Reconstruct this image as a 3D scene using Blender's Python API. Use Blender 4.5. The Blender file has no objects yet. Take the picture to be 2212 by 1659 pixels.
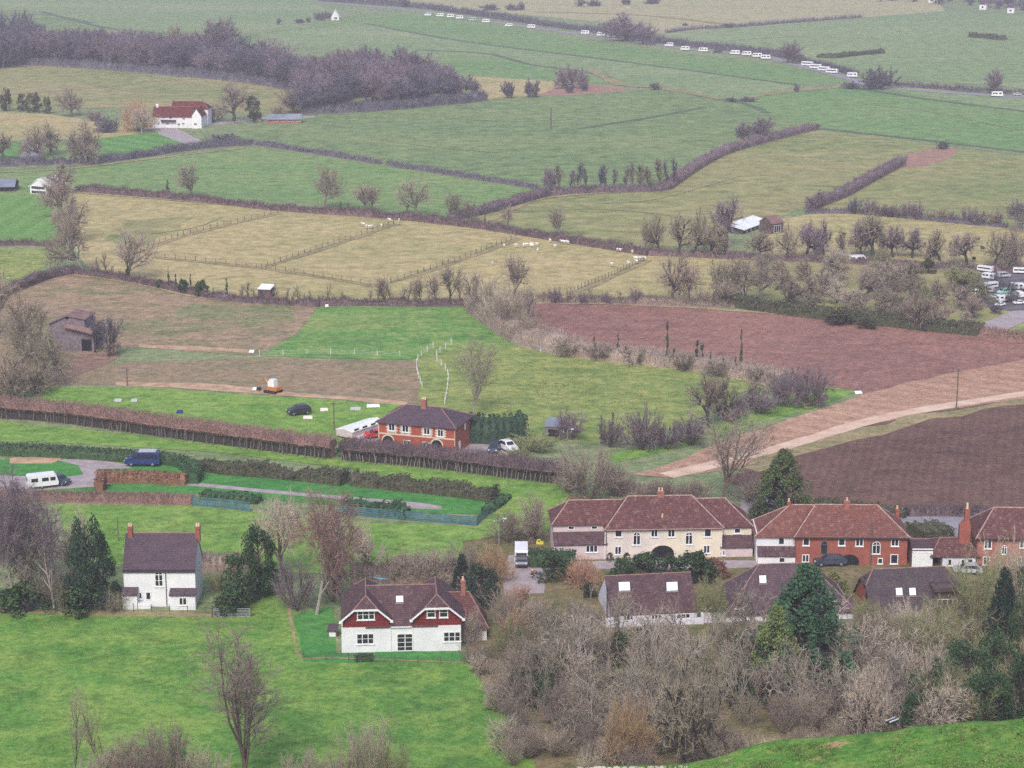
import bpy, bmesh, math, random
from mathutils import Vector, Matrix, noise
rng = random.Random(11)
C = bpy.context.scene.collection
sc = bpy.context.scene
# ---------------------------------------------------------------- camera
FPX, HC, YH, CX, CY = 4500.0, 100.0, -290.0, 1106.0, 829.5
PITCH = math.atan((CY - YH) / FPX)
cd = bpy.data.cameras.new('camera'); cam = bpy.data.objects.new('camera', cd); C.objects.link(cam)
cam.location = (0, 0, HC); cam.rotation_euler = (math.pi / 2 - PITCH, 0, 0)
cd.sensor_width = 36; cd.lens = FPX / 2212 * 36; cd.clip_start = 1; cd.clip_end = 12000
sc.camera = cam
# ---------------------------------------------------------------- light
SUN_EL, SUN_AZ = math.radians(46), math.radians(192)      # azimuth measured clockwise from +Y: from behind the camera
w = bpy.data.worlds.new('World'); sc.world = w; w.use_nodes = True
nt = w.node_tree; bg = nt.nodes['Background']
sky = nt.nodes.new('ShaderNodeTexSky'); sky.sky_type = 'NISHITA'; sky.sun_disc = False
sky.sun_elevation = SUN_EL; sky.sun_rotation = SUN_AZ; sky.dust_density = 3.0; sky.ozone_density = 1.0
nt.links.new(sky.outputs[0], bg.inputs[0]); bg.inputs[1].default_value = 0.15
sd = bpy.data.lights.new('sun', 'SUN'); sd.energy = 1.4; sd.angle = math.radians(18); sd.color = (1, .955, .955)
sun = bpy.data.objects.new('sun', sd); C.objects.link(sun)
sv = Vector((math.sin(SUN_AZ) * math.cos(SUN_EL), math.cos(SUN_AZ) * math.cos(SUN_EL), math.sin(SUN_EL)))
sun.rotation_euler = sv.to_track_quat('Z', 'Y').to_euler(); sun.location = sv * 300
sc.view_settings.view_transform = 'Standard'; sc.view_settings.look = 'None'
sc.view_settings.gamma = 1; sc.view_settings.exposure = 0.50
sc.cycles.max_bounces = 4; sc.cycles.diffuse_bounces = 2; sc.cycles.glossy_bounces = 2
sc.cycles.transmission_bounces = 2; sc.cycles.transparent_max_bounces = 4; sc.cycles.volume_bounces = 0
sc.cycles.use_denoising = False
# ---------------------------------------------------------------- geometry of the view
cp, sp = math.cos(PITCH), math.sin(PITCH)
FW, UP, RGT, OC = Vector((0, cp, -sp)), Vector((0, sp, cp)), Vector((1, 0, 0)), Vector((0, 0, HC))
def ray(x, y): return FW + RGT * ((x - CX) / FPX) - UP * ((y - CY) / FPX)
def P(x, y, z=0.0):
    d = ray(x, y); t = (z - HC) / d.z
    q = OC + d * t; q.z = z
    return q
def S(y): return HC / (sp + (y - CY) / FPX * cp) / FPX          # metres per view pixel for an object standing at row y
def HM(px, y): return px * S(y) * 1.045
# ---------------------------------------------------------------- materials
def _n(nt, t, **k):
    n = nt.nodes.new(t)
    for a, b in k.items(): setattr(n, a, b)
    return n
def ramp(nt, src, stops):
    r = _n(nt, 'ShaderNodeValToRGB'); e = r.color_ramp.elements
    while len(e) < len(stops): e.new(.5)
    for el, (p, c) in zip(e, stops): el.position = p; el.color = (*c, 1) if len(c) == 3 else c
    nt.links.new(src, r.inputs[0]); return r.outputs[0]
def mixc(nt, fac, a, b, mode='MIX'):
    m = _n(nt, 'ShaderNodeMix', data_type='RGBA', blend_type=mode)
    for s, i in ((fac, 0), (a, 6), (b, 7)):
        if isinstance(s, (int, float)): m.inputs[i].default_value = s
        elif isinstance(s, (tuple, list)): m.inputs[i].default_value = (*s, 1)
        else: nt.links.new(s, m.inputs[i])
    return m.outputs[2]
def noise_tex(nt, vec, scale, detail=3, rough=.55, dist=0):
    n = _n(nt, 'ShaderNodeTexNoise'); n.inputs['Scale'].default_value = scale; n.inputs['Detail'].default_value = detail
    n.inputs['Roughness'].default_value = rough; n.inputs['Distortion'].default_value = dist
    nt.links.new(vec, n.inputs['Vector']); return n.outputs['Fac']
def coords(nt, scale=(1, 1, 1), rot=0, out='Object'):
    t = _n(nt, 'ShaderNodeTexCoord'); m = _n(nt, 'ShaderNodeMapping')
    m.inputs['Scale'].default_value = scale; m.inputs['Rotation'].default_value = (0, 0, rot)
    nt.links.new(t.outputs[out], m.inputs[0]); return m.outputs[0]
def base(name, rough=.9):
    m = bpy.data.materials.new(name); m.use_nodes = True
    b = m.node_tree.nodes['Principled BSDF']; b.inputs['Roughness'].default_value = rough
    b.inputs['Specular IOR Level'].default_value = .25
    return m, m.node_tree, b
def lighter(c, k): return tuple(min(1, x * k) for x in c)
def M(name, c, c2=None, scale=3.0, rough=.85, rnd=0.0, lo=.35, hi=.65, spec=.25, metal=0, stretch=(1, 1, 1), bump=0):
    m, nt, b = base(name, rough); b.inputs['Specular IOR Level'].default_value = spec; b.inputs['Metallic'].default_value = metal
    c2 = c2 or lighter(c, .82)
    f = noise_tex(nt, coords(nt, stretch), scale)
    col = ramp(nt, f, [(lo, c2), (hi, c)])
    if rnd:
        oi = _n(nt, 'ShaderNodeObjectInfo')
        v = _n(nt, 'ShaderNodeMapRange'); v.inputs[3].default_value = 1 - rnd; v.inputs[4].default_value = 1 + rnd
        nt.links.new(oi.outputs['Random'], v.inputs[0])
        hs = _n(nt, 'ShaderNodeHueSaturation'); nt.links.new(v.outputs[0], hs.inputs['Value'])
        h = _n(nt, 'ShaderNodeMapRange'); h.inputs[3].default_value = .485; h.inputs[4].default_value = .515
        w2 = _n(nt, 'ShaderNodeMath', operation='FRACT'); w3 = _n(nt, 'ShaderNodeMath', operation='MULTIPLY'); w3.inputs[1].default_value = 7.31
        nt.links.new(oi.outputs['Random'], w3.inputs[0]); nt.links.new(w3.outputs[0], w2.inputs[0]); nt.links.new(w2.outputs[0], h.inputs[0])
        nt.links.new(h.outputs[0], hs.inputs['Hue']); nt.links.new(col, hs.inputs['Color']); col = hs.outputs[0]
    nt.links.new(col, b.inputs['Base Color'])
    if bump:
        bp = _n(nt, 'ShaderNodeBump'); bp.inputs['Strength'].default_value = bump; nt.links.new(f, bp.inputs['Height']); nt.links.new(bp.outputs[0], b.inputs['Normal'])
    return m
def srgb(r, g, b): return tuple((x / 255 / 12.92 if x < 10 else ((x / 255 + .055) / 1.055) ** 2.4) for x in (r, g, b))
GRASS_K = .92
def field_mat(name, a, b_, c, patch=.02, patch_stretch=(1, 1, 1), fine=.55, rows=None, rot=0, speck=None, con=1.0, tuft=.22):
    """a, b_, c: three ground colours blended in broad patches; finer tussock noise; rows=(period m, strength, rotation)."""
    def tone(q):                                                    # a little darker and less blue than first mixed
        gr = min(1, max(0, (q[1] / q[0] - 1.08) / .35)); ks = (1 - .08 * gr, 1 - .09 * gr, 1.0 - .14 * gr); q = tuple(x * k for x, k in zip(q, ks)); g = (.3 * q[0] + .55 * q[1] + .15 * q[2]) * .07 * gr
        return tuple(max(.01, x * (1 - .07 * gr) + g * (1.12, 1, .86)[i]) * GRASS_K for i, x in enumerate(q))
    a, b_, c = tone(a), tone(b_), tone(c)
    m, nt, b = base(name, .95); b.inputs['Specular IOR Level'].default_value = .1
    c2, a2 = lighter(c, 1.12), lighter(a, .80)
    v = coords(nt, patch_stretch, rot); v0 = coords(nt)
    f1 = noise_tex(nt, v, patch, 5, .6, .6)
    col = ramp(nt, f1, [(.30, a), (.5, b_), (.70, c)])
    f3 = noise_tex(nt, v0, tuft, 4, .65, .3)
    col = mixc(nt, ramp(nt, f3, [(.42, (0, 0, 0)), (.66, (.85 * con,) * 3)]), col, c2)
    f4 = noise_tex(nt, coords(nt, (1, 1.6, 1)), tuft * .45, 3, .6, .8)
    col = mixc(nt, ramp(nt, f4, [(.50, (0, 0, 0)), (.70, (.75 * con,) * 3)]), col, a2)
    f2 = noise_tex(nt, v0, fine, 4, .75)
    col = mixc(nt, 1.0, col, ramp(nt, f2, [(.30, (.58 + .14 * (1 - con),) * 3), (.52, (1, 1, 1)), (.74, (1.30,) * 3)]), 'MULTIPLY')
    if rows:
        per, st, rr = rows
        vr = coords(nt, (1, 1, 1), rr)
        wv = _n(nt, 'ShaderNodeTexWave', wave_type='BANDS', bands_direction='X'); wv.inputs['Scale'].default_value = .314 / per
        wv.inputs['Distortion'].default_value = 1.2; wv.inputs['Detail'].default_value = 2; wv.inputs['Detail Scale'].default_value = .3
        nt.links.new(vr, wv.inputs['Vector'])
        col = mixc(nt, 1.0, col, ramp(nt, wv.outputs['Fac'], [(.2, (1 - st,) * 3), (.8, (1 + st * .5,) * 3)]), 'MULTIPLY')
    if speck:
        sc_, th, scol = speck
        fs = noise_tex(nt, coords(nt, (.6, 1, 1)), sc_, 4, .6)
        col = mixc(nt, ramp(nt, fs, [(th, (0, 0, 0)), (th + .05, (1, 1, 1))]), col, scol)
    nt.links.new(col, b.inputs['Base Color'])
    bp = _n(nt, 'ShaderNodeBump'); bp.inputs['Strength'].default_value = .5; bp.inputs['Distance'].default_value = .6
    nt.links.new(f2, bp.inputs['Height']); nt.links.new(bp.outputs[0], b.inputs['Normal'])
    return m
def roof_mat(name, c, c2, lichen=None):
    m, nt, b = base(name, .85)
    v = coords(nt)
    f = noise_tex(nt, v, .9, 5, .65)
    col = ramp(nt, f, [(.32, c2), (.66, c)])
    f2 = noise_tex(nt, v, 6.0, 3, .7)
    col = mixc(nt, 1.0, col, ramp(nt, f2, [(.3, (.62,) * 3), (.7, (1.3,) * 3)]), 'MULTIPLY')
    wv = _n(nt, 'ShaderNodeTexWave', wave_type='BANDS', bands_direction='Z'); wv.inputs['Scale'].default_value = 1.5
    wv.inputs['Distortion'].default_value = .4
    nt.links.new(v, wv.inputs['Vector'])
    col = mixc(nt, 1.0, col, ramp(nt, wv.outputs['Fac'], [(.1, (.80,) * 3), (.5, (1.05,) * 3)]), 'MULTIPLY')
    if lichen:
        f3 = noise_tex(nt, v, 1.7, 5, .7)
        col = mixc(nt, ramp(nt, f3, [(.54, (0, 0, 0)), (.68, (.62,) * 3)]), col, lichen)
    nt.links.new(col, b.inputs['Base Color'])
    bp = _n(nt, 'ShaderNodeBump'); bp.inputs['Strength'].default_value = .6; bp.inputs['Distance'].default_value = .05
    nt.links.new(wv.outputs['Fac'], bp.inputs['Height']); nt.links.new(bp.outputs[0], b.inputs['Normal'])
    return m
def brick_mat(name, c, c2, mortar):
    m, nt, b = base(name, .9); v = coords(nt)
    bt = _n(nt, 'ShaderNodeTexBrick'); bt.inputs['Scale'].default_value = 4.0
    rotm = _n(nt, 'ShaderNodeMapping'); rotm.inputs['Rotation'].default_value = (math.pi / 2, 0, 0); nt.links.new(v, rotm.inputs[0])
    nt.links.new(rotm.outputs[0], bt.inputs[0])
    bt.inputs['Color1'].default_value = (*c, 1); bt.inputs['Color2'].default_value = (*c2, 1); bt.inputs['Mortar'].default_value = (*mortar, 1)
    bt.inputs['Mortar Size'].default_value = .012
    f = noise_tex(nt, v, .8, 5, .65)
    col = mixc(nt, 1.0, bt.outputs[0], ramp(nt, f, [(.3, (.78,) * 3), (.7, (1.18,) * 3)]), 'MULTIPLY')
    nt.links.new(col, b.inputs['Base Color']); return m
# ---------------------------------------------------------------- mesh builder
class MB:
    def __init__(s): s.v, s.f, s.m = [], [], []
    def add(s, vs, fs, m=0):
        o = len(s.v); s.v += [tuple(q) for q in vs]; s.f += [tuple(i + o for i in f) for f in fs]; s.m += [m] * len(fs)
    def box(s, x0, x1, y0, y1, z0, z1, m=0):
        if x1 < x0: x0, x1 = x1, x0
        if y1 < y0: y0, y1 = y1, y0
        if z1 < z0: z0, z1 = z1, z0
        s.add([(x0, y0, z0), (x1, y0, z0), (x1, y1, z0), (x0, y1, z0), (x0, y0, z1), (x1, y0, z1), (x1, y1, z1), (x0, y1, z1)],
              [(0, 3, 2, 1), (4, 5, 6, 7), (0, 1, 5, 4), (1, 2, 6, 5), (2, 3, 7, 6), (3, 0, 4, 7)], m)
    def prism(s, pts, ext, m=0):
        """closed solid: polygon pts (3D, counter-clockwise seen from outside) pushed along -ext"""
        n = len(pts); pts = [Vector(q) for q in pts]; e = Vector(ext)
        s.add(pts + [q + e for q in pts], [tuple(range(n)), tuple(range(2 * n - 1, n - 1, -1))] + [(i, i + n, (i + 1) % n + n, (i + 1) % n) for i in range(n)], m)
    def tube(s, pts, rad, n=5, m=0):
        pts = [Vector(q) for q in pts]; vs = []
        for i, q in enumerate(pts):
            d = (pts[min(i + 1, len(pts) - 1)] - pts[max(i - 1, 0)])
            if d.length < 1e-6: d = Vector((0, 0, 1))
            d.normalize(); a = d.cross(Vector((.31, .95, .05)) if abs(d.x) > .8 else Vector((1, .1, .05))).normalized(); b = d.cross(a)
            r = rad[i] if isinstance(rad, (list, tuple)) else rad
            vs += [q + (a * math.cos(k * 2 * math.pi / n) + b * math.sin(k * 2 * math.pi / n)) * r for k in range(n)]
        fs = [(i * n + k, i * n + (k + 1) % n, (i + 1) * n + (k + 1) % n, (i + 1) * n + k) for i in range(len(pts) - 1) for k in range(n)]
        fs += [tuple(range(n - 1, -1, -1)), tuple(range((len(pts) - 1) * n, len(pts) * n))]
        s.add(vs, fs, m)
    def bar(s, a, b, r, n=4, m=0): s.tube([a, b], r, n, m)
    def sliver(s, p, d, L, wd, r=rng, m=0):
        q = d.cross(Vector((r.uniform(-1, 1), r.uniform(-1, 1), r.uniform(-1, 1))))
        if q.length < 1e-4: q = Vector((1, 0, 0))
        q.normalize(); q *= wd * .5
        s.add([p - q, p + q, p + d * L], [(0, 1, 2)], m)
    def leaf(s, p, size, r=rng, m=0, flat=0.0):
        n = Vector((r.gauss(0, 1), r.gauss(0, 1), r.gauss(0, 1) + flat)).normalized()
        a = n.orthogonal().normalized(); a.rotate(Matrix.Rotation(r.uniform(0, 6.28), 3, n)); b = n.cross(a)
        k = size * r.uniform(.6, 1.3)
        s.add([p - a * k * .5, p + b * k * .34 + n * k * .1, p + a * k * .5, p - b * k * .34 + n * k * .1], [(0, 1, 2, 3)], m)
    def mesh(s, name, mats):
        me = bpy.data.meshes.new(name); me.from_pydata(s.v, [], s.f)
        for m in (mats if isinstance(mats, (list, tuple)) else [mats]): me.materials.append(m)
        if any(s.m): me.polygons.foreach_set('material_index', s.m)
        me.update(); return me
def obj(name, mb, mats, parent=None, smooth=False):
    me = mb.mesh(name, mats) if isinstance(mb, MB) else mb
    o = bpy.data.objects.new(name, me); C.objects.link(o)
    if parent: o.parent = parent
    if smooth:
        me.polygons.foreach_set('use_smooth', [True] * len(me.polygons))
    return o
def tag(o, label, cat, group=None, kind=None):
    if label: o['label'] = label
    if cat: o['category'] = cat
    if group: o['group'] = group
    if kind: o['kind'] = kind
    return o
def empty(name, loc, rz, label, cat, group=None):
    o = bpy.data.objects.new(name, None); C.objects.link(o); o.location = loc; o.rotation_euler = (0, 0, rz)
    return tag(o, label, cat, group)
def copy_thing(root, loc, rz, label=None, group=None, scale=None):
    r = root.copy(); C.objects.link(r); r.location = loc; r.rotation_euler = (0, 0, rz)
    if label: r['label'] = label
    if group: r['group'] = group
    if scale: r.scale = scale
    for ch in list(root.children):
        c = ch.copy(); C.objects.link(c); c.parent = r
        for g in list(ch.children):
            d = g.copy(); C.objects.link(d); d.parent = c
    return r
ORD = 'first second third fourth fifth sixth seventh eighth ninth tenth eleventh twelfth thirteenth fourteenth fifteenth sixteenth seventeenth eighteenth nineteenth twentieth'.split()
def nth(i, n, what='from the left'):
    if i == 0: return 'leftmost'
    if i == n - 1: return 'rightmost'
    return ORD[i] + ' ' + what if i <= n // 2 else ORD[n - 1 - i] + ' from the right'
def in_poly(x, y, poly):
    c = False; n = len(poly)
    for i in range(n):
        x1, y1 = poly[i]; x2, y2 = poly[(i + 1) % n]
        if (y1 > y) != (y2 > y) and x < (x2 - x1) * (y - y1) / (y2 - y1) + x1: c = not c
    return c
def scatter(poly, n, r=rng, mind=0):
    xs = [q[0] for q in poly]; ys = [q[1] for q in poly]; out = []; tries = 0
    while len(out) < n and tries < n * 200:
        tries += 1
        x, y = r.uniform(min(xs), max(xs)), r.uniform(min(ys), max(ys))
        if in_poly(x, y, poly) and all((x - a) ** 2 + ((y - b) * 2.5) ** 2 > mind * mind for a, b in out): out.append((x, y))
    return sorted(out, key=lambda q: q[1])
def smooth_line(pts, n=6):
    out = []
    for i in range(len(pts) - 1):
        p0, p1, p2, p3 = pts[max(i - 1, 0)], pts[i], pts[i + 1], pts[min(i + 2, len(pts) - 1)]
        for k in range(n):
            t = k / n
            out.append(tuple(.5 * ((2 * p1[j]) + (-p0[j] + p2[j]) * t + (2 * p0[j] - 5 * p1[j] + 4 * p2[j] - p3[j]) * t * t + (-p0[j] + 3 * p1[j] - 3 * p2[j] + p3[j]) * t ** 3) for j in (0, 1)))
    return out + [tuple(pts[-1][:2])]
# ================================================================ the land
G = dict(
 plain=field_mat('plain_grass', srgb(118, 140, 98), srgb(128, 148, 102), srgb(146, 152, 110), .01),
 near=field_mat('near_grass', srgb(84, 136, 58), srgb(104, 156, 66), srgb(138, 168, 76), .035, fine=.9),
 slope=field_mat('hill_grass', srgb(84, 140, 56), srgb(100, 156, 62), srgb(132, 160, 74), .12, fine=2.2, speck=(.23, .655, srgb(176, 150, 112)), tuft=.6),
 lawn=field_mat('garden_lawn', srgb(62, 134, 66), srgb(74, 146, 70), srgb(92, 154, 74), .05, con=.5),
 strip=field_mat('paddock_grass', srgb(100, 150, 62), srgb(118, 162, 68), srgb(142, 170, 82), .03),
 mid=field_mat('mid_pasture', srgb(112, 146, 74), srgb(134, 154, 82), srgb(158, 160, 94), .022, (1, 2, 1)),
 bright=field_mat('bright_pasture', srgb(92, 150, 70), srgb(106, 158, 76), srgb(146, 160, 90), .02, (1, 2, 1)),
 stubble=field_mat('stubble', srgb(126, 134, 90), srgb(150, 130, 106), srgb(172, 144, 116), .016, (.5, 1.6, 1), speck=None),
 stubble2=field_mat('trampled_soil', srgb(136, 136, 96), srgb(146, 130, 104), srgb(158, 134, 110), .02, (.4, 1.5, 1)),
 straw=field_mat('winter_pasture', srgb(156, 152, 98), srgb(176, 164, 114), srgb(188, 168, 124), .012, (1, 1.5, 1), con=.7, fine=.26),
 green2=field_mat('far_pasture', srgb(112, 150, 88), srgb(122, 156, 92), srgb(138, 158, 100), .009, (1, 2, 1), con=.7, fine=.26),
 green3=field_mat('large_pasture', srgb(108, 138, 90), srgb(120, 146, 94), srgb(138, 150, 100), .008, (1, 2.5, 1), con=.8, fine=.16),
 teal=field_mat('winter_wheat', srgb(102, 148, 86), srgb(116, 153, 92), srgb(136, 156, 102), .006, (1, 3, 1), con=.6, fine=.16),
 olive=field_mat('olive_pasture', srgb(120, 142, 84), srgb(146, 148, 96), srgb(164, 150, 108), .009, (1, 2.5, 1), con=.7, fine=.16),
 beige=field_mat('far_stubble', srgb(156, 156, 114), srgb(170, 166, 124), srgb(180, 168, 130), .005, (1, 3, 1), con=.5, fine=.16),
 far=field_mat('distant_pasture', srgb(120, 151, 100), srgb(132, 156, 106), srgb(150, 160, 116), .004, (1, 3, 1), con=.6, fine=.16),
 plough=field_mat('red_ploughland', srgb(134, 99, 93), srgb(148, 109, 99), srgb(164, 121, 106), .012, fine=.8, rows=(2.4, .035, .35), con=.8),
 pale=field_mat('pale_drilled_soil', srgb(166, 128, 108), srgb(182, 144, 122), srgb(194, 158, 134), .015, (1, 1, 1), fine=.8, rows=(5, .08, -1.0), con=.6),
 dark=field_mat('dark_ploughland', srgb(96, 74, 70), srgb(110, 84, 76), srgb(126, 98, 84), .014, (.6, 1.5, 1), fine=.9, rows=(1.6, .08, .25), con=.7),
 stripe=field_mat('mown_lawn', srgb(92, 150, 76), srgb(104, 158, 82), srgb(118, 162, 88), .01, rows=(9, .12, -.75), con=.4),
 stripe2=field_mat('mown_field', srgb(96, 148, 72), srgb(108, 158, 78), srgb(122, 162, 86), .01, rows=(7, .09, .05), con=.4),
 track=M('pale_track', srgb(216, 190, 168), srgb(196, 164, 142), .25),
 drive=M('gravel_drive', srgb(172, 160, 160), srgb(150, 138, 140), .5),
 asphalt=M('asphalt', srgb(150, 146, 152), srgb(132, 128, 136), .4),
 sand=M('bare_sand', srgb(196, 164, 132), srgb(160, 130, 104), .4),
 redsoil=M('red_soil', srgb(166, 128, 110), srgb(140, 110, 94), .25),
 rough=field_mat('rough_verge', srgb(128, 124, 84), srgb(150, 140, 102), srgb(170, 150, 116), .05, con=.7),
  rough2=field_mat('weedy_stubble', srgb(122, 132, 88), srgb(134, 136, 94), srgb(150, 136, 104), .03),
 ditch=M('ditch_grass', srgb(92, 112, 76), srgb(80, 92, 70), .1),
 ditch2=M('trodden_grass', srgb(134, 136, 92), srgb(146, 142, 98), .1),
 margin=field_mat('field_margin', srgb(140, 134, 96), srgb(160, 146, 112), srgb(178, 160, 124), .05),
 dirt=field_mat('yard_dirt', srgb(134, 106, 96), srgb(150, 118, 106), srgb(150, 130, 104), .05),
 yard=M('dark_yard', srgb(112, 104, 108), srgb(86, 82, 88), .3),
 litter=field_mat('leaf_litter', srgb(98, 110, 62), srgb(120, 112, 78), srgb(138, 122, 94), .06, fine=.9),
)
LAYER = [0]
def sheet(name, key, pts, label=None, jit=.5, sm=1, z=None):
    """a field or patch lying on the plain: outline in view pixels"""
    LAYER[0] += 1
    zz = z if z is not None else .0015 * LAYER[0]
    out = []
    L = pts + [pts[0]]
    for i in range(len(L) - 1):
        a, b = P(*L[i]), P(*L[i + 1]); n = max(1, min(14, int((b - a).length / 6)))
        for k in range(n):
            q = a.lerp(b, k / n)
            if jit and k: q += Vector((rng.uniform(-jit, jit), rng.uniform(-jit, jit) * 1.5, 0))
            out.append((q.x, q.y, zz))
    mb = MB(); mb.add(out, [tuple(range(len(out)))])
    bm = bmesh.new(); vs = [bm.verts.new(q) for q in out]; f = bm.faces.new(vs)
    bmesh.ops.triangulate(bm, faces=[f]); bm.normal_update()
    if sum(f.normal.z for f in bm.faces) < 0: bmesh.ops.reverse_faces(bm, faces=bm.faces[:])
    me = bpy.data.meshes.new(name); bm.to_mesh(me); bm.free(); me.materials.append(G[key])
    o = bpy.data.objects.new(name, me); C.objects.link(o); o['kind'] = 'structure'
    return o
def ribbon(name, key, pts, wd, sm=5, z=None, jit=.0):
    LAYER[0] += 1
    zz = z if z is not None else .0015 * LAYER[0]
    line = [P(*q) for q in smooth_line(pts, sm)]; mb = MB(); vs = []
    for i, q in enumerate(line):
        d = (line[min(i + 1, len(line) - 1)] - line[max(i - 1, 0)]).normalized(); n = Vector((-d.y, d.x, 0))
        w0 = wd * (1 + rng.uniform(-jit, jit))
        a, b = q + n * w0 / 2, q - n * w0 / 2
        vs += [(a.x, a.y, zz), (b.x, b.y, zz)]
    mb.add(vs, [(2 * i + 1, 2 * i + 3, 2 * i + 2, 2 * i) for i in range(len(line) - 1)])
    o = obj(name, mb, G[key]); o['kind'] = 'structure'; return o
# the plain, one sheet to the horizon
mb = MB(); mb.add([(-4000, 60, 0), (4000, 60, 0), (4000, 9000, 0), (-4000, 9000, 0)], [(0, 1, 2, 3)])
obj('ground', mb, G['plain'])['kind'] = 'structure'
# fields, far to near
sheet('far_pasture_field', 'far', [(-60, -8), (680, -8), (720, 40), (560, 66), (380, 74), (230, 58), (85, 22), (-60, 20)], 0)
sheet('rough_pasture_field', 'green3', [(-60, 22), (85, 24), (230, 60), (400, 78), (560, 70), (560, 130), (-60, 130)])
sheet('far_stubble_field', 'beige', [(830, -40), (2010, -30), (2040, 24), (1600, 57), (1430, 72), (1330, 50), (1000, 20), (860, 6)])
sheet('distant_grass_field', 'far', [(1430, 73), (1600, 58), (2030, 26), (2290, 38), (2290, 196), (1990, 172), (1870, 158), (1760, 132), (1690, 122), (1560, 102), (1440, 82)])
sheet('long_grass_field', 'teal', [(560, 72), (720, 47), (860, 28), (960, 34), (1100, 60), (1340, 98), (1560, 124), (1700, 143), (1840, 175), (1720, 184), (1330, 131), (1000, 89), (790, 51)])
sheet('ditch_side_field', 'far', [(560, 74), (790, 53), (1000, 91), (1330, 133), (1720, 186), (1600, 214), (1420, 195), (1280, 152), (1100, 128), (1000, 118), (840, 128), (640, 95)])
sheet('wet_meadow', 'teal', [(960, 118), (1090, 128), (1210, 150), (1330, 178), (1420, 190), (1200, 182), (1020, 166), (940, 140)])
sheet('bleached_grass_patch', 'straw', [(1012, 164), (1200, 176), (1250, 200), (1080, 212), (1040, 214)])
sheet('bare_soil_patch', 'redsoil', [(1230, 178), (1330, 186), (1360, 194), (1250, 206), (1160, 206)])
sheet('large_pasture_field', 'green3', [(470, 300), (650, 250), (1040, 216), (1250, 204), (1420, 193), (1560, 213), (1650, 243), (1745, 277), (1620, 302), (1500, 350), (1440, 404), (1150, 404), (850, 356), (540, 312)])
sheet('winter_wheat_field', 'teal', [(1580, 216), (1700, 200), (1840, 190), (1900, 192), (2290, 252), (2290, 340), (2000, 302), (1765, 277), (1620, 232)])
sheet('roadside_grass_strip', 'far', [(1880, 186), (1990, 176), (2290, 215), (2290, 250), (2050, 214)])
sheet('olive_pasture_field', 'olive', [(1765, 282), (1900, 295), (2040, 318), (1950, 352), (1740, 445), (1690, 468), (1590, 492), (1540, 520), (1400, 545), (1010, 472), (1170, 425), (1430, 408), (1520, 350), (1640, 303)])
sheet('right_pasture_field', 'olive', [(1955, 352), (2060, 322), (2290, 345), (2290, 500), (2170, 488), (1830, 454), (1760, 450), (1860, 402)])
sheet('orange_soil_patch', 'redsoil', [(1944, 350), (1960, 334), (2010, 322), (2062, 318), (2066, 332), (2040, 348), (1990, 362), (1950, 362)])
sheet('hedged_grass_field', 'green2', [(-60, 372), (130, 364), (380, 335), (530, 318), (840, 360), (1160, 410), (1160, 425), (1000, 470), (700, 442), (170, 408), (100, 440), (-60, 440)])
sheet('bank_pasture_field', 'olive', [(-60, 155), (60, 140), (330, 158), (560, 180), (680, 202), (660, 246), (440, 245), (300, 230), (100, 236), (-60, 240)])
sheet('left_rough_field', 'straw', [(-60, 240), (100, 246), (240, 268), (330, 288), (200, 305), (-60, 318)])
sheet('striped_lawn', 'stripe', [(205, 300), (330, 285), (400, 300), (430, 306), (330, 328), (200, 338)])
sheet('striped_garden', 'stripe', [(-60, 318), (60, 300), (70, 345), (-60, 360)])
sheet('far_green_paddock', 'green2', [(60, 300), (205, 300), (200, 340), (70, 346)])
sheet('farmyard', 'drive', [(330, 278), (380, 276), (436, 305), (408, 314), (345, 290)])
ribbon('farm_track', 'drive', [(300, 278), (440, 270), (560, 256), (680, 252)], 7)
ribbon('lane', 'asphalt', [(62, 345), (72, 325), (66, 305)], 7)
sheet('sheep_pasture', 'straw', [(150, 416), (600, 450), (840, 472), (1050, 494), (1390, 548), (1470, 556), (1650, 560), (1540, 652), (1010, 662), (700, 655), (450, 642), (280, 606), (190, 590), (140, 480)])
sheet('green_corner_of_pasture', 'olive', [(270, 475), (420, 470), (330, 530), (250, 540), (235, 500)], jit=2)
sheet('mown_green_field', 'stripe2', [(-60, 420), (110, 430), (128, 524), (-60, 526)])
sheet('left_meadow', 'mid', [(-60, 534), (150, 544), (60, 596), (-60, 632)])
sheet('orchard_grass', 'olive', [(1540, 650), (1600, 565), (1700, 555), (2290, 582), (2290, 735), (2120, 718), (1900, 700), (1700, 678)])
sheet('orchard_meadow', 'straw', [(1650, 480), (1730, 466), (1830, 456), (2180, 490), (2290, 505), (2290, 580), (1900, 560), (1640, 556)])
sheet('stubble_field', 'stubble', [(30, 612), (120, 592), (290, 612), (450, 645), (690, 662), (640, 722), (555, 768), (250, 748), (170, 800), (100, 840), (-60, 840), (-60, 640)])
sheet('stubble_green_patch', 'rough2', [(420, 655), (640, 664), (640, 690), (520, 710), (380, 690)], jit=3)
sheet('horse_paddock', 'bright', [(690, 664), (1010, 660), (1060, 700), (1140, 752), (1000, 762), (905, 778), (560, 770), (645, 722)])
sheet('yellow_pasture', 'mid', [(890, 778), (960, 756), (1130, 748), (1330, 776), (1560, 798), (1650, 830), (1570, 880), (1460, 925), (1300, 960), (1000, 950), (900, 870)])
sheet('trodden_field', 'stubble2', [(210, 786), (560, 772), (902, 782), (906, 872), (740, 862), (560, 852), (300, 832), (120, 832)])
sheet('sand_strip', 'sand', [(250, 824), (430, 828), (560, 840), (730, 856), (880, 868), (880, 876), (620, 856), (480, 846), (380, 838), (250, 834)], 0)
sheet('paddock_behind_hedge', 'strip', [(90, 838), (300, 836), (560, 856), (910, 878), (930, 960), (820, 970), (500, 940), (100, 875)])
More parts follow.
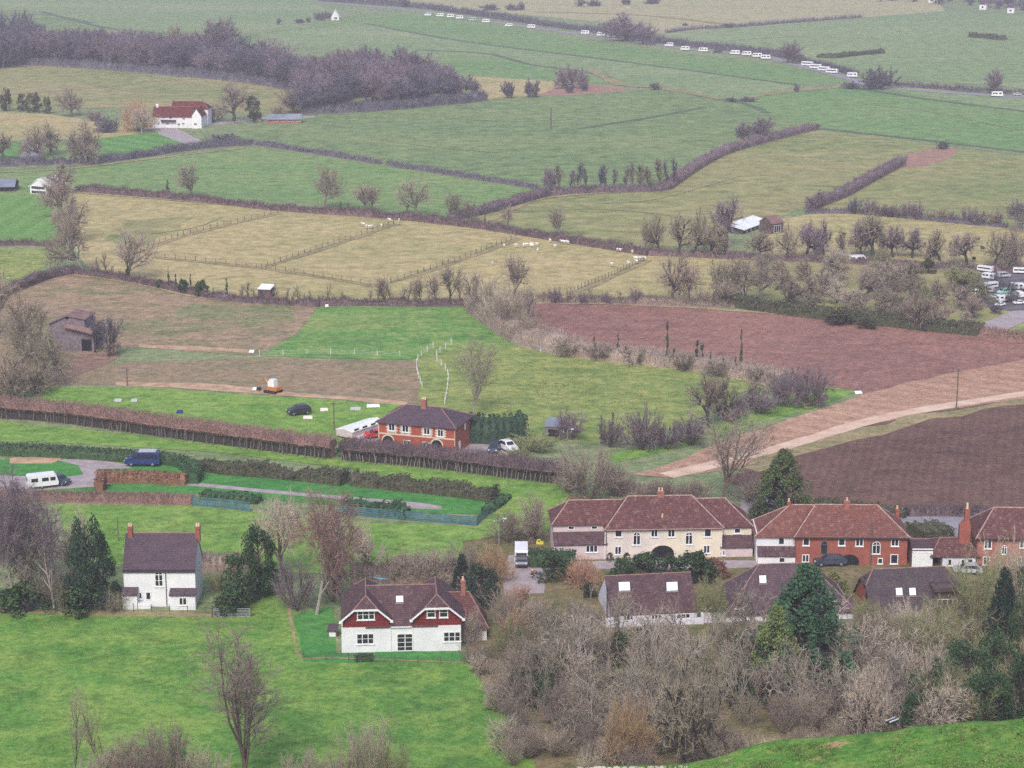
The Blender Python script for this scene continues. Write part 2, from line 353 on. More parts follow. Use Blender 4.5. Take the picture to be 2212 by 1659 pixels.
sheet('pale_soil_line', 'sand', [(300, 744), (420, 748), (545, 756), (545, 764), (420, 757), (300, 750)], 0)
sheet('red_ploughed_field', 'plough', [(1120, 656), (1400, 660), (1700, 680), (1960, 705), (2290, 745), (2290, 790), (2050, 808), (1870, 852), (1790, 835), (1680, 812), (1500, 785), (1320, 766), (1180, 730)])
sheet('pale_soil_field', 'pale', [(1360, 1026), (1480, 990), (1600, 940), (1760, 888), (1870, 850), (2050, 806), (2290, 762), (2290, 852), (2000, 892), (1700, 962), (1640, 1006), (1450, 1032)])
sheet('field_corner_grass', 'strip', [(1330, 1000), (1480, 966), (1620, 920), (1760, 880), (1850, 846), (1790, 836), (1700, 850), (1480, 950), (1300, 985)])
sheet('dark_ploughed_field', 'dark', [(1560, 1040), (1700, 962), (2000, 892), (2290, 850), (2290, 1125), (2000, 1115), (1740, 1090)])
sheet('rough_headland', 'rough', [(1600, 1010), (1700, 958), (1850, 925), (2000, 893), (2290, 848), (2290, 860), (2010, 905), (1850, 950), (1720, 985), (1640, 1020)], jit=1.2)
ribbon('farm_track', 'track', [(1440, 1028), (1640, 980), (1760, 945), (1870, 912), (1990, 886), (2230, 848), (2300, 836)], 3.2, jit=.15)
sheet('roadside_meadow', 'strip', [(-60, 905), (300, 940), (720, 988), (1000, 1016), (1215, 1046), (1230, 1100), (1160, 1160), (1060, 1110), (1080, 1075), (740, 1010), (430, 975), (-60, 950)])
sheet('cottage_paddock', 'strip', [(120, 1090), (420, 1092), (720, 1130), (1030, 1140), (1080, 1100), (1230, 1090), (1180, 1200), (1000, 1235), (700, 1240), (440, 1232), (250, 1220), (150, 1180)])
sheet('garden_lawn', 'lawn', [(-60, 990), (200, 1000), (420, 1010), (740, 1040), (1070, 1078), (1054, 1112), (880, 1108), (720, 1092), (540, 1075), (430, 1066), (-60, 1072)])
sheet('garden_drive', 'drive', [(-60, 1024), (60, 1030), (120, 1034), (180, 1026), (170, 1006), (120, 994), (200, 992), (275, 1004), (285, 1012), (210, 1014), (215, 1030), (265, 1042), (200, 1052), (60, 1062), (-60, 1056)], .2)
sheet('sand_patch', 'sand', [(22, 990), (100, 986), (135, 992), (110, 1002), (20, 1002)], .3)
ribbon('garden_path', 'drive', [(230, 1032), (450, 1050), (620, 1066), (740, 1076), (900, 1090), (950, 1098)], 1.7)
sheet('gravel_bed', 'drive', [(870, 1088), (950, 1094), (955, 1101), (880, 1099)], .2)
sheet('foreground_meadow', 'near', [(-80, 1322), (480, 1320), (560, 1300), (640, 1320), (720, 1412), (1010, 1412), (1060, 1480), (1140, 1600), (1200, 1760), (-80, 1760)])
sheet('grassy_bank', 'near', [(530, 1330), (560, 1262), (612, 1262), (650, 1410), (560, 1420)])
sheet('cottage_garden', 'lawn', [(630, 1330), (720, 1310), (725, 1412), (1010, 1408), (1000, 1430), (655, 1430)])
ribbon('worn_path', 'rough', [(622, 1300), (634, 1370), (650, 1420), (720, 1422), (1000, 1432)], .45, jit=.4)
sheet('worn_grass', 'rough', [(-60, 1316), (430, 1322), (545, 1328), (430, 1334), (-60, 1326)], jit=.4)
sheet('village_ground', 'litter', [(1000, 1170), (1180, 1150), (1230, 1070), (1620, 1090), (1800, 1100), (2290, 1135), (2290, 1760), (1190, 1760), (1140, 1600), (1010, 1420), (1020, 1280)])
sheet('concrete_drive', 'drive', [(1082, 1235), (1100, 1200), (1150, 1200), (1178, 1240), (1176, 1282), (1090, 1286)], .1)
sheet('front_yard', 'drive', [(1180, 1212), (1640, 1212), (1640, 1226), (1180, 1232)], .1)
ribbon('road', 'asphalt', [(1600, 1094), (1760, 1100), (1930, 1112), (2060, 1122), (2300, 1150)], 8)
ribbon('side_road', 'asphalt', [(2040, 1116), (2070, 1140), (2110, 1165)], 8)
ribbon('farm_road', 'drive', [(2110, 722), (2150, 705), (2230, 672), (2300, 650)], 7)
sheet('roadside_green', 'bright', [(2170, 722), (2250, 690), (2300, 690), (2300, 738), (2200, 732)])
sheet('dirt_yard', 'dirt', [(150, 775), (250, 752), (260, 770), (180, 806), (110, 835), (90, 815)], jit=1)
sheet('house_yard', 'drive', [(760, 950), (815, 935), (1020, 960), (1110, 960), (1115, 985), (1000, 995), (820, 980)])
sheet('scrap_yard', 'yard', [(2060, 640), (2110, 590), (2290, 580), (2290, 670), (2180, 672), (2100, 660)])
ribbon('lane', 'asphalt', [(680, 4), (900, 24), (1150, 60), (1340, 86), (1500, 108), (1640, 122), (1720, 140), (1790, 158), (1840, 172), (1900, 190), (1990, 196), (2130, 206), (2300, 214)], 6)
for q in ([(790, 51), (1000, 89), (1330, 131), (1720, 183)], [(1250, 278), (1400, 255), (1520, 232)], [(900, 108), (1050, 116), (1150, 140), (1290, 160), (1340, 184), (1420, 190)],
          [(1660, 244), (1600, 222), (1500, 206)], [(1840, 188), (2000, 214), (2290, 250)], [(1770, 278), (1990, 302), (2290, 338)], [(90, 25), (230, 60), (400, 76)],
          [(-30, 38), (95, 32), (200, 50)]):
    ribbon('ditch', 'ditch', q, 3.6, jit=.3)
for q in ([(1280, 152), (1340, 182), (1430, 190), (1560, 214)], [(1580, 218), (1700, 198), (1840, 187)], [(1160, 26), (1400, 34), (1590, 56)]):
    ribbon('rough_bank', 'rough', q, 6, jit=.4)
for q in ([(320, 536), (420, 505), (600, 462)], [(560, 582), (720, 530), (860, 484)], [(820, 618), (980, 568), (1120, 515)], [(330, 556), (580, 582), (820, 620)], [(1220, 640), (1310, 604), (1400, 562)]):
    ribbon('fence_verge', 'rough', q, 2.4, jit=.4)
# hillside in the foreground: falls from below the camera to a brow and then steeply down to the plain
def brow_row(x):
    K = [(-400, 1760), (600, 1720), (1000, 1704), (1080, 1676), (1200, 1664), (1300, 1657), (1475, 1657), (1558, 1643), (1640, 1616), (1775, 1602), (1925, 1591), (1975, 1577), (2212, 1554), (2700, 1500)]
    for (a, b), (c, d) in zip(K, K[1:]):
        if a <= x <= c: return b + (d - b) * (x - a) / (c - a)
    return K[0][1] if x < K[0][0] else K[-1][1]
RB = 150.0
def hill_z(x, y):
    r = math.hypot(x, y); az = math.atan2(x, y)
    px = CX + math.tan(az) * FPX * .929
    d = ray(min(max(px, -400), 2700), brow_row(min(max(px, -400), 2700)))
    zb = HC + d.z * RB / math.hypot(d.x, d.y)
    t = r / RB
    if t <= 1:
        z = zb + (98.2 - zb) * (1 - t) ** 2.1 + 1.5 * math.sin(math.pi * t) * (1 - t)
    else:
        u = r - RB; z = zb - .40 * u * min(1, u / 3) - .07 * u - .003 * u * u
    n = noise.noise(Vector((x * .35, y * .35, 0))) * .16 + noise.noise(Vector((x * .09, y * .09, 3))) * .35 + noise.noise(Vector((x * 1.1, y * 1.1, 5))) * .06
    return z + n * min(1, r / 60)
mb = MB(); NA, NR = 330, 190
for i in range(NR + 1):
    r = 3 + (236 - 3) * (i / NR) ** .85
    for j in range(NA + 1):
        a = math.radians(-34 + 68 * j / NA); x, y = r * math.sin(a), r * math.cos(a)
        mb.v.append((x, y, max(hill_z(x, y), -1.5)))
for i in range(NR):
    for j in range(NA):
        k = i * (NA + 1) + j; mb.f.append((k, k + 1, k + NA + 2, k + NA + 1)); mb.m.append(0)
hs = obj('hillside', mb, G['slope'], smooth=True); hs['kind'] = 'structure'
def hill_pt(x, y):
    """the point of the hillside under view pixel x, y"""
    d = ray(x, y); t = 60.0
    while t < 230:
        q = OC + d * t
        if q.z < hill_z(q.x, q.y): return Vector((q.x, q.y, hill_z(q.x, q.y)))
        t += .15
    return P(x, y)

# faint wheel marks, sheep paths and pale margins
for q in ([(330, 505), (420, 492), (480, 470)], [(960, 255), (1100, 262), (1240, 258)], [(800, 300), (940, 318), (1080, 330)],
          [(1300, 440), (1420, 430), (1600, 380)], [(20, 205), (200, 190), (380, 172)], [(160, 175), (320, 200), (560, 190)], [(1100, 460), (1300, 452), (1480, 470)], [(1860, 225), (2000, 240), (2200, 280)], [(1500, 95), (1700, 80), (1900, 85)]):
    ribbon('wheel_marks', 'ditch2', q, .9, jit=.5)
for q in ([(1150, 655), (1400, 660), (1700, 680), (1960, 706), (2290, 746)], [(60, 608), (120, 592), (290, 612), (450, 645), (690, 662)], [(1060, 478), (1180, 428), (1430, 412)], [(1420, 412), (1500, 362), (1560, 334), (1640, 306), (1755, 283)], [(165, 416), (600, 452)], [(-60, 375), (130, 366), (380, 337), (530, 320)]):
    ribbon('grass_margin', 'margin', q, 2.2, jit=.4)

# tussocks: too many to count
TUFT = M('grass_tussocks', srgb(96, 128, 62), srgb(84, 110, 58), .12); TUFT2 = M('bleached_tussocks', srgb(150, 148, 92), srgb(120, 130, 74), .12)
def tufts(name, n, pick, mat, h0, h1, lean=.5):
    m_ = MB()
    for i in range(n):
        q = pick()
        if q is None: continue
        k = rng.uniform(.5, 1.3)
        for j in range(5):
            d = Vector((rng.gauss(0, lean), rng.gauss(0, lean), 1)).normalized(); m_.sliver(q + Vector((rng.gauss(0, .18 * k), rng.gauss(0, .18 * k), 0)), d, rng.uniform(h0, h1) * k, .12 * k)
    o = obj(name, m_, mat); o['kind'] = 'stuff'; return o
MEAD = [(-60, 1335), (480, 1332), (600, 1300), (640, 1430), (1000, 1436), (1120, 1600), (1150, 1700), (-60, 1700)]
def pick_in(poly, patch, th):
    xs = [q[0] for q in poly]; ys = [q[1] for q in poly]
    def f():
        x, y = rng.uniform(min(xs), max(xs)), rng.uniform(min(ys), max(ys))
        if not in_poly(x, y, poly): return None
        q = P(x, y)
        return q if noise.noise(Vector((q.x * patch, q.y * patch, 9))) > th + rng.uniform(-.25, .25) else None
    return f
tufts('grass', 9000, pick_in(MEAD, .06, .10), TUFT, .12, .30); tufts('grass', 5000, pick_in(MEAD, .09, .22), TUFT2, .10, .26)
tufts('grass', 3500, pick_in([(130, 1100), (420, 1100), (720, 1140), (1040, 1150), (1200, 1100), (1170, 1190), (1000, 1225), (440, 1225), (250, 1210)], .07, .12), TUFT, .15, .4)
tufts('grass', 5000, pick_in([(905, 790), (1130, 760), (1560, 805), (1640, 832), (1560, 878), (1460, 920), (1130, 940)], .05, .05), TUFT2, .2, .5)
def pick_hill():
    x = rng.uniform(1080, 2260); y = rng.uniform(brow_row(x) + 1, 1690); q = hill_pt(x, y)
    return q if noise.noise(Vector((q.x * .25, q.y * .25, 2))) > rng.uniform(-.2, .3) else None
tufts('grass', 5000, pick_hill, TUFT, .06, .2); tufts('grass', 1800, pick_hill, TUFT2, .05, .16)
# ================================================================ vegetation builders
BARK = {
 'brown': M('brown_bark', (.165, .125, .098), (.10, .076, .06), 2, rnd=.2),
 'grey': M('grey_bark', (.27, .24, .205), (.15, .135, .115), 2, rnd=.25),
 'pale': M('pale_birch_bark', (.50, .45, .39), (.25, .215, .185), 1.5, rnd=.1),
 'dark': M('dark_bark_and_hedge_shade', (.060, .050, .046), (.04, .034, .03), 2, rnd=.2),
}
TWIG = {
 'grey': M('grey_twigs', (0.345, 0.292, 0.214), (0.225, 0.188, 0.138), .35, rnd=.22),
 'purple': M('purple_twigs', (0.254, 0.191, 0.212), (0.167, 0.127, 0.147), .35, rnd=.2),
 'brown': M('brown_twigs', (0.355, 0.279, 0.223), (0.240, 0.192, 0.157), .35, rnd=.22),
 'orange': M('orange_twigs', (0.572, 0.337, 0.191), (0.353, 0.229, 0.145), .35, rnd=.2),
 'olive': M('mossy_twigs', (.300, .300, .140), (.190, .195, .095), .35, rnd=.2),
 'straw': M('straw_twigs', (0.564, 0.466, 0.356), (0.333, 0.277, 0.221), .35, rnd=.2),
 'slate': M('slate_twigs', (0.168, 0.149, 0.177), (0.116, 0.104, 0.128), .2, rnd=.2),
 'plum': M('plum_hedge_twigs', (0.188, 0.130, 0.135), (0.123, 0.089, 0.095), .5, rnd=.1),
 'wine': M('red_brown_hedge', (0.315, 0.184, 0.156), (0.207, 0.130, 0.112), .5, rnd=.1),
}
LEAF = {
 'ivy': M('ivy_leaves', (.066, .110, .042), (.034, .062, .028), 1.2, rough=.6, rnd=.2),
 'holly': M('holly_leaves', (.048, .105, .036), (.024, .055, .022), 1.0, rough=.5, rnd=.15),
 'cypress': M('cypress_sprays', (.075, .165, .070), (.034, .085, .040), .9, rough=.7, rnd=.1),
 'gold': M('golden_conifer_sprays', (.21, .265, .085), (.10, .155, .05), 1.2, rough=.7, rnd=.1),
 'spruce': M('spruce_sprays', (.150, .185, .060), (.060, .095, .040), .8, rough=.7, rnd=.1),
 'dark': M('dark_conifer_sprays', (.042, .080, .048), (.021, .044, .028), .9, rough=.7, rnd=.15),
 'laurel': M('laurel_leaves', (.070, .125, .045), (.035, .07, .028), 1.4, rough=.5, rnd=.15),
 'olive': M('olive_leaves', (.19, .20, .065), (.10, .11, .04), 1.2, rough=.7, rnd=.15),
 'hedge': M('clipped_hedge_leaves', (.060, .120, .048), (.036, .075, .032), 1.5, rough=.6, rnd=.08),
 'copper': M('copper_beech_leaves', (.27, .135, .080), (.165, .088, .055), 1.2, rough=.7, rnd=.08),
 'scrub': M('dull_scrub_leaves', (.100, .098, .052), (.058, .06, .036), 1.2, rough=.7, rnd=.15),
 'willow': M('yellow_willow_twigs', (.40, .29, .12), (.25, .185, .085), .5, rnd=.08),
}
def vdir(r, ang, base, az=None):
    """a direction tilted by ang from base"""
    a = base.orthogonal().normalized(); a.rotate(Matrix.Rotation(r.uniform(0, 6.283) if az is None else az, 3, base))
    return (base * math.cos(ang) + a * math.sin(ang)).normalized()
def grow(r, T, K, p, d, L, rad, lvl, cf):
    n = 3 if lvl < 2 else 2; pts = [p.copy()]; ds = []
    for i in range(n):
        d = (d + Vector((r.gauss(0, 1), r.gauss(0, 1), r.gauss(0, .7))) * cf['wob'] + Vector((0, 0, cf['up'] if lvl < 3 else cf.get('tipup', cf['up'])))).normalized()
        p = p + d * (L / n); pts.append(p.copy()); ds.append(d.copy())
    end = cf['taper']
    rr = [rad * (1 - (1 - end) * i / n) for i in range(n + 1)]
    (T if lvl <= cf['tl'] else K).tube(pts, rr, 6 if lvl == 0 else 4 if lvl <= 1 else 3)
    def at(t):
        k = min(int(t * n), n - 1); return pts[k].lerp(pts[k + 1], t * n - k), ds[k]
    if lvl == cf['max']:
        for k in range(cf['tw']):
            q, dd = at(r.uniform(.1, 1)); td = vdir(r, r.uniform(.2, cf['tang']), dd); td.z += cf.get('droop', 0); td.normalize()
            K.sliver(q, td, cf['tlen'] * r.uniform(.5, 1.3), cf['tw_w'] * r.uniform(.7, 1.3), r)
    else:
        nk = cf['nk'][lvl]
        for k in range(nk):
            t = cf['from'][min(lvl, len(cf['from']) - 1)]; t = t + (1 - t) * (k + r.uniform(.2, .9)) / nk
            q, dd = at(min(t, 1)); ang = math.radians(cf['ang'][min(lvl, len(cf['ang']) - 1)]) * r.uniform(.6, 1.25)
            nd = vdir(r, ang, dd, az=k * 2.4 + r.uniform(-.5, .5)); 
            grow(r, T, K, q, nd, L * cf['ratio'][min(lvl, len(cf['ratio']) - 1)] * r.uniform(.75, 1.2), rad * cf['thin'] * r.uniform(.8, 1.1), lvl + 1, cf)
        if lvl <= 1:
            grow(r, T, K, pts[-1], ds[-1], L * cf['ratio'][min(lvl, len(cf['ratio']) - 1)] * .9, rad * end, lvl + 1, cf)
B0 = dict(wob=.16, up=.06, taper=.6, tl=1, max=3, tw=12, tlen=1.0, tw_w=.035, tang=1.0, thin=.52, ratio=[1.05, .62, .6], ang=[48, 44, 44])
SPEC = {
 # near trees
 'oak': dict(B0, trunk=(2.3, .30), nk=[6, 6, 5], tw=13, ang=[54, 48, 46], up=.05, wob=.22, tlen=.9, tw_w=.030, **{'from': [.5, .3, .2]}),
 'ash': dict(B0, trunk=(2.9, .22), nk=[6, 6, 5], ang=[42, 42, 42], up=.09, tw=12, tw_w=.032, **{'from': [.4, .3, .2]}),
 'elm': dict(B0, trunk=(3.6, .15), nk=[7, 6, 5], ang=[26, 44, 48], ratio=[1.2, .45, .55], thin=.48, up=.12, wob=.15, tw=13, tlen=.85, tw_w=.024, **{'from': [.35, .2, .2]}),
 'birch': dict(B0, trunk=(4.2, .17), nk=[8, 6, 5], ang=[42, 46, 46], ratio=[.85, .55, .55], up=.10, tipup=-.12, droop=-.35, tw=15, tlen=1.1, tw_w=.028, **{'from': [.3, .25, .2]}),
 'sapling': dict(B0, trunk=(5.2, .09), nk=[9, 5], ang=[34, 34], ratio=[.42, .5], max=2, up=.1, tw=12, tlen=.8, tw_w=.024, **{'from': [.35, .2]}),
 # mid-distance trees: fewer, wider twigs
 'oak_mid': dict(B0, trunk=(2.2, .30), tl=2, nk=[6, 5, 4], tw=8, tang=1.4, ang=[56, 50, 46], up=.05, wob=.2, tw_w=.055, tlen=1.1, **{'from': [.45, .3, .2]}),
 'ash_mid': dict(B0, trunk=(2.6, .25), tl=2, nk=[6, 5, 4], ang=[42, 44, 42], up=.08, tw=7, tw_w=.052, tlen=1.1, **{'from': [.4, .3, .2]}),
 'apple': dict(B0, trunk=(1.8, .28), tl=2, tang=1.5, nk=[7, 5, 4], ang=[66, 50, 48], up=.05, wob=.26, tw=8, tw_w=.055, tlen=1.0, **{'from': [.6, .3, .2]}),
 'sapling_mid': dict(B0, trunk=(5.2, .15), nk=[8, 4], ang=[34, 34], ratio=[.45, .5], max=2, up=.1, tw=9, tlen=1.1, tw_w=.06, **{'from': [.3, .2]}),
 'poplar': dict(B0, trunk=(6.5, .13), nk=[14, 4], ang=[28, 30], ratio=[.32, .5], max=2, up=.2, tw=14, tang=1.4, tlen=.9, tw_w=.07, **{'from': [.2, .2]}),
 # far trees
 'oak_far': dict(B0, trunk=(2.0, .34), nk=[7, 5], max=2, tw=32, tw_w=.10, tlen=1.3, tang=1.7, ang=[60, 54], ratio=[1.35, .7], **{'from': [.4, .2]}),
 'wood': dict(B0, trunk=(3.6, .24), nk=[9, 6], max=2, ang=[58, 54], tw=34, tw_w=.10, tlen=1.2, tang=1.9, ratio=[.85, .62], up=.07, **{'from': [.35, .2]}),
}
SHRUB = {
 'thicket': dict(B0, stems=12, lean=66, L=3.6, r=.085, thin=.6, tl=1, nk=[6, 5], max=2, tw=7, tlen=.85, tw_w=.034, ratio=[.62, .6], ang=[34, 40], wob=.2, up=.05, **{'from': [.25, .2]}),
 'twisted': dict(B0, stems=7, lean=56, L=4.2, r=.15, thin=.66, tl=2, nk=[5, 5, 4], max=3, tw=6, tlen=.8, tw_w=.036, ratio=[.6, .6, .6], ang=[46, 46, 44], wob=.36, up=.06, **{'from': [.3, .25]}),
 'limbs': dict(B0, stems=5, lean=58, L=4.8, r=.125, thin=.68, tl=2, nk=[4, 4, 3], max=3, tw=4, tlen=.7, tw_w=.03, ratio=[.62, .6, .6], ang=[48, 46, 44], wob=.42, up=.07, **{'from': [.25, .25]}),
 'dome': dict(B0, stems=24, lean=74, L=3.0, r=.045, tl=0, nk=[5, 4], max=2, tw=12, tlen=.7, tw_w=.034, ratio=[.6, .55], ang=[28, 34], wob=.14, up=.06, **{'from': [.3, .2]}),
 'spray': dict(B0, stems=22, lean=46, L=4.6, r=.04, tl=0, nk=[7], max=1, tw=16, tlen=1.0, tw_w=.036, ratio=[.45], ang=[24], wob=.12, up=.08, **{'from': [.2]}),
 'scrub_mid': dict(B0, stems=14, lean=66, L=3.4, r=.06, tl=0, nk=[6], max=1, tw=26, tlen=1.0, tw_w=.085, ratio=[.6], ang=[36], wob=.2, up=.06, **{'from': [.2]}),
 'scrub_far': dict(B0, stems=16, lean=74, L=3.0, r=.07, tl=0, nk=[5], max=1, tw=30, tang=2.0, tlen=.7, tw_w=.15, ratio=[.6], ang=[36], wob=.2, up=.05, **{'from': [.2]}),
}
def norm_mesh(*mbs):
    """scale so the thing is 1 high and 1 across"""
    zs = sorted(v[2] for m in mbs for v in m.v); rs = sorted(math.hypot(v[0], v[1]) for m in mbs for v in m.v)
    h = zs[int(len(zs) * .985)]; k = rs[int(len(rs) * .91)] * 2
    for m in mbs: m.v = [(x / k, y / k, max(z, -.05) / h) for x, y, z in m.v]
PROTO = {}
def make_bare(kind, seed):
    r = random.Random(seed * 77 + 5); T, K = MB(), MB()
    if kind in SPEC:
        cf = SPEC[kind]; L, rad = cf['trunk']
        grow(r, T, K, Vector((0, 0, 0)), Vector((r.uniform(-.08, .08), r.uniform(-.08, .08), 1)).normalized(), L, rad, 0, cf)
    else:
        cf = SHRUB[kind]
        for k in range(cf['stems']):
            a = k * 2.4; tilt = math.radians(cf['lean']) * math.sqrt((k + .5) / cf['stems']) * r.uniform(.8, 1.1)
            d = Vector((math.cos(a) * math.sin(tilt), math.sin(a) * math.sin(tilt), math.cos(tilt)))
            b = Vector((math.cos(a), math.sin(a), 0)) * r.uniform(.05, .5)
            grow(r, T, K, b, d, cf['L'] * r.uniform(.7, 1.15), cf['r'] * r.uniform(.7, 1.2), 0, cf)
    norm_mesh(T, K); return T, K
def blobs_tree(r, clumps, per, size, T_h=.9, T_r=.03, elong=1.0):
    """clumps: list of (centre, radius); leaf faces spread through each clump"""
    T, K = MB(), MB()
    T.tube([(0, 0, -.02), (.01, 0, T_h * .5), (0, .01, T_h)], [T_r, T_r * .7, T_r * .25], 6)
    for c, rad in clumps:
        T.tube([(0, 0, max(.02, c[2] - rad * 1.2)), (c[0] * .6, c[1] * .6, c[2] - rad * .3), c], [T_r * .4, T_r * .25, T_r * .1], 3)
        for k in range(per):
            q = Vector((r.gauss(0, 1), r.gauss(0, 1), r.gauss(0, 1))).normalized() * rad * r.uniform(.35, 1.05) ** .6
            K.leaf(Vector(c) + Vector((q.x, q.y, q.z * elong)), size, r, flat=.4)
    return T, K
def make_leafy(kind, seed):
    r = random.Random(seed * 31 + 9); cl = []
    if kind == 'ivy_tree':                                        # irregular upright ivy-hung crown
        for k in range(46):
            z = r.uniform(.12, .97); w0 = .48 * math.sin(math.pi * min(1, (z * .80 + .16))) ** .5; a = r.uniform(0, 6.28); q = w0 * r.uniform(.2, 1) ** .5
            cl.append(((math.cos(a) * q, math.sin(a) * q, z), r.uniform(.08, .15)))
        return blobs_tree(r, cl, 90, .045)
    if kind == 'ivy_stem':                                        # ivy-clad bare trunk with a ragged top
        for k in range(16):
            z = r.uniform(.03, .95); cl.append(((r.uniform(-.18, .18), r.uniform(-.18, .18), z), r.uniform(.10, .24) * (1.15 - .6 * z)))
        T, K = blobs_tree(r, cl, 26, .11, .98, .07, elong=.35)
        for k in range(26): K.sliver(Vector((0, 0, r.uniform(.5, 1))), vdir(r, .7, Vector((0, 0, 1))), .25, .02, r)
        return T, K
    if kind == 'bush':
        for k in range(34):
            a = r.uniform(0, 6.28); e = r.uniform(0, 1.5); q = r.uniform(.55, 1) ** .5
            cl.append(((math.cos(a) * math.cos(e) * .40 * q, math.sin(a) * math.cos(e) * .40 * q, .08 + .78 * math.sin(e) * q), r.uniform(.09, .15)))
        return blobs_tree(r, cl, 46, .075, .7)
    if kind == 'round':                                           # clipped ball
        for k in range(44):
            a = r.uniform(0, 6.28); e = r.uniform(-.5, 1.57); q = .40
            cl.append(((math.cos(a) * math.cos(e) * q, math.sin(a) * math.cos(e) * q, .47 + .43 * math.sin(e)), .09))
        return blobs_tree(r, cl, 46, .06, .8)
    if kind == 'cypress':                                         # big broad conifer, ragged conical outline
        for k in range(190):
            z = r.uniform(.02, .98); rad = .56 * (1 - z) ** .74 * min(1, .84 + z); a = r.uniform(0, 6.28); q = rad * (r.uniform(.35, 1) ** .45) * r.uniform(.85, 1.08)
            cl.append(((math.cos(a) * q, math.sin(a) * q, z * .95), r.uniform(.035, .075)))
        return blobs_tree(r, cl, 58, .030, .95, .03, elong=1.25)
    if kind == 'spire':                                           # tapering garden conifer of upright sprays
        for k in range(110):
            z = r.uniform(.03, .98); rad = .46 * (1 - z ** 1.4) + .02; a = r.uniform(0, 6.28); q = rad * r.uniform(.5, 1) ** .5
            cl.append(((math.cos(a) * q, math.sin(a) * q, z * .93), r.uniform(.04, .08)))
        T, K = blobs_tree(r, cl, 44, .036, .95, .03, elong=1.5)
        for k in range(90):
            z = r.uniform(.2, .97); rad = .48 * (1 - z ** 1.4) + .02; a = r.uniform(0, 6.28)
            for j in range(7): K.sliver(Vector((math.cos(a) * rad * .85, math.sin(a) * rad * .85, z * .95)), (Vector((math.cos(a) * .5, math.sin(a) * .5, 1)) + Vector((r.gauss(0, .3), r.gauss(0, .3), 0))).normalized(), .09, .02, r)
        return T, K
    if kind == 'screen':                                          # tall clipped conifer block
        for k in range(120):
            cl.append(((r.uniform(-.45, .45), r.choice((-1, 1)) * r.uniform(.25, .45), r.uniform(.06, .92)), r.uniform(.07, .1)))
        return blobs_tree(r, cl, 40, .05, .8, .03)
def proto(kind, seed, bark, leaf):
    key = (kind, seed, bark, leaf)
    if key in PROTO: return PROTO[key]
    gk = ('geo', kind, seed)
    if gk not in PROTO: PROTO[gk] = make_bare(kind, seed) if (kind in SPEC or kind in SHRUB) else make_leafy(kind, seed)
    T, K = PROTO[gk]
    lm = TWIG[leaf] if leaf in TWIG and (kind in SPEC or kind in SHRUB) else LEAF[leaf]
    PROTO[key] = (T.mesh('trunk', BARK[bark]), K.mesh('crown', lm))
    return PROTO[key]
NSEED = 4
def plant(kind, x, y, hpx, wpx, label, leaf='grey', bark=None, name=None, cat='tree', group=None, seed=None, z=0.0, at=None, hm=None, wm=None, one=False):
    """stand a tree or shrub with its foot at view pixel (x, y), hpx tall and wpx wide as seen there"""
    bark = bark or ('brown' if leaf in ('brown', 'orange', 'olive', 'straw', 'purple') else 'dark' if leaf in LEAF else 'grey')
    tm, km = proto(kind, (rng.randrange(NSEED) if seed is None else seed), bark, leaf)
    shrubby = kind in SHRUB or kind in ('bush', 'round', 'screen')
    nm = name or ('shrub' if shrubby else 'conifer' if kind in ('cypress', 'spire') else {'apple': 'apple_tree', 'poplar': 'poplar', 'birch': 'birch_tree', 'sapling': 'sapling', 'sapling_mid': 'sapling', 'wood': 'woodland_tree', 'oak_far': 'distant_tree'}.get(kind, 'bare_tree') if kind in SPEC else 'ivy_clad_tree')
    if shrubby and cat == 'tree': cat = 'shrub'
    loc = at if at is not None else P(x, y, z)
    h = hm if hm else HM(hpx, y); wd = (wm if wm else wpx * S(y)) * (1.22 if kind in ('oak_mid', 'ash_mid', 'apple') else 1)
    r = empty(nm, loc, rng.uniform(0, 6.28), label, cat, group); r.scale = (wd, wd, h)
    t = obj('trunk' if not shrubby else 'stems', tm, None, r); k = obj('crown' if not shrubby else 'foliage', km, None, r)
    return r
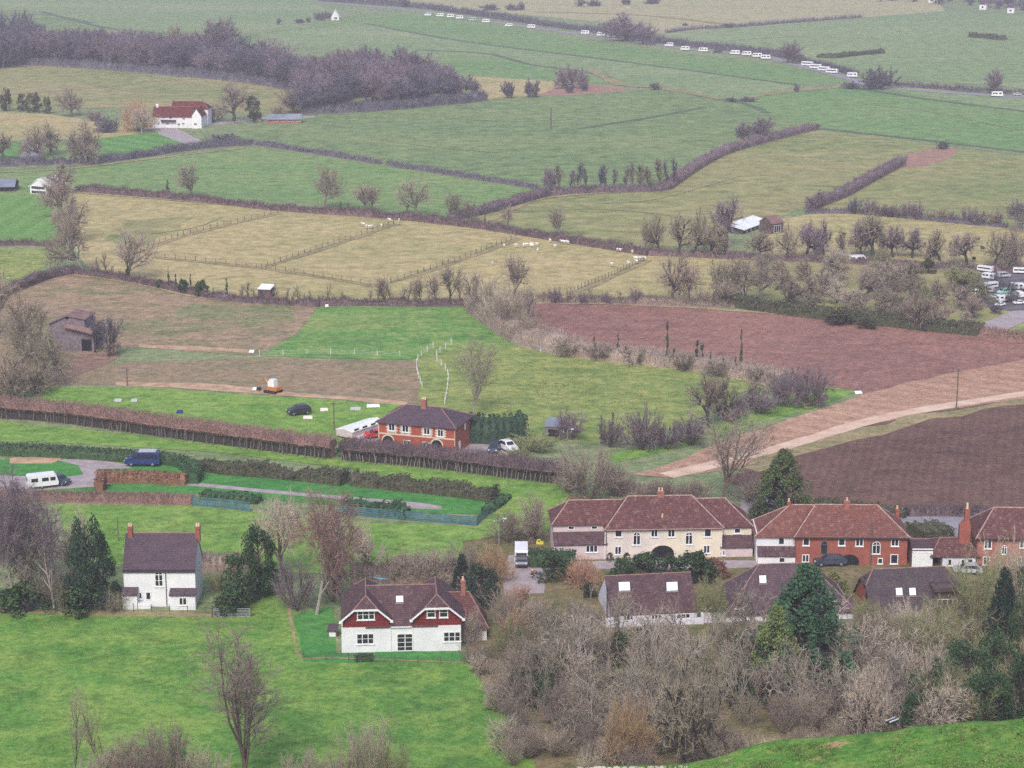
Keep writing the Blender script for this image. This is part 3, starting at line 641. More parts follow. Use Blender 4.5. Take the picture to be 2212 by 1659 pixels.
def hedge(label, pts, h, wd, leaf='plum', kind='twig', dens=1.0, sz=None, stems=False, name='hedge', group=None, ragged=.25, cap=9000):
    """continuous hedge along view-pixel foot line; h, wd in metres"""
    if kind == 'twig' and not stems and sum(q[1] for q in pts) / len(pts) < 700: h, wd, ragged = h * .78, wd * .55, max(ragged, .45)
    line = [P(*q) for q in smooth_line(pts, 5)]; mat = TWIG[leaf] if kind == 'twig' else LEAF[leaf]
    seg = [(a, b) for a, b in zip(line, line[1:])]; L = sum((b - a).length for a, b in seg)
    depth = line[len(line) // 2].length; px = depth / 2090                       # metres per rendered pixel
    O = line[0].copy(); mb = MB(); core = []
    def hh(s): return h * (1 - ragged * .5 + ragged * (noise.noise(Vector((s * .22, O.x * .1, 0))) + .6 * noise.noise(Vector((s * .9, O.x * .1, 4)))))
    s = 0; ring = []
    prof = [(-.5, 0), (-.5, .55), (-.36, .84), (-.12, .93), (.12, .93), (.36, .84), (.5, .55), (.5, 0)]
    if stems: prof = [(-.22, 0), (-.24, .48), (-.5, .62), (-.36, .86), (-.12, .93), (.12, .93), (.36, .86), (.5, .62), (.24, .48), (.22, 0)]
    step = max(.6, px * 1.5); samples = []
    for a, b in seg:
        l = (b - a).length; n = max(1, int(l / step)); d = (b - a).normalized()
        for k in range(n): samples.append((a.lerp(b, k / n), d, s + l * k / n))
        s += l
    samples.append((line[-1], (line[-1] - line[-2]).normalized(), s))
    vs = []
    for q, d, ss in samples:
        nrm = Vector((-d.y, d.x, 0)); H = hh(ss)
        for (u, v) in prof:
            j = 1 + .10 * noise.noise(Vector((ss * .4 + u * 9, v * 3, O.y)))
            vs.append(q - O + nrm * u * wd * j + Vector((0, 0, v * H * (.9 + .1 * j))))
    m = len(prof)
    mb.add(vs, [(i * m + k, i * m + k + 1, (i + 1) * m + k + 1, (i + 1) * m + k) for i in range(len(samples) - 1) for k in range(m - 1)] + [tuple(range(m)), tuple(range(len(vs) - 1, len(vs) - 1 - m, -1))])
    size = sz or max(.10, px * (1.0 if kind == 'twig' else 1.5))
    N = int(min(cap, dens * L * (h * 2 + wd) / (size * size) * (.8 if kind == 'twig' else .8)))
    for i in range(N):
        q, d, ss = samples[rng.randrange(len(samples))]; nrm = Vector((-d.y, d.x, 0)); H = hh(ss)
        u = rng.uniform(-.5, .5); v = rng.random() ** .7
        if stems and v < .5: v = rng.uniform(.5, .9)
        if rng.random() < .65: u = math.copysign(.5, u) * rng.uniform(.9, 1.1)
        else: v = rng.uniform(.85, 1.0)
        p = q - O + d * rng.uniform(-.5, .5) * step + nrm * u * wd + Vector((0, 0, v * H))
        if kind == 'twig':
            mb.sliver(p, (Vector((rng.gauss(0, .4), rng.gauss(0, .4), 1)) + nrm * u).normalized(), size * rng.uniform(2.2, 5), size * .42)
        else: mb.leaf(p, size * 1.5, flat=.3)
    root = empty(name, O, 0, label, 'hedge', group)
    fo = obj('foliage', mb, mat, root)
    if stems:                                                      # shade of the gaps between stems, painted dark on the core's foot
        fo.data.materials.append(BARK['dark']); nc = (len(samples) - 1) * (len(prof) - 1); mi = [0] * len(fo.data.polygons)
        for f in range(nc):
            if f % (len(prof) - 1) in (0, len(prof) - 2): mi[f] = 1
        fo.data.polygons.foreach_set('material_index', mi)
    if stems:                                                      # pale cut stems showing along the foot
        st = MB(); q0 = 0
        while q0 < L:
            i = min(int(q0 / L * (len(samples) - 1)), len(samples) - 1); q, d, ss = samples[i]; nrm = Vector((d.y, -d.x, 0))
            b = q - O + nrm * wd * rng.uniform(.30, .56); l = Vector((d.x * rng.uniform(-.22, .22), 0, 1))
            st.tube([b, b + l * h * rng.uniform(.4, .66)], [.085 * rng.uniform(.6, 1.7), .06], 4)
            q0 += rng.uniform(.3, 1.0) if noise.noise(Vector((q0 * .13, 1, O.y))) > -.15 else rng.uniform(1.0, 3.2)
        obj('stems', st, BARK['grey'], root)['kind'] = 'stuff'
    return root
# ================================================================ buildings
W = dict(
 white=M('white_render', (.78, .78, .79), (.68, .68, .70), .5, rough=.8), cream=M('cream_render', (.74, .66, .52), (.66, .59, .47), .6, rough=.85),
 pink=M('pinkish_render', (.62, .51, .50), (.54, .44, .44), .6, rough=.85), lilac=M('lilac_white_render', (.72, .70, .76), (.60, .58, .64), .8, rough=.85),
 brick=brick_mat('orange_brick', srgb(172, 84, 62), srgb(152, 74, 58), srgb(160, 108, 90)), brick2=brick_mat('red_brick', srgb(158, 88, 72), srgb(142, 80, 68), srgb(150, 110, 96)),
 pinkbrick=brick_mat('weathered_brick', srgb(166, 106, 94), srgb(150, 96, 88), srgb(160, 120, 108)),
 tile_hung=roof_mat('hung_clay_tiles', srgb(132, 50, 46), srgb(110, 40, 40)), stone=M('grey_stone', srgb(136, 124, 128), srgb(108, 98, 104), 1.2, rough=.95),
 cut=M('cut_stone', (.66, .56, .42), (.56, .47, .36), 1.5), timber=M('weathered_timber', srgb(110, 92, 86), srgb(84, 70, 68), .8),
 blue=M('pale_blue_render', srgb(160, 176, 222), srgb(140, 156, 204), .7),
)
RF = dict(
 brown=roof_mat('brown_plain_tiles', srgb(96, 72, 74), srgb(76, 58, 63), srgb(124, 106, 98)), slate=roof_mat('dark_slate', srgb(92, 76, 84), srgb(78, 64, 74)),
 red=roof_mat('red_clay_tiles', srgb(108, 70, 66), srgb(86, 58, 58), srgb(150, 124, 114)), red2=roof_mat('bright_clay_tiles', srgb(126, 80, 70), srgb(104, 68, 64), srgb(156, 124, 108)),
 dark=roof_mat('dark_concrete_tiles', srgb(88, 70, 72), srgb(74, 60, 64)), purple=roof_mat('purple_brown_tiles', srgb(98, 78, 84), srgb(80, 64, 70), srgb(120, 104, 98)),
 moss=roof_mat('mossy_dark_tiles', srgb(86, 74, 80), srgb(74, 64, 70), srgb(110, 102, 62)), farm=roof_mat('farm_clay_tiles', srgb(112, 52, 44), srgb(88, 44, 42)),
 white=M('white_roof_sheet', (.80, .82, .80), (.68, .70, .70), .5), tin=M('blue_grey_roof_sheet', srgb(132, 138, 150), srgb(112, 120, 134), .2), rust=M('rusty_tin', srgb(140, 110, 104), srgb(112, 88, 88), .5),
)
XM = dict(
 frame=M('white_window_frame', (.82, .82, .82)), glass=M('dark_window_glass', (.028, .032, .04), (.02, .022, .028), rough=.12, spec=.6), lead=M('dark_gutter', (.05, .05, .055)),
 ridge=M('pale_ridge_tiles', srgb(182, 154, 142), srgb(150, 122, 114), 2.0), ridge2=M('grey_brown_ridge', srgb(150, 118, 110), srgb(122, 96, 92), 2.0), pot=M('buff_chimney_pot', (.70, .56, .36), (.6, .46, .30)),
 sky=M('rooflight_painted_sky', (.80, .84, .86), (.74, .79, .82), rough=.15, spec=.6), blue=M('bluish_frame', srgb(110, 126, 130)), door=M('white_panel_door', (.76, .78, .74), (.7, .72, .7), 1.0),  # rooflight panes: sky reflection put into their pale base colour
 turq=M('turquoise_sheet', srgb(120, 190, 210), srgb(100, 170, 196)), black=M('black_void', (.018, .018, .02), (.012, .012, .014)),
 pink=M('terracotta_pot', srgb(150, 98, 92), srgb(120, 80, 78)), yellow=M('yellow_plastic', (.75, .65, .08)), red=M('red_plastic', (.6, .06, .06)),
)
class House:
    def __init__(s, name, label, cat, l, r, crop=(0, 0, 1), group=None):
        s.c = crop
        A, B = P(*s.vp(*l)), P(*s.vp(*r)); s.A = A; s.ax = (B - A).normalized(); s.n = Vector((-s.ax.y, s.ax.x, 0)); s.W = (B - A).length
        s.root = empty(name, A, math.atan2(s.ax.y, s.ax.x), label, cat, group)
    def vp(s, x, y): return s.c[0] + x * s.c[2], s.c[1] + y * s.c[2]
    def fp(s, x, y, d=0):
        D = ray(*s.vp(x, y)); t = (s.A + s.n * d - OC).dot(s.n) / D.dot(s.n); q = OC + D * t - s.A
        return q.dot(s.ax), q.z
    def X(s, x, y, d=0): return s.fp(x, y, d)[0]
    def Z(s, x, y, d=0): return s.fp(x, y, d)[1]
    def o(s, name, mb, mat, parent=None): return obj(name, mb, mat, parent or s.root)
    def wall(s, x0, x1, y0, y1, z, mat, gable=None, z0=-.3):
        """gable=('x'|'y', ridge height): pointed ends of the wall under a gable roof"""
        mb = MB()
        if not gable: mb.box(x0, x1, y0, y1, z0, z)
        elif gable[0] == 'x' and len(gable) == 3:                  # end wall cut off under a half hip
            ym = (y0 + y1) / 2; f = (gable[2] - z) / (gable[1] - z); ya, yb = y0 + (ym - y0) * f, y1 - (y1 - ym) * f
            mb.prism([(x1, y0, z0), (x1, y1, z0), (x1, y1, z), (x1, yb, gable[2]), (x1, ya, gable[2]), (x1, y0, z)], (x0 - x1, 0, 0))
        elif gable[0] == 'x':
            ym = (y0 + y1) / 2; mb.prism([(x1, y0, z0), (x1, y1, z0), (x1, y1, z), (x1, ym, gable[1]), (x1, y0, z)], (x0 - x1, 0, 0))
        else:
            xm = (x0 + x1) / 2; mb.prism([(x0, y0, z0), (x1, y0, z0), (x1, y0, z), (xm, y0, gable[1]), (x0, y0, z)], (0, y1 - y0, 0))
        return s.o('wall', mb, W[mat])
    def roof(s, x0, x1, y0, y1, ze, zr, mat, hl=0, hr=0, ov=.3, axis='x', ridge='ridge', half=None, th=.16, parent=None, ym=None):
        """pitched roof; hl, hr = how far the ridge stops short of each end (0 = gable); half = height where a half hip starts"""
        T = (lambda x, y, z: (x, y, z)) if axis == 'x' else (lambda x, y, z: (y, x, z))
        flip = axis != 'x'
        oy = ov; oxl = ov if hl else ov * .4; oxr = ov if hr else ov * .4
        ym = (y0 + y1) / 2 if ym is None else ym; sl = (zr - ze) / max(.1, ym - y0); zo = ze - oy * sl
        X0, X1, Y0, Y1 = x0 - oxl, x1 + oxr, y0 - oy, y1 + oy
        slb = (zr - ze) / max(.1, y1 - ym); zob = ze - oy * slb
        mb = MB(); lines = []
        R0, R1 = (x0 + hl if hl else X0), (x1 - hr if hr else X1)
        if half:                                                    # half hips at both ends
            f = (half - zo) / (zr - zo); ya, yb = Y0 + (ym - Y0) * f, Y1 - (Y1 - ym) * f
            top = [(X0, Y0, zo), (X1, Y0, zo), (X1, ya, half), (R1, ym, zr), (R0, ym, zr), (X0, ya, half)]
            bk = [(X1, Y1, zob), (X0, Y1, zob), (X0, yb, half), (R0, ym, zr), (R1, ym, zr), (X1, yb, half)]
            faces = [top, bk, [(X0, yb, half), (X0, ya, half), (R0, ym, zr)], [(X1, ya, half), (X1, yb, half), (R1, ym, zr)]]
            lines = [((R0, ym, zr), (R1, ym, zr)), ((X0, ya, half), (R0, ym, zr)), ((X0, yb, half), (R0, ym, zr)), ((X1, ya, half), (R1, ym, zr)), ((X1, yb, half), (R1, ym, zr))]
        else:
            faces = [[(X0, Y0, zo), (X1, Y0, zo), (R1, ym, zr), (R0, ym, zr)], [(X1, Y1, zob), (X0, Y1, zob), (R0, ym, zr), (R1, ym, zr)]]
            lines = [((R0, ym, zr), (R1, ym, zr))]
            if hl: faces.append([(X0, Y1, zob), (X0, Y0, zo), (R0, ym, zr)]); lines += [((X0, Y0, zo), (R0, ym, zr)), ((X0, Y1, zob), (R0, ym, zr))]
            if hr: faces.append([(X1, Y0, zo), (X1, Y1, zob), (R1, ym, zr)]); lines += [((X1, Y0, zo), (R1, ym, zr)), ((X1, Y1, zob), (R1, ym, zr))]
        for f in faces:
            pts = [T(*q) for q in f]
            if flip: pts = pts[::-1]
            mb.prism(pts, (0, 0, -th))
        r = s.o('roof', mb, RF[mat], parent)
        rb = MB()
        for a, b in lines: rb.bar(Vector(T(*a)) + Vector((0, 0, .02)), Vector(T(*b)) + Vector((0, 0, .02)), .11, 5)
        s.o('ridge_tiles', rb, XM[ridge], r)
        return r
    def gutter(s, x0, x1, y, z, mat='lead'):
        mb = MB(); mb.box(x0, x1, y - .13, y, z - .12, z); s.o('gutter', mb, XM[mat])
    def leanto(s, x0, x1, ytop, ybot, zt, zb, mat, wallmat=None, ov=.2, name='roof'):
        mb = MB(); k = (zt - zb) / (ytop - ybot); ye = ybot - ov; ze = zb - ov * k
        mb.prism([(x0 - .12, ye, ze), (x1 + .12, ye, ze), (x1 + .12, ytop - .01, zt), (x0 - .12, ytop - .01, zt)], (0, 0, -.14)); r = s.o(name, mb, RF[mat])
        if wallmat:
            wb = MB(); wb.prism([(x1, ybot, -.3), (x1, ytop - .01, -.3), (x1, ytop - .01, zt - .16), (x1, ybot, zb - .16)], (x0 - x1, 0, 0)); s.o('wall', wb, W[wallmat])
        return r
    def win(s, x0, y0, x1, y1, d=0, lights=2, rows=1, arch=False, frame='frame', glass='glass', sill=True, fw=.12, name='window', label=None):
        X0, Z1 = s.fp(x0, y0, d); X1, Z0 = s.fp(x1, y1, d); X1 = s.X(x1, (y0 + y1) / 2, d); X0 = s.X(x0, (y0 + y1) / 2, d)
        return s.winm(X0, X1, Z0, Z1, d, lights, rows, arch, frame, glass, sill, fw, name)
    def winm(s, X0, X1, Z0, Z1, d=0, lights=2, rows=1, arch=False, frame='frame', glass='glass', sill=True, fw=.09, name='window'):
        mb = MB(); a, b = d - .06, d - .004
        R = (X1 - X0) / 2; zt = Z1 - R * .9 if arch else Z1
        mb.box(X0, X0 + fw, a, b, Z0, zt); mb.box(X1 - fw, X1, a, b, Z0, zt); mb.box(X0 + fw, X1 - fw, a, b, Z0, Z0 + fw)
        if not arch: mb.box(X0 + fw, X1 - fw, a, b, Z1 - fw, Z1)
        else:
            xm = (X0 + X1) / 2; n = 10; mb.box(X0 + fw, X1 - fw, a + .004, b, zt - fw * .5, zt + fw * .3)
            for k in range(n):
                t0, t1 = math.pi * k / n, math.pi * (k + 1) / n
                q = [(xm + math.cos(t) * rr, a, zt + math.sin(t) * rr * .9) for t, rr in ((t0, R), (t1, R), (t1, R - fw), (t0, R - fw))]
                mb.prism(q[::-1], (0, b - a, 0))
        for k in range(1, lights):
            x = X0 + (X1 - X0) * k / lights; mb.box(x - fw * .45, x + fw * .45, a + .002, b, Z0 + fw, zt - fw if not arch else Z1 - fw)
        for k in range(1, rows):
            z = Z0 + (zt - Z0) * k / rows; mb.box(X0 + fw, X1 - fw, a + .008, b, z - fw * .25, z + fw * .25)
        w0 = s.o(name, mb, XM[frame]); g = MB(); e = .02
        if arch:
            n = 12; xm = (X0 + X1) / 2
            g.prism([(X0 + e, d - .025, Z0 + e), (X1 - e, d - .025, Z0 + e), (X1 - e, d - .025, zt)] + [(xm + math.cos(math.pi * k / n) * (R - e), d - .025, zt + math.sin(math.pi * k / n) * (R - e) * .9) for k in range(1, n)] + [(X0 + e, d - .025, zt)], (0, .02, 0))
        else: g.box(X0 + e, X1 - e, d - .025, d - .006, Z0 + e, Z1 - e)
        s.o('pane', g, XM[glass], w0)
        if sill:
            sb = MB(); sb.box(X0 - .08, X1 + .08, d - .14, d - .003, Z0 - .09, Z0 - .004); s.o('sill', sb, XM[frame], w0)
        return w0
    def chimney(s, x, y, z0, z1, wx=.7, wy=.6, mat='brick', pots=2, parent=None):
        mb = MB(); mb.box(x - wx / 2, x + wx / 2, y - wy / 2, y + wy / 2, z0, z1); mb.box(x - wx / 2 - .06, x + wx / 2 + .06, y - wy / 2 - .06, y + wy / 2 + .06, z1 - .28, z1 - .12)
        c = s.o('chimney', mb, W[mat] if mat in W else XM[mat], parent)
        for k in range(pots):
            pb = MB(); px = x + (k - (pots - 1) / 2) * wx / max(1, pots) * .95
            pb.tube([(px, y, z1), (px, y, z1 + .12), (px, y, z1 + .45)], [.16, .13, .14], 8); s.o('chimney_pot', pb, XM['pot'], c)
        return c
    def rooflight(s, p0, p1, slope_pt, wid, mat='sky', parent=None):
        """p0, p1: lower and upper middle points on the roof plane (local), wid: width"""
        a, b = Vector(p0), Vector(p1); n = Vector((0, -(b - a).z, (b - a).y)).normalized()
        f = MB(); x = wid / 2
        def ring(k, o): return [a + Vector((-x - k, 0, 0)) - (b - a).normalized() * k + n * o, a + Vector((x + k, 0, 0)) - (b - a).normalized() * k + n * o, b + Vector((x + k, 0, 0)) + (b - a).normalized() * k + n * o, b + Vector((-x - k, 0, 0)) + (b - a).normalized() * k + n * o]
        f.prism(ring(.10, .10), n * -.2); r = s.o('rooflight', f, XM['lead'], parent)
        g = MB(); g.prism(ring(0, .125), n * -.02); s.o('pane', g, XM[mat], r)
        sb = MB(); q = a - (b - a).normalized() * .2; sb.prism([q + Vector((-x - .12, 0, 0)) + n * .1, q + Vector((x + .12, 0, 0)) + n * .1, a + Vector((x + .12, 0, 0)) + n * .1 - (b - a).normalized() * .09, a + Vector((-x - .12, 0, 0)) + n * .1 - (b - a).normalized() * .09], n * -.1); s.o('flashing', sb, XM['ridge'], r)
        return r
    def on_plane(s, x, y, p, nrm):
        """local point of the plane (p, nrm in local axes) seen at crop pixel x, y"""
        D = ray(*s.vp(x, y)); Dl = Vector((D.dot(s.ax), D.dot(s.n), D.z)); Ol = OC - s.A; Ol = Vector((Ol.dot(s.ax), Ol.dot(s.n), Ol.z))
        t = (Vector(p) - Ol).dot(nrm) / Dl.dot(nrm); return Ol + Dl * t

# ---- 1 white cottage with two brick chimneys
h = House('cottage', 'white cottage with a dark slate roof and a brick chimney on each end', 'house', (1080, 975), (1696, 975), (0, 1067, .25))
W1 = h.W; D1 = 6.6; ze = h.Z(1300, 652); zr = h.Z(1400, 338, D1 / 2)
h.wall(0, W1, 0, D1, ze, 'white', ('x', zr - .1)); rf = h.roof(0, W1, 0, D1, ze, zr, 'slate', ov=.22, ridge='ridge2')
for x in (1126, 1709):
    h.chimney(h.X(x, 300, D1 / 2), D1 / 2, zr - 1.2, h.Z(x, 278, D1 / 2), .62, .9, 'brick2', 2, rf)
h.gutter(-.1, W1 + .1, -.2, ze + .02)
h.win(1336, 665, 1410, 800, lights=2, rows=2, arch=True)
mb = MB(); x = h.X(1436, 800); mb.box(x - .05, x + .05, -.12, -.02, .1, ze - .1); h.o('drainpipe', mb, XM['lead'])
h.leanto(h.X(1072, 900), h.X(1195, 900), 0, -1.1, h.Z(1130, 803), h.Z(1130, 862, -1.1), 'slate', 'white')
h.leanto(h.X(1482, 900), h.X(1700, 900), 0, -1.3, h.Z(1600, 812), h.Z(1600, 868, -1.3), 'slate', 'white')
h.win(1198, 848, 1230, 908, lights=1); h.win(1258, 845, 1306, 915, lights=1, sill=False, name='door'); h.win(1545, 893, 1616, 962, -1.3, lights=2)
mb = MB(); mb.box(h.X(1200, 950), h.X(1310, 950), -.9, -.7, -.2, .85); h.o('garden_wall', mb, W['white'])
# ---- 2 white house with two tile-hung gables
K2 = (553, 1121, .25)
h = House('gabled_house', 'white house with two dark red tile-hung gables and a brown tiled roof', 'house', (742, 1162), (1772, 1136), K2)
D2 = 9.0; W2 = h.W; zf = h.Z(950, 932)
a0, a1 = h.X(750, 900), h.X(1152, 900); b0, b1 = h.X(1360, 900), h.X(1772, 900)
ze = h.Z(752, 856); zh = h.Z(950, 770); zr = zh + 1.35
h.wall(0, W2, 0, D2 - .2, zf, 'white')
for (x0, x1) in ((a0, a1), (b0, b1)):
    xm = (x0 + x1) / 2; f = (zh - ze) / (zr - ze); xa, xb = x0 + (xm - x0) * f, x1 - (x1 - xm) * f
    mb = MB(); mb.prism([(x0, -.05, zf), (x1, -.05, zf), (x1, -.05, ze - .1), (xb, -.05, zh - .12), (xa, -.05, zh - .12), (x0, -.05, ze - .1)], (0, .3, 0)); h.o('tile_hung_gable', mb, W['tile_hung'])
    mb = MB(); mb.prism([(x0 + .02, .26, zf + .01), (x1 - .02, .26, zf + .01), (x1 - .02, .26, ze - .05), (xb, .26, zh - .15), (xa, .26, zh - .15), (x0 + .02, .26, ze - .05)], (0, D2 - .6, 0)); h.o('wall', mb, W['white'])
    r = h.roof(-.35 + .05, D2, x0, x1, ze, zr, 'brown', hl=1.2, hr=1.2, ov=.28, axis='y', half=zh, ridge='ridge2')
    mb = MB()
    sl = (zr - ze) / (xm - x0); zo = ze - .28 * sl; yb_ = -.62
    for p, q in (((x0 - .28, zo), (xa, zh)), ((xa, zh), (xb, zh)), ((xb, zh), (x1 + .28, zo))):
        dz = .26
        mb.prism([(p[0], yb_, p[1] - dz), (q[0], yb_, q[1] - dz), (q[0], yb_, q[1] + .02), (p[0], yb_, p[1] + .02)], (0, .12, 0))
    mb.box(x0 - .5, x0 - .1, yb_ - .02, yb_ + .14, zo - .34, zo - .02); mb.box(x1 + .1, x1 + .5, yb_ - .02, yb_ + .14, zo - .34, zo - .02)
    h.o('bargeboard', mb, XM['frame'], r)
ym = 4.6; zc = h.Z(1250, 572, ym)
cr = h.roof((a0 + a1) / 2, (b0 + b1) / 2, 0, 2 * ym, zf + .1, zc, 'brown', ov=.15, ridge='ridge2')
sl = (zc - zf - .1) / ym; n = Vector((0, -sl, 1)).normalized()
p0, p1 = h.on_plane(1242, 722, (0, 0, zf + .1), n), h.on_plane(1240, 668, (0, 0, zf + .1), n)
h.rooflight(p0, p1, None, .95, parent=cr)
h.win(872, 782, 1026, 870, -.06, 3, 2); h.win(1474, 766, 1552, 852, -.06, 1, 2); h.win(1582, 764, 1660, 850, -.06, 1, 2)
h.win(868, 990, 1020, 1080, 0, 3, 2); h.win(1216, 990, 1360, 1140, 0, 2, 4, name='french_doors', sill=False); h.win(1618, 975, 1768, 1058, 0, 3, 2)
h.gutter(a1 + .2, b0 - .2, -.15, zf - .02, 'frame')
for x in (a1 + .15, b0 - .15): mb = MB(); mb.box(x - .05, x + .05, -.11, -.01, .1, zf - .1); h.o('drainpipe', mb, XM['frame'])
ex0, ex1 = W2 + .02, h.X(1985, 700, 5); h.wall(ex0, ex1, 3.2, 8.2, 2.3, 'white'); er = h.roof(ex0 - 1.5, ex1, 3.2, 8.2, 2.3, h.Z(1830, 630, 5.7), 'red', hr=2.2, ridge='ridge2')
h.chimney(h.X(1788, 560, 5.7), 5.7, 3.4, h.Z(1788, 525, 5.7), .6, .55, 'pinkbrick', 1, er)
mb = MB(); mb.prism([(h.X(1080, 570, 7), 9.3, h.Z(1080, 570, 7)), (h.X(1165, 570, 7), 9.3, h.Z(1165, 572, 7)), (h.X(990, 498, 9.3), 11.2, h.Z(990, 498, 11.2))], (0, .1, -.1)); mb2 = MB(); mb2.box(h.X(985, 520, 10), h.X(1160, 520, 10), 9.1, 11.4, -.2, 2.6); h.o('wall', mb2, W['white']); h.o('turquoise_sheet', mb, XM['turq'])
H2 = h
# ---- 3 cream semi-detached pair with pale lower wings
K3 = (1106, 1047.6, .25)
h = House('semi_detached_house', 'long cream and pink rendered pair of houses with a red hipped roof and lower wings', 'house', (818, 645), (1802, 628), K3)
W3 = h.W; D3 = 8.4; ze = h.Z(1300, 372) + .26; zr = h.Z(1280, 94, D3 / 2); dd = 1.6
xL0, xL1 = h.X(356, 500, dd), -.01; xR0, xR1 = W3 + .01, h.X(2066, 500, dd)
mb = MB(); mb.box(0, W3 * .5, 0, D3, -.3, ze); h.o('wall', mb, M('pale_cream_render', (.70, .62, .55), (.60, .53, .48), .5))
mb = MB(); mb.box(W3 * .5 + .002, W3, 0, D3, -.3, ze); h.o('wall', mb, W['cream'])
rm = h.roof(0, W3, 0, D3, ze, zr, 'red', hl=max(1, h.X(1000, 95, D3 / 2)), hr=max(1, W3 - h.X(1552, 95, D3 / 2)), ov=.4)
zwl, zrl = h.Z(560, 338, dd) + .2, h.Z(700, 130, dd + 3.4)
h.wall(xL0, xL1, dd, dd + 6.8, zwl, 'pink'); h.roof(xL0, 3.5, dd, dd + 6.8, zwl, zrl, 'red', hl=h.X(490, 135, dd + 3.4) - xL0, hr=0, ov=.3)
zwr, zrr = h.Z(1940, 356, dd) + .2, h.Z(1700, 116, dd + 3.4)
h.wall(xR0, xR1, dd, dd + 6.8, zwr, 'cream'); h.roof(W3 - 3.5, xR1, dd, dd + 6.8, zwr, zrr, 'red', hl=0, hr=xR1 - h.X(1838, 116, dd + 3.4), ov=.3)
h.chimney(h.X(1283, 90, D3 / 2), D3 / 2, zr - .8, h.Z(1283, 50, D3 / 2), .95, .6, 'pinkbrick', 2, rm)
h.chimney(h.X(1300, 300, 1), 1.2, ze, ze + 1.1, .3, .3, 'pinkbrick', 1, rm)
h.gutter(-.2, W3 + .2, -.4, ze - .26, 'ridge')
for q in ((888, 378, 952, 450), (1660, 376, 1724, 448)): h.win(*q, lights=1)
for q in ((1198, 380, 1262, 450), (1344, 380, 1410, 450)): h.win(*q, lights=2)
for q in ((1044, 405, 1112, 518), (1496, 405, 1562, 515)): h.win(*q, lights=2, arch=True, fw=.12)
for q in ((886, 528, 946, 602), (1652, 520, 1712, 590)): h.win(*q, lights=2)
for q in ((482, 355, 540, 386), (682, 352, 740, 384)): h.win(*q, d=dd, lights=1, sill=False)
h.win(1918, 372, 1976, 418, d=dd, lights=1)
h.leanto(xL0 + .05, -.03, dd, 0.0, h.Z(600, 402, dd), h.Z(600, 505, -.1), 'brown', 'pink')
h.leanto(W3 + .03, xR1 - .02, dd, 0.0, h.Z(1900, 432, dd), h.Z(1900, 530, -.1), 'brown', 'pink')
h.win(636, 520, 742, 582, d=0, lights=3); h.win(1818, 560, 1842, 610, d=0, lights=1)
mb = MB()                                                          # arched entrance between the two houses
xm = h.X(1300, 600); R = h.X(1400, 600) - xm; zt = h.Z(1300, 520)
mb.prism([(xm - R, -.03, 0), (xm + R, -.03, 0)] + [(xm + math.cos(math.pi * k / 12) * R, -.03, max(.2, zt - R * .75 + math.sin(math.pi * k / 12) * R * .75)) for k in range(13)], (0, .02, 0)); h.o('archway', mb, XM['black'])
mb = MB()
for k in range(12):
    t0, t1 = math.pi * k / 12, math.pi * (k + 1) / 12
    q = [(xm + math.cos(t) * rr, -.12, max(.2, zt - R * .75 + math.sin(t) * rr * .75)) for t, rr in ((t0, R + .25), (t1, R + .25), (t1, R), (t0, R))]
    mb.prism(q[::-1], (0, .1, 0))
h.o('arch_surround', mb, W['cream'])
for x in (h.X(806, 480) - .04, h.X(1808, 480) + .04): mb = MB(); mb.box(x - .06, x + .06, -.14, -.03, 0, ze - .3); h.o('drainpipe', mb, XM['frame'])
H3 = h
# ---- 4 red brick semi with white boarded wing
K4 = (1659, 1047.6, .25)
h = House('brick_house', 'red brick house with a white boarded left wing and a tall pole in front', 'house', (236, 692), (1196, 700), K4)
W4 = h.W; D4 = 8.4; ze = h.Z(700, 450) + .26; zr = h.Z(680, 172, D4 / 2)
h.wall(0, W4, 0, D4, ze, 'brick2'); rm = h.roof(0, W4, 0, D4, ze, zr, 'red2', hl=max(1, h.X(410, 172, D4 / 2)), hr=max(1, W4 - h.X(945, 172, D4 / 2)), ov=.4)
dd = 1.2; xl = h.X(-100, 500, dd); zw = h.Z(100, 436, dd) + .22; h.wall(xl, -.02, dd, dd + 7, zw, 'white'); h.roof(xl, 3, dd, dd + 7, zw, h.Z(300, 172, dd + 3.5), 'red2', hl=h.X(192, 174, dd + 3.5) - xl, ov=.35)
h.leanto(xl + .2, -.04, dd, 0.05, h.Z(100, 528, dd), h.Z(100, 602, .05), 'brown', 'white')
h.win(88, 444, 144, 516, d=dd, lights=1, sill=False); h.win(92, 624, 148, 672, d=0.05, lights=1, sill=False)
for q, l in (((300, 455, 360, 525), 1), ((607, 458, 668, 525), 1), ((755, 450, 826, 530), 2), ((1062, 450, 1132, 530), 2), ((293, 600, 356, 668), 2), ((946, 630, 992, 682), 1), ((1056, 597, 1124, 682), 1)): h.win(*q, lights=l)
h.win(455, 484, 516, 600, lights=1, arch=True, frame='blue', fw=.07, sill=False); h.win(900, 488, 972, 596, lights=2, arch=True, fw=.1)
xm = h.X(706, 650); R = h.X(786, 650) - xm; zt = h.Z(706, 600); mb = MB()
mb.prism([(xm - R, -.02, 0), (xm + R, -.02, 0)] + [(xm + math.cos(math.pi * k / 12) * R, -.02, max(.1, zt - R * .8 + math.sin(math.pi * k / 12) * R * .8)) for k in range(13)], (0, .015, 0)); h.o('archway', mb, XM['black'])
h.chimney(h.X(677, 200, D4 / 2), D4 / 2 - .3, zr - 1.0, h.Z(677, 128, D4 / 2), .8, .7, 'pinkbrick', 1, rm); h.chimney(h.X(1108, 260, D4), D4 - .6, 1, h.Z(1108, 192, D4), .55, .8, 'brick2', 1, rm)
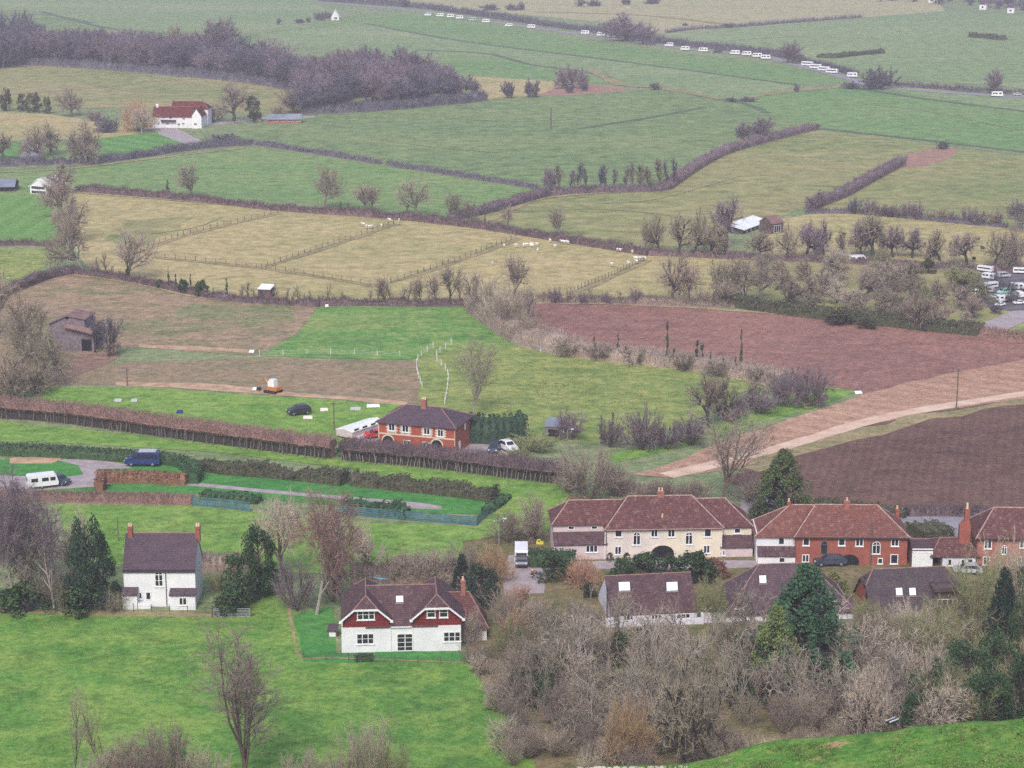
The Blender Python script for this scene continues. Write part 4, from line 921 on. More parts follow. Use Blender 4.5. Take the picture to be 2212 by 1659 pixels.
h.chimney(h.X(180, 170, dd + 3.5), dd + 3.5, zr - 1.4, h.Z(180, 140, dd + 3.5), .5, .5, 'brick2', 1, rm)
h.gutter(-.3, W4 + .3, -.4, ze - .2)
# ---- garage and white link house between the brick houses
h = House('garage', 'small garage with a wide white up-and-over door between the two brick houses', 'garage', (1240, 714), (1420, 714), K4)
ze = h.Z(1330, 556); h.wall(0, h.W, 0.06, 5.5, ze - .05, 'pinkbrick'); h.roof(0, h.W, .06, 5.5, ze - .05, h.Z(1300, 462, 3), 'dark', ov=.12, hr=.0, ridge='ridge2')
mb = MB(); mb.box(.02, h.W - .02, -.04, .05, h.Z(1330, 590), ze + .1); mb.box(.02, .3, -.03, .05, 0, h.Z(1330, 590)); mb.box(h.W - .3, h.W - .02, -.03, .05, 0, h.Z(1330, 590)); fr = h.o('door_frame', mb, XM['frame'])
mb = MB(); zt = h.Z(1330, 592)
for k in range(5): mb.box(.31, h.W - .31, -.02, .05, zt * k / 5 + .02, zt * (k + 1) / 5 - .02)
mb.box(.31, h.W - .31, 0, .05, 0, zt); h.o('garage_door', mb, XM['door'])
h = House('link_house', 'low white rendered link building with a hipped red roof beside the garage', 'house', (1506, 716), (1792, 716), K4)
ze = h.Z(1650, 608); h.wall(0, h.W, 0, 6.5, ze, 'lilac'); h.roof(-1.6, h.W + .4, 0, 7, ze, h.Z(1500, 455, 3.5), 'red', hl=1.8, hr=1.2, ov=.25, ridge='ridge2')
h.win(1552, 636, 1590, 698, lights=1); h.win(1664, 640, 1702, 698, lights=1); h.win(1722, 636, 1772, 705, lights=1, name='door', sill=False)
# ---- 5 far right red house
h = House('brick_house', 'weathered pink-red brick house cut off by the right edge, with a big side chimney', 'house', (1800, 712), (2560, 722), K4)
D = 8.4; ze = h.Z(2000, 462) + .26; zr = h.Z(2000, 195, D / 2); h.wall(0, h.W, 0, D, ze, 'pinkbrick'); rm = h.roof(0, h.W, 0, D, ze, zr, 'red', hl=max(1, h.X(1952, 196, D / 2)), hr=3.5, ov=.4)
for q in ((1866, 474, 1934, 552), (2172, 478, 2240, 546), (1856, 618, 1918, 690), (2150, 620, 2230, 690)): h.win(*q, lights=2)
h.win(2018, 520, 2064, 600, lights=2, arch=True, fw=.1)
mb = MB(); xa, xb = h.X(1650, 400, 2.5), h.X(1746, 400, 2.5); zt = h.Z(1700, 320, 2.5); za = h.Z(1722, 205, 2.5)
mb.prism([(xa, 2, 0), (xb, 2, 0), (xb, 2, zt - .4), ((xa + xb) / 2 + .55, 2, zt + .3), ((xa + xb) / 2 - .1, 2, zt + .3), (xa, 2, zt - .5)], (0, 1.1, 0)); mb.box((xa + xb) / 2 - .1, (xa + xb) / 2 + .55, 2.1, 2.9, zt + .31, za); c = h.o('chimney', mb, W['brick2'])
mb = MB(); mb.tube([((xa + xb) / 2 + .22, 2.5, za), ((xa + xb) / 2 + .22, 2.5, za + .9)], [.2, .16], 8); h.o('chimney_pot', mb, XM['pot'], c)
h.gutter(-.3, h.W, -.4, ze - .2)
# ---- 6 bungalow with two large rooflights
h = House('bungalow', 'low bungalow with a brown tiled roof, two big square rooflights and a white gable end', 'bungalow', (852, 1186), (1600, 1148), K3)
ze = h.Z(1200, 1105); D = 9.0; zr = h.Z(1200, 770, D / 2); h.wall(0, h.W, 0, D, ze, 'lilac', ('x', zr - .1)); rm = h.roof(0, h.W, 0, D, ze, zr, 'brown', ov=.08, ridge='ridge2')
sl = (zr - ze) / (D / 2); n = Vector((0, -sl, 1)).normalized()
for xa in (972, 1384):
    p0, p1 = h.on_plane(xa, 916, (0, 0, ze), n), h.on_plane(xa - 4, 842, (0, 0, ze), n); h.rooflight(p0, p1, None, 1.55, parent=rm)
for q in ((960, 1122, 1050, 1168), (1200, 1118, 1290, 1160), (1420, 1112, 1540, 1152)): h.win(*q, lights=3)
mb = MB(); mb.box(-.25, -.1, 1.6, 1.8, 0, zr - .6); h.o('drainpipe', mb, XM['lead'])
h = House('terrace_wall', 'long low lilac-white terrace wall in front of the bungalow', 'wall', (815, 1236), (1950, 1195), K3)
mb = MB(); mb.box(0, h.W * .72, 0, .25, -.3, .95); mb.box(h.W * .74, h.W, .3, .55, -.3, 1.5); mb.box(-.1, .5, -.2, .4, -.3, 1.3); mb.box(h.W * .72, h.W * .74, -.1, .5, -.3, 1.6); h.o('masonry', mb, W['lilac'])
# ---- 7 hipped purple-brown roof behind the big conifer
h = House('bungalow', 'low house with a wide purple-brown hipped roof half hidden by the big dark conifer', 'bungalow', (1868, 1190), (2944, 1160), K3)
ze = h.Z(1880, 1088); D = 9.6; zr = h.Z(2300, 682, D / 2)
h.wall(0, h.W, 0, D, ze, 'white'); rm = h.roof(0, h.W, 0, D, ze, zr, 'purple', hl=max(1, h.X(2135, 684, D / 2)), hr=max(1, h.W - h.X(2560, 684, D / 2)), ov=.4, ridge='ridge2')
sl = (zr - ze) / (D / 2); n = Vector((0, -sl, 1)).normalized(); p0, p1 = h.on_plane(2168, 850, (0, 0, ze), n), h.on_plane(2164, 785, (0, 0, ze), n); h.rooflight(p0, p1, None, .95, parent=rm)
h.winm(.8, 2.2, .9, 2.0, lights=2)
h = House('outbuilding', 'small pale blue outbuilding at the right foot of the purple-brown roof', 'outbuilding', (602, 1160), (742, 1160), K4)
h.wall(0, h.W, 0, 2.5, h.Z(670, 1078), 'blue'); h.leanto(0, h.W, 2.4, 0, h.Z(670, 1078) + .9, h.Z(670, 1074), 'purple'); h.win(612, 1095, 690, 1150, lights=2)
# ---- 8 dark roof with brick gable
h = House('bungalow', 'low house with a brick gable end, dark mossy roof, two rooflights and flat dormer', 'bungalow', (900, 1116), (1692, 1084), K4)
ze = h.Z(1200, 1085); D = 8.6; zr = h.Z(1250, 716, D / 2)
h.wall(0, h.W, 0, D, ze, 'brick', ('x', zr - .12, ze + (zr - ze) * .60)); rm = h.roof(0, h.W, 0, D, ze, zr, 'moss', hl=1.1, hr=1.6, ov=.28, half=ze + (zr - ze) * .62, ridge='ridge2')
sl = (zr - ze) / (D / 2); n = Vector((0, -sl, 1)).normalized()
for xa in (1132, 1248):
    p0, p1 = h.on_plane(xa + 2, 955, (0, 0, ze), n), h.on_plane(xa - 3, 892, (0, 0, ze), n); h.rooflight(p0, p1, None, .92, parent=rm)
q0 = h.on_plane(1395, 842, (0, 0, ze), n); q1 = h.on_plane(1625, 842, (0, 0, ze), n); q2 = h.on_plane(1420, 1020, (0, 0, ze), n)
mb = MB(); mb.box(q0.x, q1.x, q2.y - .1, q0.y, q2.z - .5, q0.z - .05); dm = h.o('dormer', mb, W['timber'])
mb = MB(); mb.prism([(q0.x - .1, q2.y - .6, q0.z - .45), (q1.x + .1, q2.y - .6, q0.z - .45), (q1.x + .1, q0.y, q0.z + .1), (q0.x - .1, q0.y, q0.z + .1)], (0, 0, -.12)); h.o('dormer_roof', mb, RF['dark'], dm)
h.winm(q0.x + .5, q1.x - .4, q2.z - .3, q2.z + .55, q2.y - .1, lights=4)
mb = MB(); mb.box(-.03, -.004, 2.6, 3.3, 0, 2.0); h.o('door', mb, XM['black']); mb = MB(); mb.box(-.03, -.004, 4.2, 4.5, 2.2, 4.0); h.o('slit_window', mb, XM['lead'])
# ---- 9 brick semi with stone dressings by the long hedge
K9 = (553, 810, .25)
h = House('brick_house', 'orange brick house with cream window surrounds and dark hipped roof behind the long hedge', 'house', (1062, 640), (1718, 700), K9)
W9 = h.W; D = 9.0; ze = h.Z(1300, 425) + .26; zr = h.Z(1450, 268, D / 2)
h.wall(0, W9, 0, D, ze, 'brick'); rm = h.roof(0, W9, 0, D, ze, zr, 'slate', hl=max(1.2, h.X(1302, 252, D / 2)), hr=max(1.2, W9 - h.X(1592, 286, D / 2)), ov=.45, ridge='ridge2')
h.chimney(h.X(1452, 260, D / 2 - .4), D / 2 - .4, zr - 1.2, h.Z(1458, 205, D / 2), .9, .8, 'pinkbrick', 3, rm)
ws = ((1146, 412, 1200, 486), (1262, 430, 1320, 498), (1448, 452, 1504, 518), (1568, 468, 1620, 536))
for q in ws:
    h.win(*q, lights=2); X0, X1 = h.X(q[0], q[1]), h.X(q[2], q[1]); Z0, Z1 = h.Z(q[0], q[3]), h.Z(q[0], q[1]); mb = MB()
    mb.box(X0 - .28, X0 - .004, -.03, -.002, Z0 - .15, Z1 + .1); mb.box(X1 + .004, X1 + .28, -.03, -.002, Z0 - .15, Z1 + .1)
    mb.box(X0 - .28, X1 + .28, -.03, -.002, Z0 - .3, Z0 - .15)
    for k in range(3):
        z = Z0 + (Z1 - Z0) * (k + .2) / 3; mb.box(X0 - .48, X0 - .28, -.03, -.002, z, z + .25); mb.box(X1 + .28, X1 + .48, -.03, -.002, z, z + .25)
    h.o('stone_surround', mb, W['cut'])
zb = h.Z(1400, 530); mb = MB(); mb.box(-.05, W9 + .05, -.06, -.003, zb - .12, zb + .12); mb.box(W9 - .02, W9 + .06, -.06, .12, .0, ze - .3); mb.box(-.06, .12, -.06, -.003, 0, ze - .3); h.o('stone_band', mb, W['cut'])
for xc in (1142, 1562):
    xm = h.X(xc, 600); R = 1.0; zt = zb - .35; mb = MB()
    for k in range(10):
        t0, t1 = math.pi * k / 10, math.pi * (k + 1) / 10
        mb.prism([(xm + math.cos(t) * rr, -.05, zt - R + math.sin(t) * rr) for t, rr in ((t0, R + .25), (t1, R + .25), (t1, R), (t0, R))][::-1], (0, .047, 0))
    s_ = h.o('arch_surround', mb, W['cut']); mb = MB()
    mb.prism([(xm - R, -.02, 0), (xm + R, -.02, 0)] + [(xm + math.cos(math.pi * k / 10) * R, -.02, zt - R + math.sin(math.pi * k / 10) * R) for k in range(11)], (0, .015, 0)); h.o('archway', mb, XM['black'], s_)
for q in ((1275, 560, 1335, 620), (1440, 575, 1500, 640)): h.win(*q, lights=2)
mb = MB(); mb.box(W9 + .003, W9 + .05, 2.0, 2.9, 0, 2.1); h.o('door', mb, XM['frame']); mb = MB(); mb.box(W9 + .003, W9 + .04, 5, 5.8, 3.4, 4.6); h.o('side_window', mb, XM['frame'])
H9 = h
# ---- 10 static caravan home
h = House('mobile_home', 'white-roofed static mobile home set end-on behind the long hedge', 'mobile home', (694, 538), (832, 566), K9)
A, B, Cc = P(*h.vp(694, 538)), P(*h.vp(832, 566)), P(*h.vp(1030, 452))
dv = (Cc - B); L = dv.dot(h.n); zt = h.Z(760, 478); Wd = h.W
h.wall(0, Wd, 0, L, zt, 'pink', ('y', zt + .25), z0=.35); r = h.roof(0, L, 0, Wd, zt, zt + .35, 'white', axis='y', ov=.12, ridge='frame')
mb = MB(); mb.box(.3, Wd - .3, .3, L - .3, -.1, .36); h.o('chassis', mb, XM['lead'])
for k in range(4):
    mb = MB(); y = L * (k + .5) / 4; mb.box(Wd + .003, Wd + .05, y - .7, y + .7, 1.2, 2.0); wn = h.o('window', mb, XM['frame']); mb = MB(); mb.box(Wd + .05, Wd + .06, y - .6, y + .6, 1.28, 1.92); h.o('pane', mb, XM['glass'], wn)
mb = MB(); mb.box(Wd + .2, Wd + 1.1, L * .1, L * .98, .1, .7); h.o('veranda', mb, W['pink'])
# ---- 11 farmhouse far left
KF = (0, 0, .3335)
h = House('farmhouse', 'large white farmhouse with red clay roofs in the far left fields', 'house', (990, 828), (1246, 830), KF)
Dm = 7.0; ze = h.Z(1100, 752); zr = h.Z(1100, 690, Dm / 2)
h.wall(0, h.W, 0, Dm, ze, 'white', ('x', zr - .2)); r = h.roof(0, h.W, 0, Dm, ze, zr, 'farm', ov=.3, ridge='ridge2')
xa, xb = h.X(1246, 800), h.X(1308, 800); zg = h.Z(1278, 704); h.wall(xa + .02, xb, -.8, 8.5, h.Z(1246, 748), 'white', ('y', zg)); h.roof(-.8, 8.5, xa, xb, h.Z(1246, 748), zg + .1, 'farm', axis='y', ov=.25, ridge='ridge2')
x0, x1 = h.X(1110, 700, 9), h.X(1345, 700, 9); zb = h.Z(1320, 702, 9); h.wall(x0, x1, 9, 16, zb, 'white'); h.roof(x0, x1, 9, 16, zb, h.Z(1240, 656, 12.5), 'farm', hr=2.5, ov=.3, ridge='ridge2')
for q in ((1052, 752, 1070, 768), (1095, 754, 1114, 770), (1180, 762, 1198, 776), (1020, 790, 1036, 806), (1075, 795, 1094, 808), (1150, 796, 1166, 815), (1178, 794, 1196, 808)): h.win(*q, lights=2, sill=False)
h.win(1256, 796, 1276, 812, d=-.8, lights=2, sill=False); h.chimney(h.X(1020, 680, 3.5), Dm / 2, zr - .5, zr + .9, .9, .7, 'white', 2, r)
mb = MB(); mb.box(h.X(1045, 780), h.X(1140, 780), -.8, -.01, h.Z(1090, 790), h.Z(1090, 776)); h.o('porch_roof', mb, RF['slate'])
h = House('farm_shed', 'long low brick farm shed with a blue-grey roof right of the white farmhouse', 'shed', (1735, 800), (1952, 798), KF)
ze = h.Z(1850, 768); h.wall(0, h.W, 0, 6, ze, 'pinkbrick'); h.roof(0, h.W, 0, 6, ze, h.Z(1850, 738, 3), 'tin', ov=.5, ridge='ridge2')
for x in (.15, .4, .6, .85): h.winm(h.W * x, h.W * x + 1.8, .8, 1.9, lights=2, sill=False)
h = House('outbuilding', 'small pale pink outbuilding left of the blue-grey roofed farm shed', 'outbuilding', (1630, 790), (1690, 790), KF); h.wall(0, h.W, 0, 4, 2.2, 'pink', ('x', 3.4)); h.roof(0, h.W, 0, 4, 2.2, 3.5, 'farm', ridge='ridge2'); h.winm(1, 2, .8, 1.8, lights=1)
# ---- left barns
h = House('barn', 'dark open-sided barn at the far left edge with a pale roof', 'barn', (-60, 110), (96, 108), (0, 378, .3335))
ze = h.Z(50, 72); h.roof(0, h.W, 0, 9, ze, ze + 1.8, 'tin', ov=.3, ridge='ridge2'); h.wall(0, h.W, 5, 9, ze - .1, 'timber')
mb = MB()
for k in range(6): mb.box(h.W * k / 5 - .15, h.W * k / 5 + .15, .1, .4, 0, ze)
h.o('posts', mb, XM['lead'])
h = House('barn', 'white gable-fronted barn with dark bands near the far left edge', 'barn', (196, 120), (302, 128), (0, 378, .3335))
ze = h.Z(250, 72); h.wall(0, h.W, 0, 10, ze, 'white', ('y', h.Z(246, 30))); h.roof(0, 10, 0, h.W, ze, h.Z(246, 25), 'white', axis='y', ov=.5, ridge='frame')
mb = MB(); mb.box(.6, h.W - .6, -.05, -.004, ze * .62, ze * .95); mb.box(.6, h.W - .3, -.06, -.004, .2, ze * .4); h.o('opening', mb, XM['lead'])
# ---- open-fronted cattle barn right
KB = (1475, 378, .3335)
h = House('cattle_barn', 'open-fronted cattle barn with a white sheet roof beside the orchard trees', 'barn', (392, 384), (552, 326), KB)
ze = h.Z(400, 350); L = h.W; mb = MB()
mb.prism([(-.4, -.5, ze), (L + .4, -.5, ze), (L + .4, 5, ze + 1.1), (-.4, 5, ze + 1.1)], (0, 0, -.2)); h.o('roof', mb, RF['white'])
mb = MB(); mb.box(0, L, 4.6, 4.85, 0, ze + .8); mb.box(-.2, 0, 0, 4.85, 0, ze); h.o('wall', mb, XM['lead']); mb = MB()
for k in range(7): mb.box(L * k / 6 - .18, L * k / 6 + .18, .1, .45, 0, ze - .1)
h.o('posts', mb, XM['frame'])
h = House('hay_shed', 'small brown shed stacked with bales right of the white-roofed cattle barn', 'shed', (572, 385), (650, 375), KB); h.wall(0, h.W, 0, 5, 3.2, 'timber', ('x', 4.6)); h.roof(0, h.W, 0, 5, 3.2, 4.7, 'rust', ridge='ridge2'); h.winm(1, h.W - 1, .3, 2.4, lights=3, frame='frame', glass='black', sill=False)
# ---- ruined stone barn left
KR = (0, 540, .1709)
h = House('ruined_barn', 'ruined grey stone barn with a broken tin roof in the stubble field', 'barn', (640, 1268), (1190, 1282), KR)
ze = h.Z(700, 930); zp = h.Z(860, 828); Wd = h.W; m_ = Wd * .42
mb = MB(); mb.prism([(0, 0, -.2), (Wd, 0, -.2), (Wd, 0, h.Z(1190, 1040)), (Wd * .82, 0, h.Z(1060, 1000)), (Wd * .8, 0, h.Z(1060, 880)), (m_, 0, zp - .2), (0, 0, ze)], (0, 6.5, 0)); h.o('wall', mb, W['stone'])
mb = MB(); mb.prism([(-.5, -.4, ze - .15), (m_, -.4, zp), (m_, 3.2, zp), (-.5, 3.2, ze - .15)], (0, 0, -.12)); mb.prism([(m_ + .01, -.4, zp), (Wd * .85, -.4, h.Z(1070, 872)), (Wd * .85, 6.6, h.Z(1070, 872)), (m_ + .01, 6.6, zp)], (0, 0, -.12)); h.o('roof', mb, RF['rust'])
mb = MB(); mb.prism([(Wd * .35, -.9, h.Z(900, 965)), (Wd * 1.02, -1.2, h.Z(1180, 1045)), (Wd * 1.02, .1, h.Z(1180, 1000)), (Wd * .35, .1, h.Z(900, 930))], (0, 0, -.12)); h.o('canopy', mb, RF['rust'])
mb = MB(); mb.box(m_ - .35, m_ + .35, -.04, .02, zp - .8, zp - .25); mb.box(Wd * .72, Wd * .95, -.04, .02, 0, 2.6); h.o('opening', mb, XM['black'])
# ---- sheds
h = House('shed', 'small brown shed with a white roof in the tree line above the stubble field', 'shed', (1672, 796), (1752, 800), (0, 378, .3335)); h.wall(0, h.W, 0, 3, 2.2, 'timber'); h.leanto(0, h.W, 3, 0, 2.9, 2.3, 'white')
mb = MB(); mb.box(.4, 1.3, -.03, -.004, 0, 1.8); h.o('door', mb, XM['lead'])
h = House('tank_shed', 'grey box-like fuel store standing against the left side of the white gabled house', 'shed', (624, 1024), (698, 1026), K2); h.wall(0, h.W, 0, 1.2, h.Z(660, 962), 'stone'); h.leanto(0, h.W, 1.2, 0, h.Z(660, 962) + .5, h.Z(660, 958), 'slate')
mb = MB(); mb.box(.15, h.W - .15, -.03, -.004, .15, 1.0); h.o('door', mb, XM['frame'])
h = House('stable', 'low grey field shelter with a pale roof left of the ivy-hung trees', 'shed', (283, 540), (440, 548), (1106, 810, .25)); h.wall(0, h.W, 0, 4, 2.1, 'stone'); h.leanto(0, h.W, 4, 0, 2.8, 2.2, 'tin'); h.winm(.6, h.W - .6, .3, 1.6, lights=3, glass='black', frame='lead', sill=False)
h = House('far_house', 'tiny white gabled building beside the trees at the top of the photo', 'house', (2146, 130), (2196, 130), KF); h.wall(0, h.W, 0, 8, 2.2, 'white', ('y', 6.5)); h.roof(0, 8, 0, h.W, 2.2, 6.7, 'white', axis='y', ridge='frame'); h.winm(2, 4, .5, 2, lights=2, sill=False)
for i, (x, y, k) in enumerate(((2100, 84, 'pale'), (1920, 62, 'low'), (1590, 16, 'grey'))):
    h = House('far_house', ('tiny bright white house against the wood in the top right corner', 'low white building at the edge of the top right wood', 'greyish white house at the left end of the top right wood')[i], 'house', (x, y), (x + 44, y + 1), (1475, 0, .3335)); h.wall(0, h.W, 0, 7, 4, 'white', ('x', 6)); h.roof(0, h.W, 0, 7, 4, 6.2, 'slate', ridge='ridge2'); h.winm(1.5, 3, 1, 2.5, lights=1, sill=False)
# ================================================================ vehicles, animals, fences, poles
PAINT = {k: M(k + '_paint', c, lighter(c, .9), 1.0, rough=.3, spec=.5) for k, c in dict(white=(.80, .80, .80), blue=(.022, .040, .15), navy=(.05, .06, .09), black=(.03, .03, .035), silver=(.45, .46, .48), red=(.55, .04, .035), cream=(.74, .70, .58), green=(.35, .62, .50), maroon=(.20, .07, .07), grey=(.25, .25, .27), orange=(.55, .20, .05)).items()}
TYRE = M('tyre_rubber', (.03, .03, .03), rough=.9); RIM = M('wheel_rim', (.4, .4, .42), rough=.4, metal=.6); LAMP = M('headlight_glass', (.8, .82, .8), rough=.1, spec=.6)
def loft(mb, prof, w, zw, ww):
    """closed body: side profile (x, z) counter-clockwise; half-width w below zw narrowing to ww at the top"""
    zt = max(z for x, z in prof)
    def hw(z): return w if z <= zw else w + (ww - w) * (z - zw) / max(.01, zt - zw)
    L = [(x, -hw(z), z) for x, z in prof]; Rr = [(x, hw(z), z) for x, z in prof]; n = len(prof)
    mb.add(L + Rr, [tuple(range(n)), tuple(range(2 * n - 1, n - 1, -1))] + [(i + n, (i + 1) % n + n, (i + 1) % n, i) for i in range(n)])
VEH = {}
def build_vehicle(kind, paint, label, cat, small=False):
    """nose towards +x, origin on the ground at the middle"""
    r = empty({'caravan': 'caravan', 'van': 'camper_van', 'car': 'parked_car', 'suv': 'parked_car', 'motorhome': 'motorhome', 'truck': 'parked_truck', 'bus': 'coach'}[kind], (0, 0, 0), 0, label, cat)
    b = MB(); g = []
    if kind == 'caravan':
        L, w, ht = 5.6, 1.12, 2.5; loft(b, [(-2.7, .45), (2.6, .45), (2.8, .95), (2.35, ht - .1), (2.1, ht), (-2.4, ht), (-2.65, ht - .15), (-2.8, 1.2)], w, 2.2, w - .06)
        for sgn in (-1, 1):
            for x0, x1 in ((-2.1, -.9), (-.2, 1.0), (1.3, 2.2)): m_ = MB(); m_.box(x0, x1, sgn * (w + .012), sgn * (w + .03), 1.35, 2.0); g.append(('window', m_))
        m_ = MB(); m_.prism([(2.76, -.8, 1.2), (2.76, .8, 1.2), (2.52, .8, 1.95), (2.52, -.8, 1.95)], (-.05, 0, 0)); g.append(('window', m_)); m_ = MB(); m_.box(-2.80, -2.74, -.7, .7, 1.35, 1.95); g.append(('window', m_))
        wh = [(-.25, .3)]
        t = MB(); t.tube([(2.6, 0, .5), (3.7, 0, .5)], .05, 4); t.tube([(3.5, 0, 0), (3.5, 0, .55)], .05, 4)
        obj('tow_bar', t, TYRE, r)
    elif kind == 'van':
        L, w, ht = 5.6, .98, 2.3; loft(b, [(-2.8, .35), (2.75, .35), (2.85, .8), (2.6, 1.15), (1.75, 1.4), (1.05, 2.2), (.8, ht), (-2.6, ht), (-2.75, 2.1), (-2.82, 1.0)], w, 1.3, w - .12)
        for sgn in (-1, 1):
            for p in ([(-2.5, 1.3), (-1.2, 1.3), (-1.2, 1.95), (-2.45, 1.95)], [(-1.05, 1.3), (.1, 1.3), (.1, 1.95), (-1.05, 1.95)], [(.25, 1.3), (1.4, 1.35), (.95, 1.95), (.25, 1.95)]):
                m_ = MB(); m_.prism([(x, sgn * (w - .12 * (z - 1.3) + .012), z) for x, z in p], (0, -.01 * sgn, 0)); g.append(('window', m_))
        m_ = MB(); m_.prism([(1.72, -.8, 1.46), (1.72, .8, 1.46), (1.12, .76, 2.16), (1.12, -.76, 2.16)], (.03, 0, .03)); g.append(('windscreen', m_))
        wh = [(-1.7, .34), (1.75, .34)]
    elif kind in ('car', 'suv'):
        L, w, ht = (4.2, .86, 1.45) if kind == 'car' else (4.5, .93, 1.75); k = ht / 1.45
        loft(b, [(-2.05, .32), (2.05, .32), (2.12, .6), (2.0, .82 * k), (1.05, .93 * k), (.45, 1.36 * k), (.2, ht), (-1.1, ht), (-1.35, 1.38 * k), (-1.95, .98 * k), (-2.12, .7)], w, .9 * k, w - .2)
        for sgn in (-1, 1):
            m_ = MB(); m_.prism([(x, sgn * (w - .2 * (z - .9 * k) / (.55 * k) + .012), z) for x, z in ((-1.65, .97 * k), (.85, .97 * k), (.35, 1.36 * k), (-1.15, 1.36 * k))], (0, -.01 * sgn, 0)); g.append(('window', m_))
        m_ = MB(); m_.prism([(1.02, -.68, .97 * k), (1.02, .68, .97 * k), (.48, .6, 1.36 * k), (.48, -.6, 1.36 * k)], (.04, 0, .03)); g.append(('windscreen', m_))
        m_ = MB(); m_.prism([(-1.93, -.62, 1.0 * k), (-1.93, .62, 1.0 * k), (-1.4, .56, 1.36 * k), (-1.4, -.56, 1.36 * k)], (-.04, 0, .03)); g.append(('rear_window', m_))
        wh = [(-1.3, .31), (1.3, .31)]
    elif kind == 'motorhome':
        L, w, ht = 6.0, 1.1, 2.75; loft(b, [(-3, .45), (1.2, .45), (1.2, 1.6), (2.0, 1.85), (2.1, 2.5), (1.7, ht), (-2.9, ht), (-3, 2.6)], w, 2.5, w - .05)
        c = MB(); loft(c, [(1.15, .4), (2.95, .4), (3.05, .75), (2.85, 1.1), (2.25, 1.25), (1.75, 1.86), (1.15, 1.86)], .98, 1.2, .84); obj('cab', c, PAINT['navy'], r)
        m_ = MB(); m_.prism([(2.25, -.8, 1.27), (2.25, .8, 1.27), (1.84, .76, 1.78), (1.84, -.76, 1.78)], (.06, 0, .05)); g.append(('windscreen', m_))
        m_ = MB(); m_.box(2.06, 2.13, -.85, .85, 1.98, 2.36); g.append(('window', m_))
        for sgn in (-1, 1):
            m_ = MB(); m_.box(-2.2, -.6, sgn * (w + .005), sgn * (w + .02), 1.4, 2.0); g.append(('window', m_))
        wh = [(-1.9, .35), (2.2, .35)]
    elif kind in ('truck', 'bus'):
        L, w, ht = 8.0, 1.22, 3.0; loft(b, [(-4, .6), (4, .6), (4.05, 1.4), (3.9, ht - .1), (3.8, ht), (-3.9, ht), (-4, ht - .1)], w, 2.8, w - .05)
        for sgn in (-1, 1):
            m_ = MB(); m_.box(-3.4, 3.5, sgn * (w + .005), sgn * (w + .02), 1.6, 2.3); g.append(('window', m_))
        wh = [(-2.4, .45), (2.6, .45)]
    obj('body', b, PAINT[paint], r)
    for nm, m_ in g: obj(nm, m_, XM['glass'], r)
    w_ = {'caravan': 1.08, 'van': .95, 'car': .84, 'suv': .9, 'motorhome': 1.0, 'truck': 1.18, 'bus': 1.18}[kind]
    for x, rad in wh:
        for sgn in (-1, 1):
            t = MB(); t.tube([(x, sgn * (w_ - .2), rad), (x, sgn * (w_ + .02), rad)], rad, 14); o = obj('wheel', t, TYRE, r)
            q = MB(); q.tube([(x, sgn * (w_ + .0), rad), (x, sgn * (w_ + .035), rad)], rad * .6, 10); obj('rim', q, RIM, o)
    if kind in ('van', 'car', 'suv', 'motorhome'):
        xf = {'van': 2.8, 'car': 2.06, 'suv': 2.06, 'motorhome': 2.96}[kind]; zf = {'van': .85, 'car': .7, 'suv': .8, 'motorhome': .85}[kind]
        for sgn in (-1, 1):
            m_ = MB(); m_.box(xf - .1, xf + .06, sgn * w_ * .62, sgn * w_ * .92, zf - .1, zf + .1); obj('headlight', m_, LAMP, r)
    return r
def vehicle(kind, paint, x, y, ang, label, cat, group=None, k=1.0):
    """ang: degrees, 0 = nose to the right of the photo, 90 = away from the camera"""
    key = (kind, paint)
    if key not in VEH: VEH[key] = r = build_vehicle(kind, paint, label, cat)
    else: r = copy_thing(VEH[key], (0, 0, 0), 0, label); 
    if 'group' in r: del r['group']
    if group: r['group'] = group
    r['category'] = cat
    r.location = P(x, y) + Vector((0, 0, .03 + .0015 * LAYER[0])); r.rotation_euler = (0, 0, math.radians(ang)); r.scale = (k, k, k); return r
v = vehicle('van', 'blue', 309, 1006, 180, 'dark blue camper van with a pale roof parked beside the clipped green hedge', 'van', k=1.06)
m_ = MB(); m_.box(-2.3, .55, -.8, .8, 2.32, 2.44); m_.box(-2.0, -.2, -.72, .72, 2.44, 2.5); obj('roof_top', m_, PAINT['silver'], v)
vehicle('caravan', 'white', 92, 1054, 22, 'white caravan parked on the gravel drive at the left edge, dark car at its front', 'caravan', k=.92)
vehicle('suv', 'navy', 129, 1047, -28, 'dark navy car with a pale bonnet in front of the white caravan', 'car', k=.9)
vehicle('motorhome', 'white', 1126, 1218, -90, 'motorhome with a dark cab facing the camera on the pinkish concrete drive', 'motorhome', k=.9)
vehicle('car', 'red', 812, 946, 200, 'bright red car half hidden between the mobile home and the brick house', 'car')
vehicle('suv', 'navy', 1068, 977, -100, 'dark blue car parked nose to camera beside the brick house, left of the white pickup', 'car', k=.95)
vehicle('suv', 'white', 1097, 974, -60, 'white pickup-like car parked right of the dark blue car by the tall conifer screen', 'car', k=1.0)
vehicle('suv', 'black', 646, 896, 205, 'black car with its tailgate raised standing in the paddock behind the long hedge', 'car', k=1.05)
vehicle('car', 'maroon', 328, 922, 180, 'rusty maroon car partly sunk behind the long brown hedge', 'car')
vehicle('car', 'navy', 1792, 1222, 185, 'dark car parked in front of the arch of the red brick house', 'car', k=1.15)
vehicle('car', 'silver', 2090, 1240, 175, 'silver-grey car parked in front of the white link building', 'car', k=1.0)
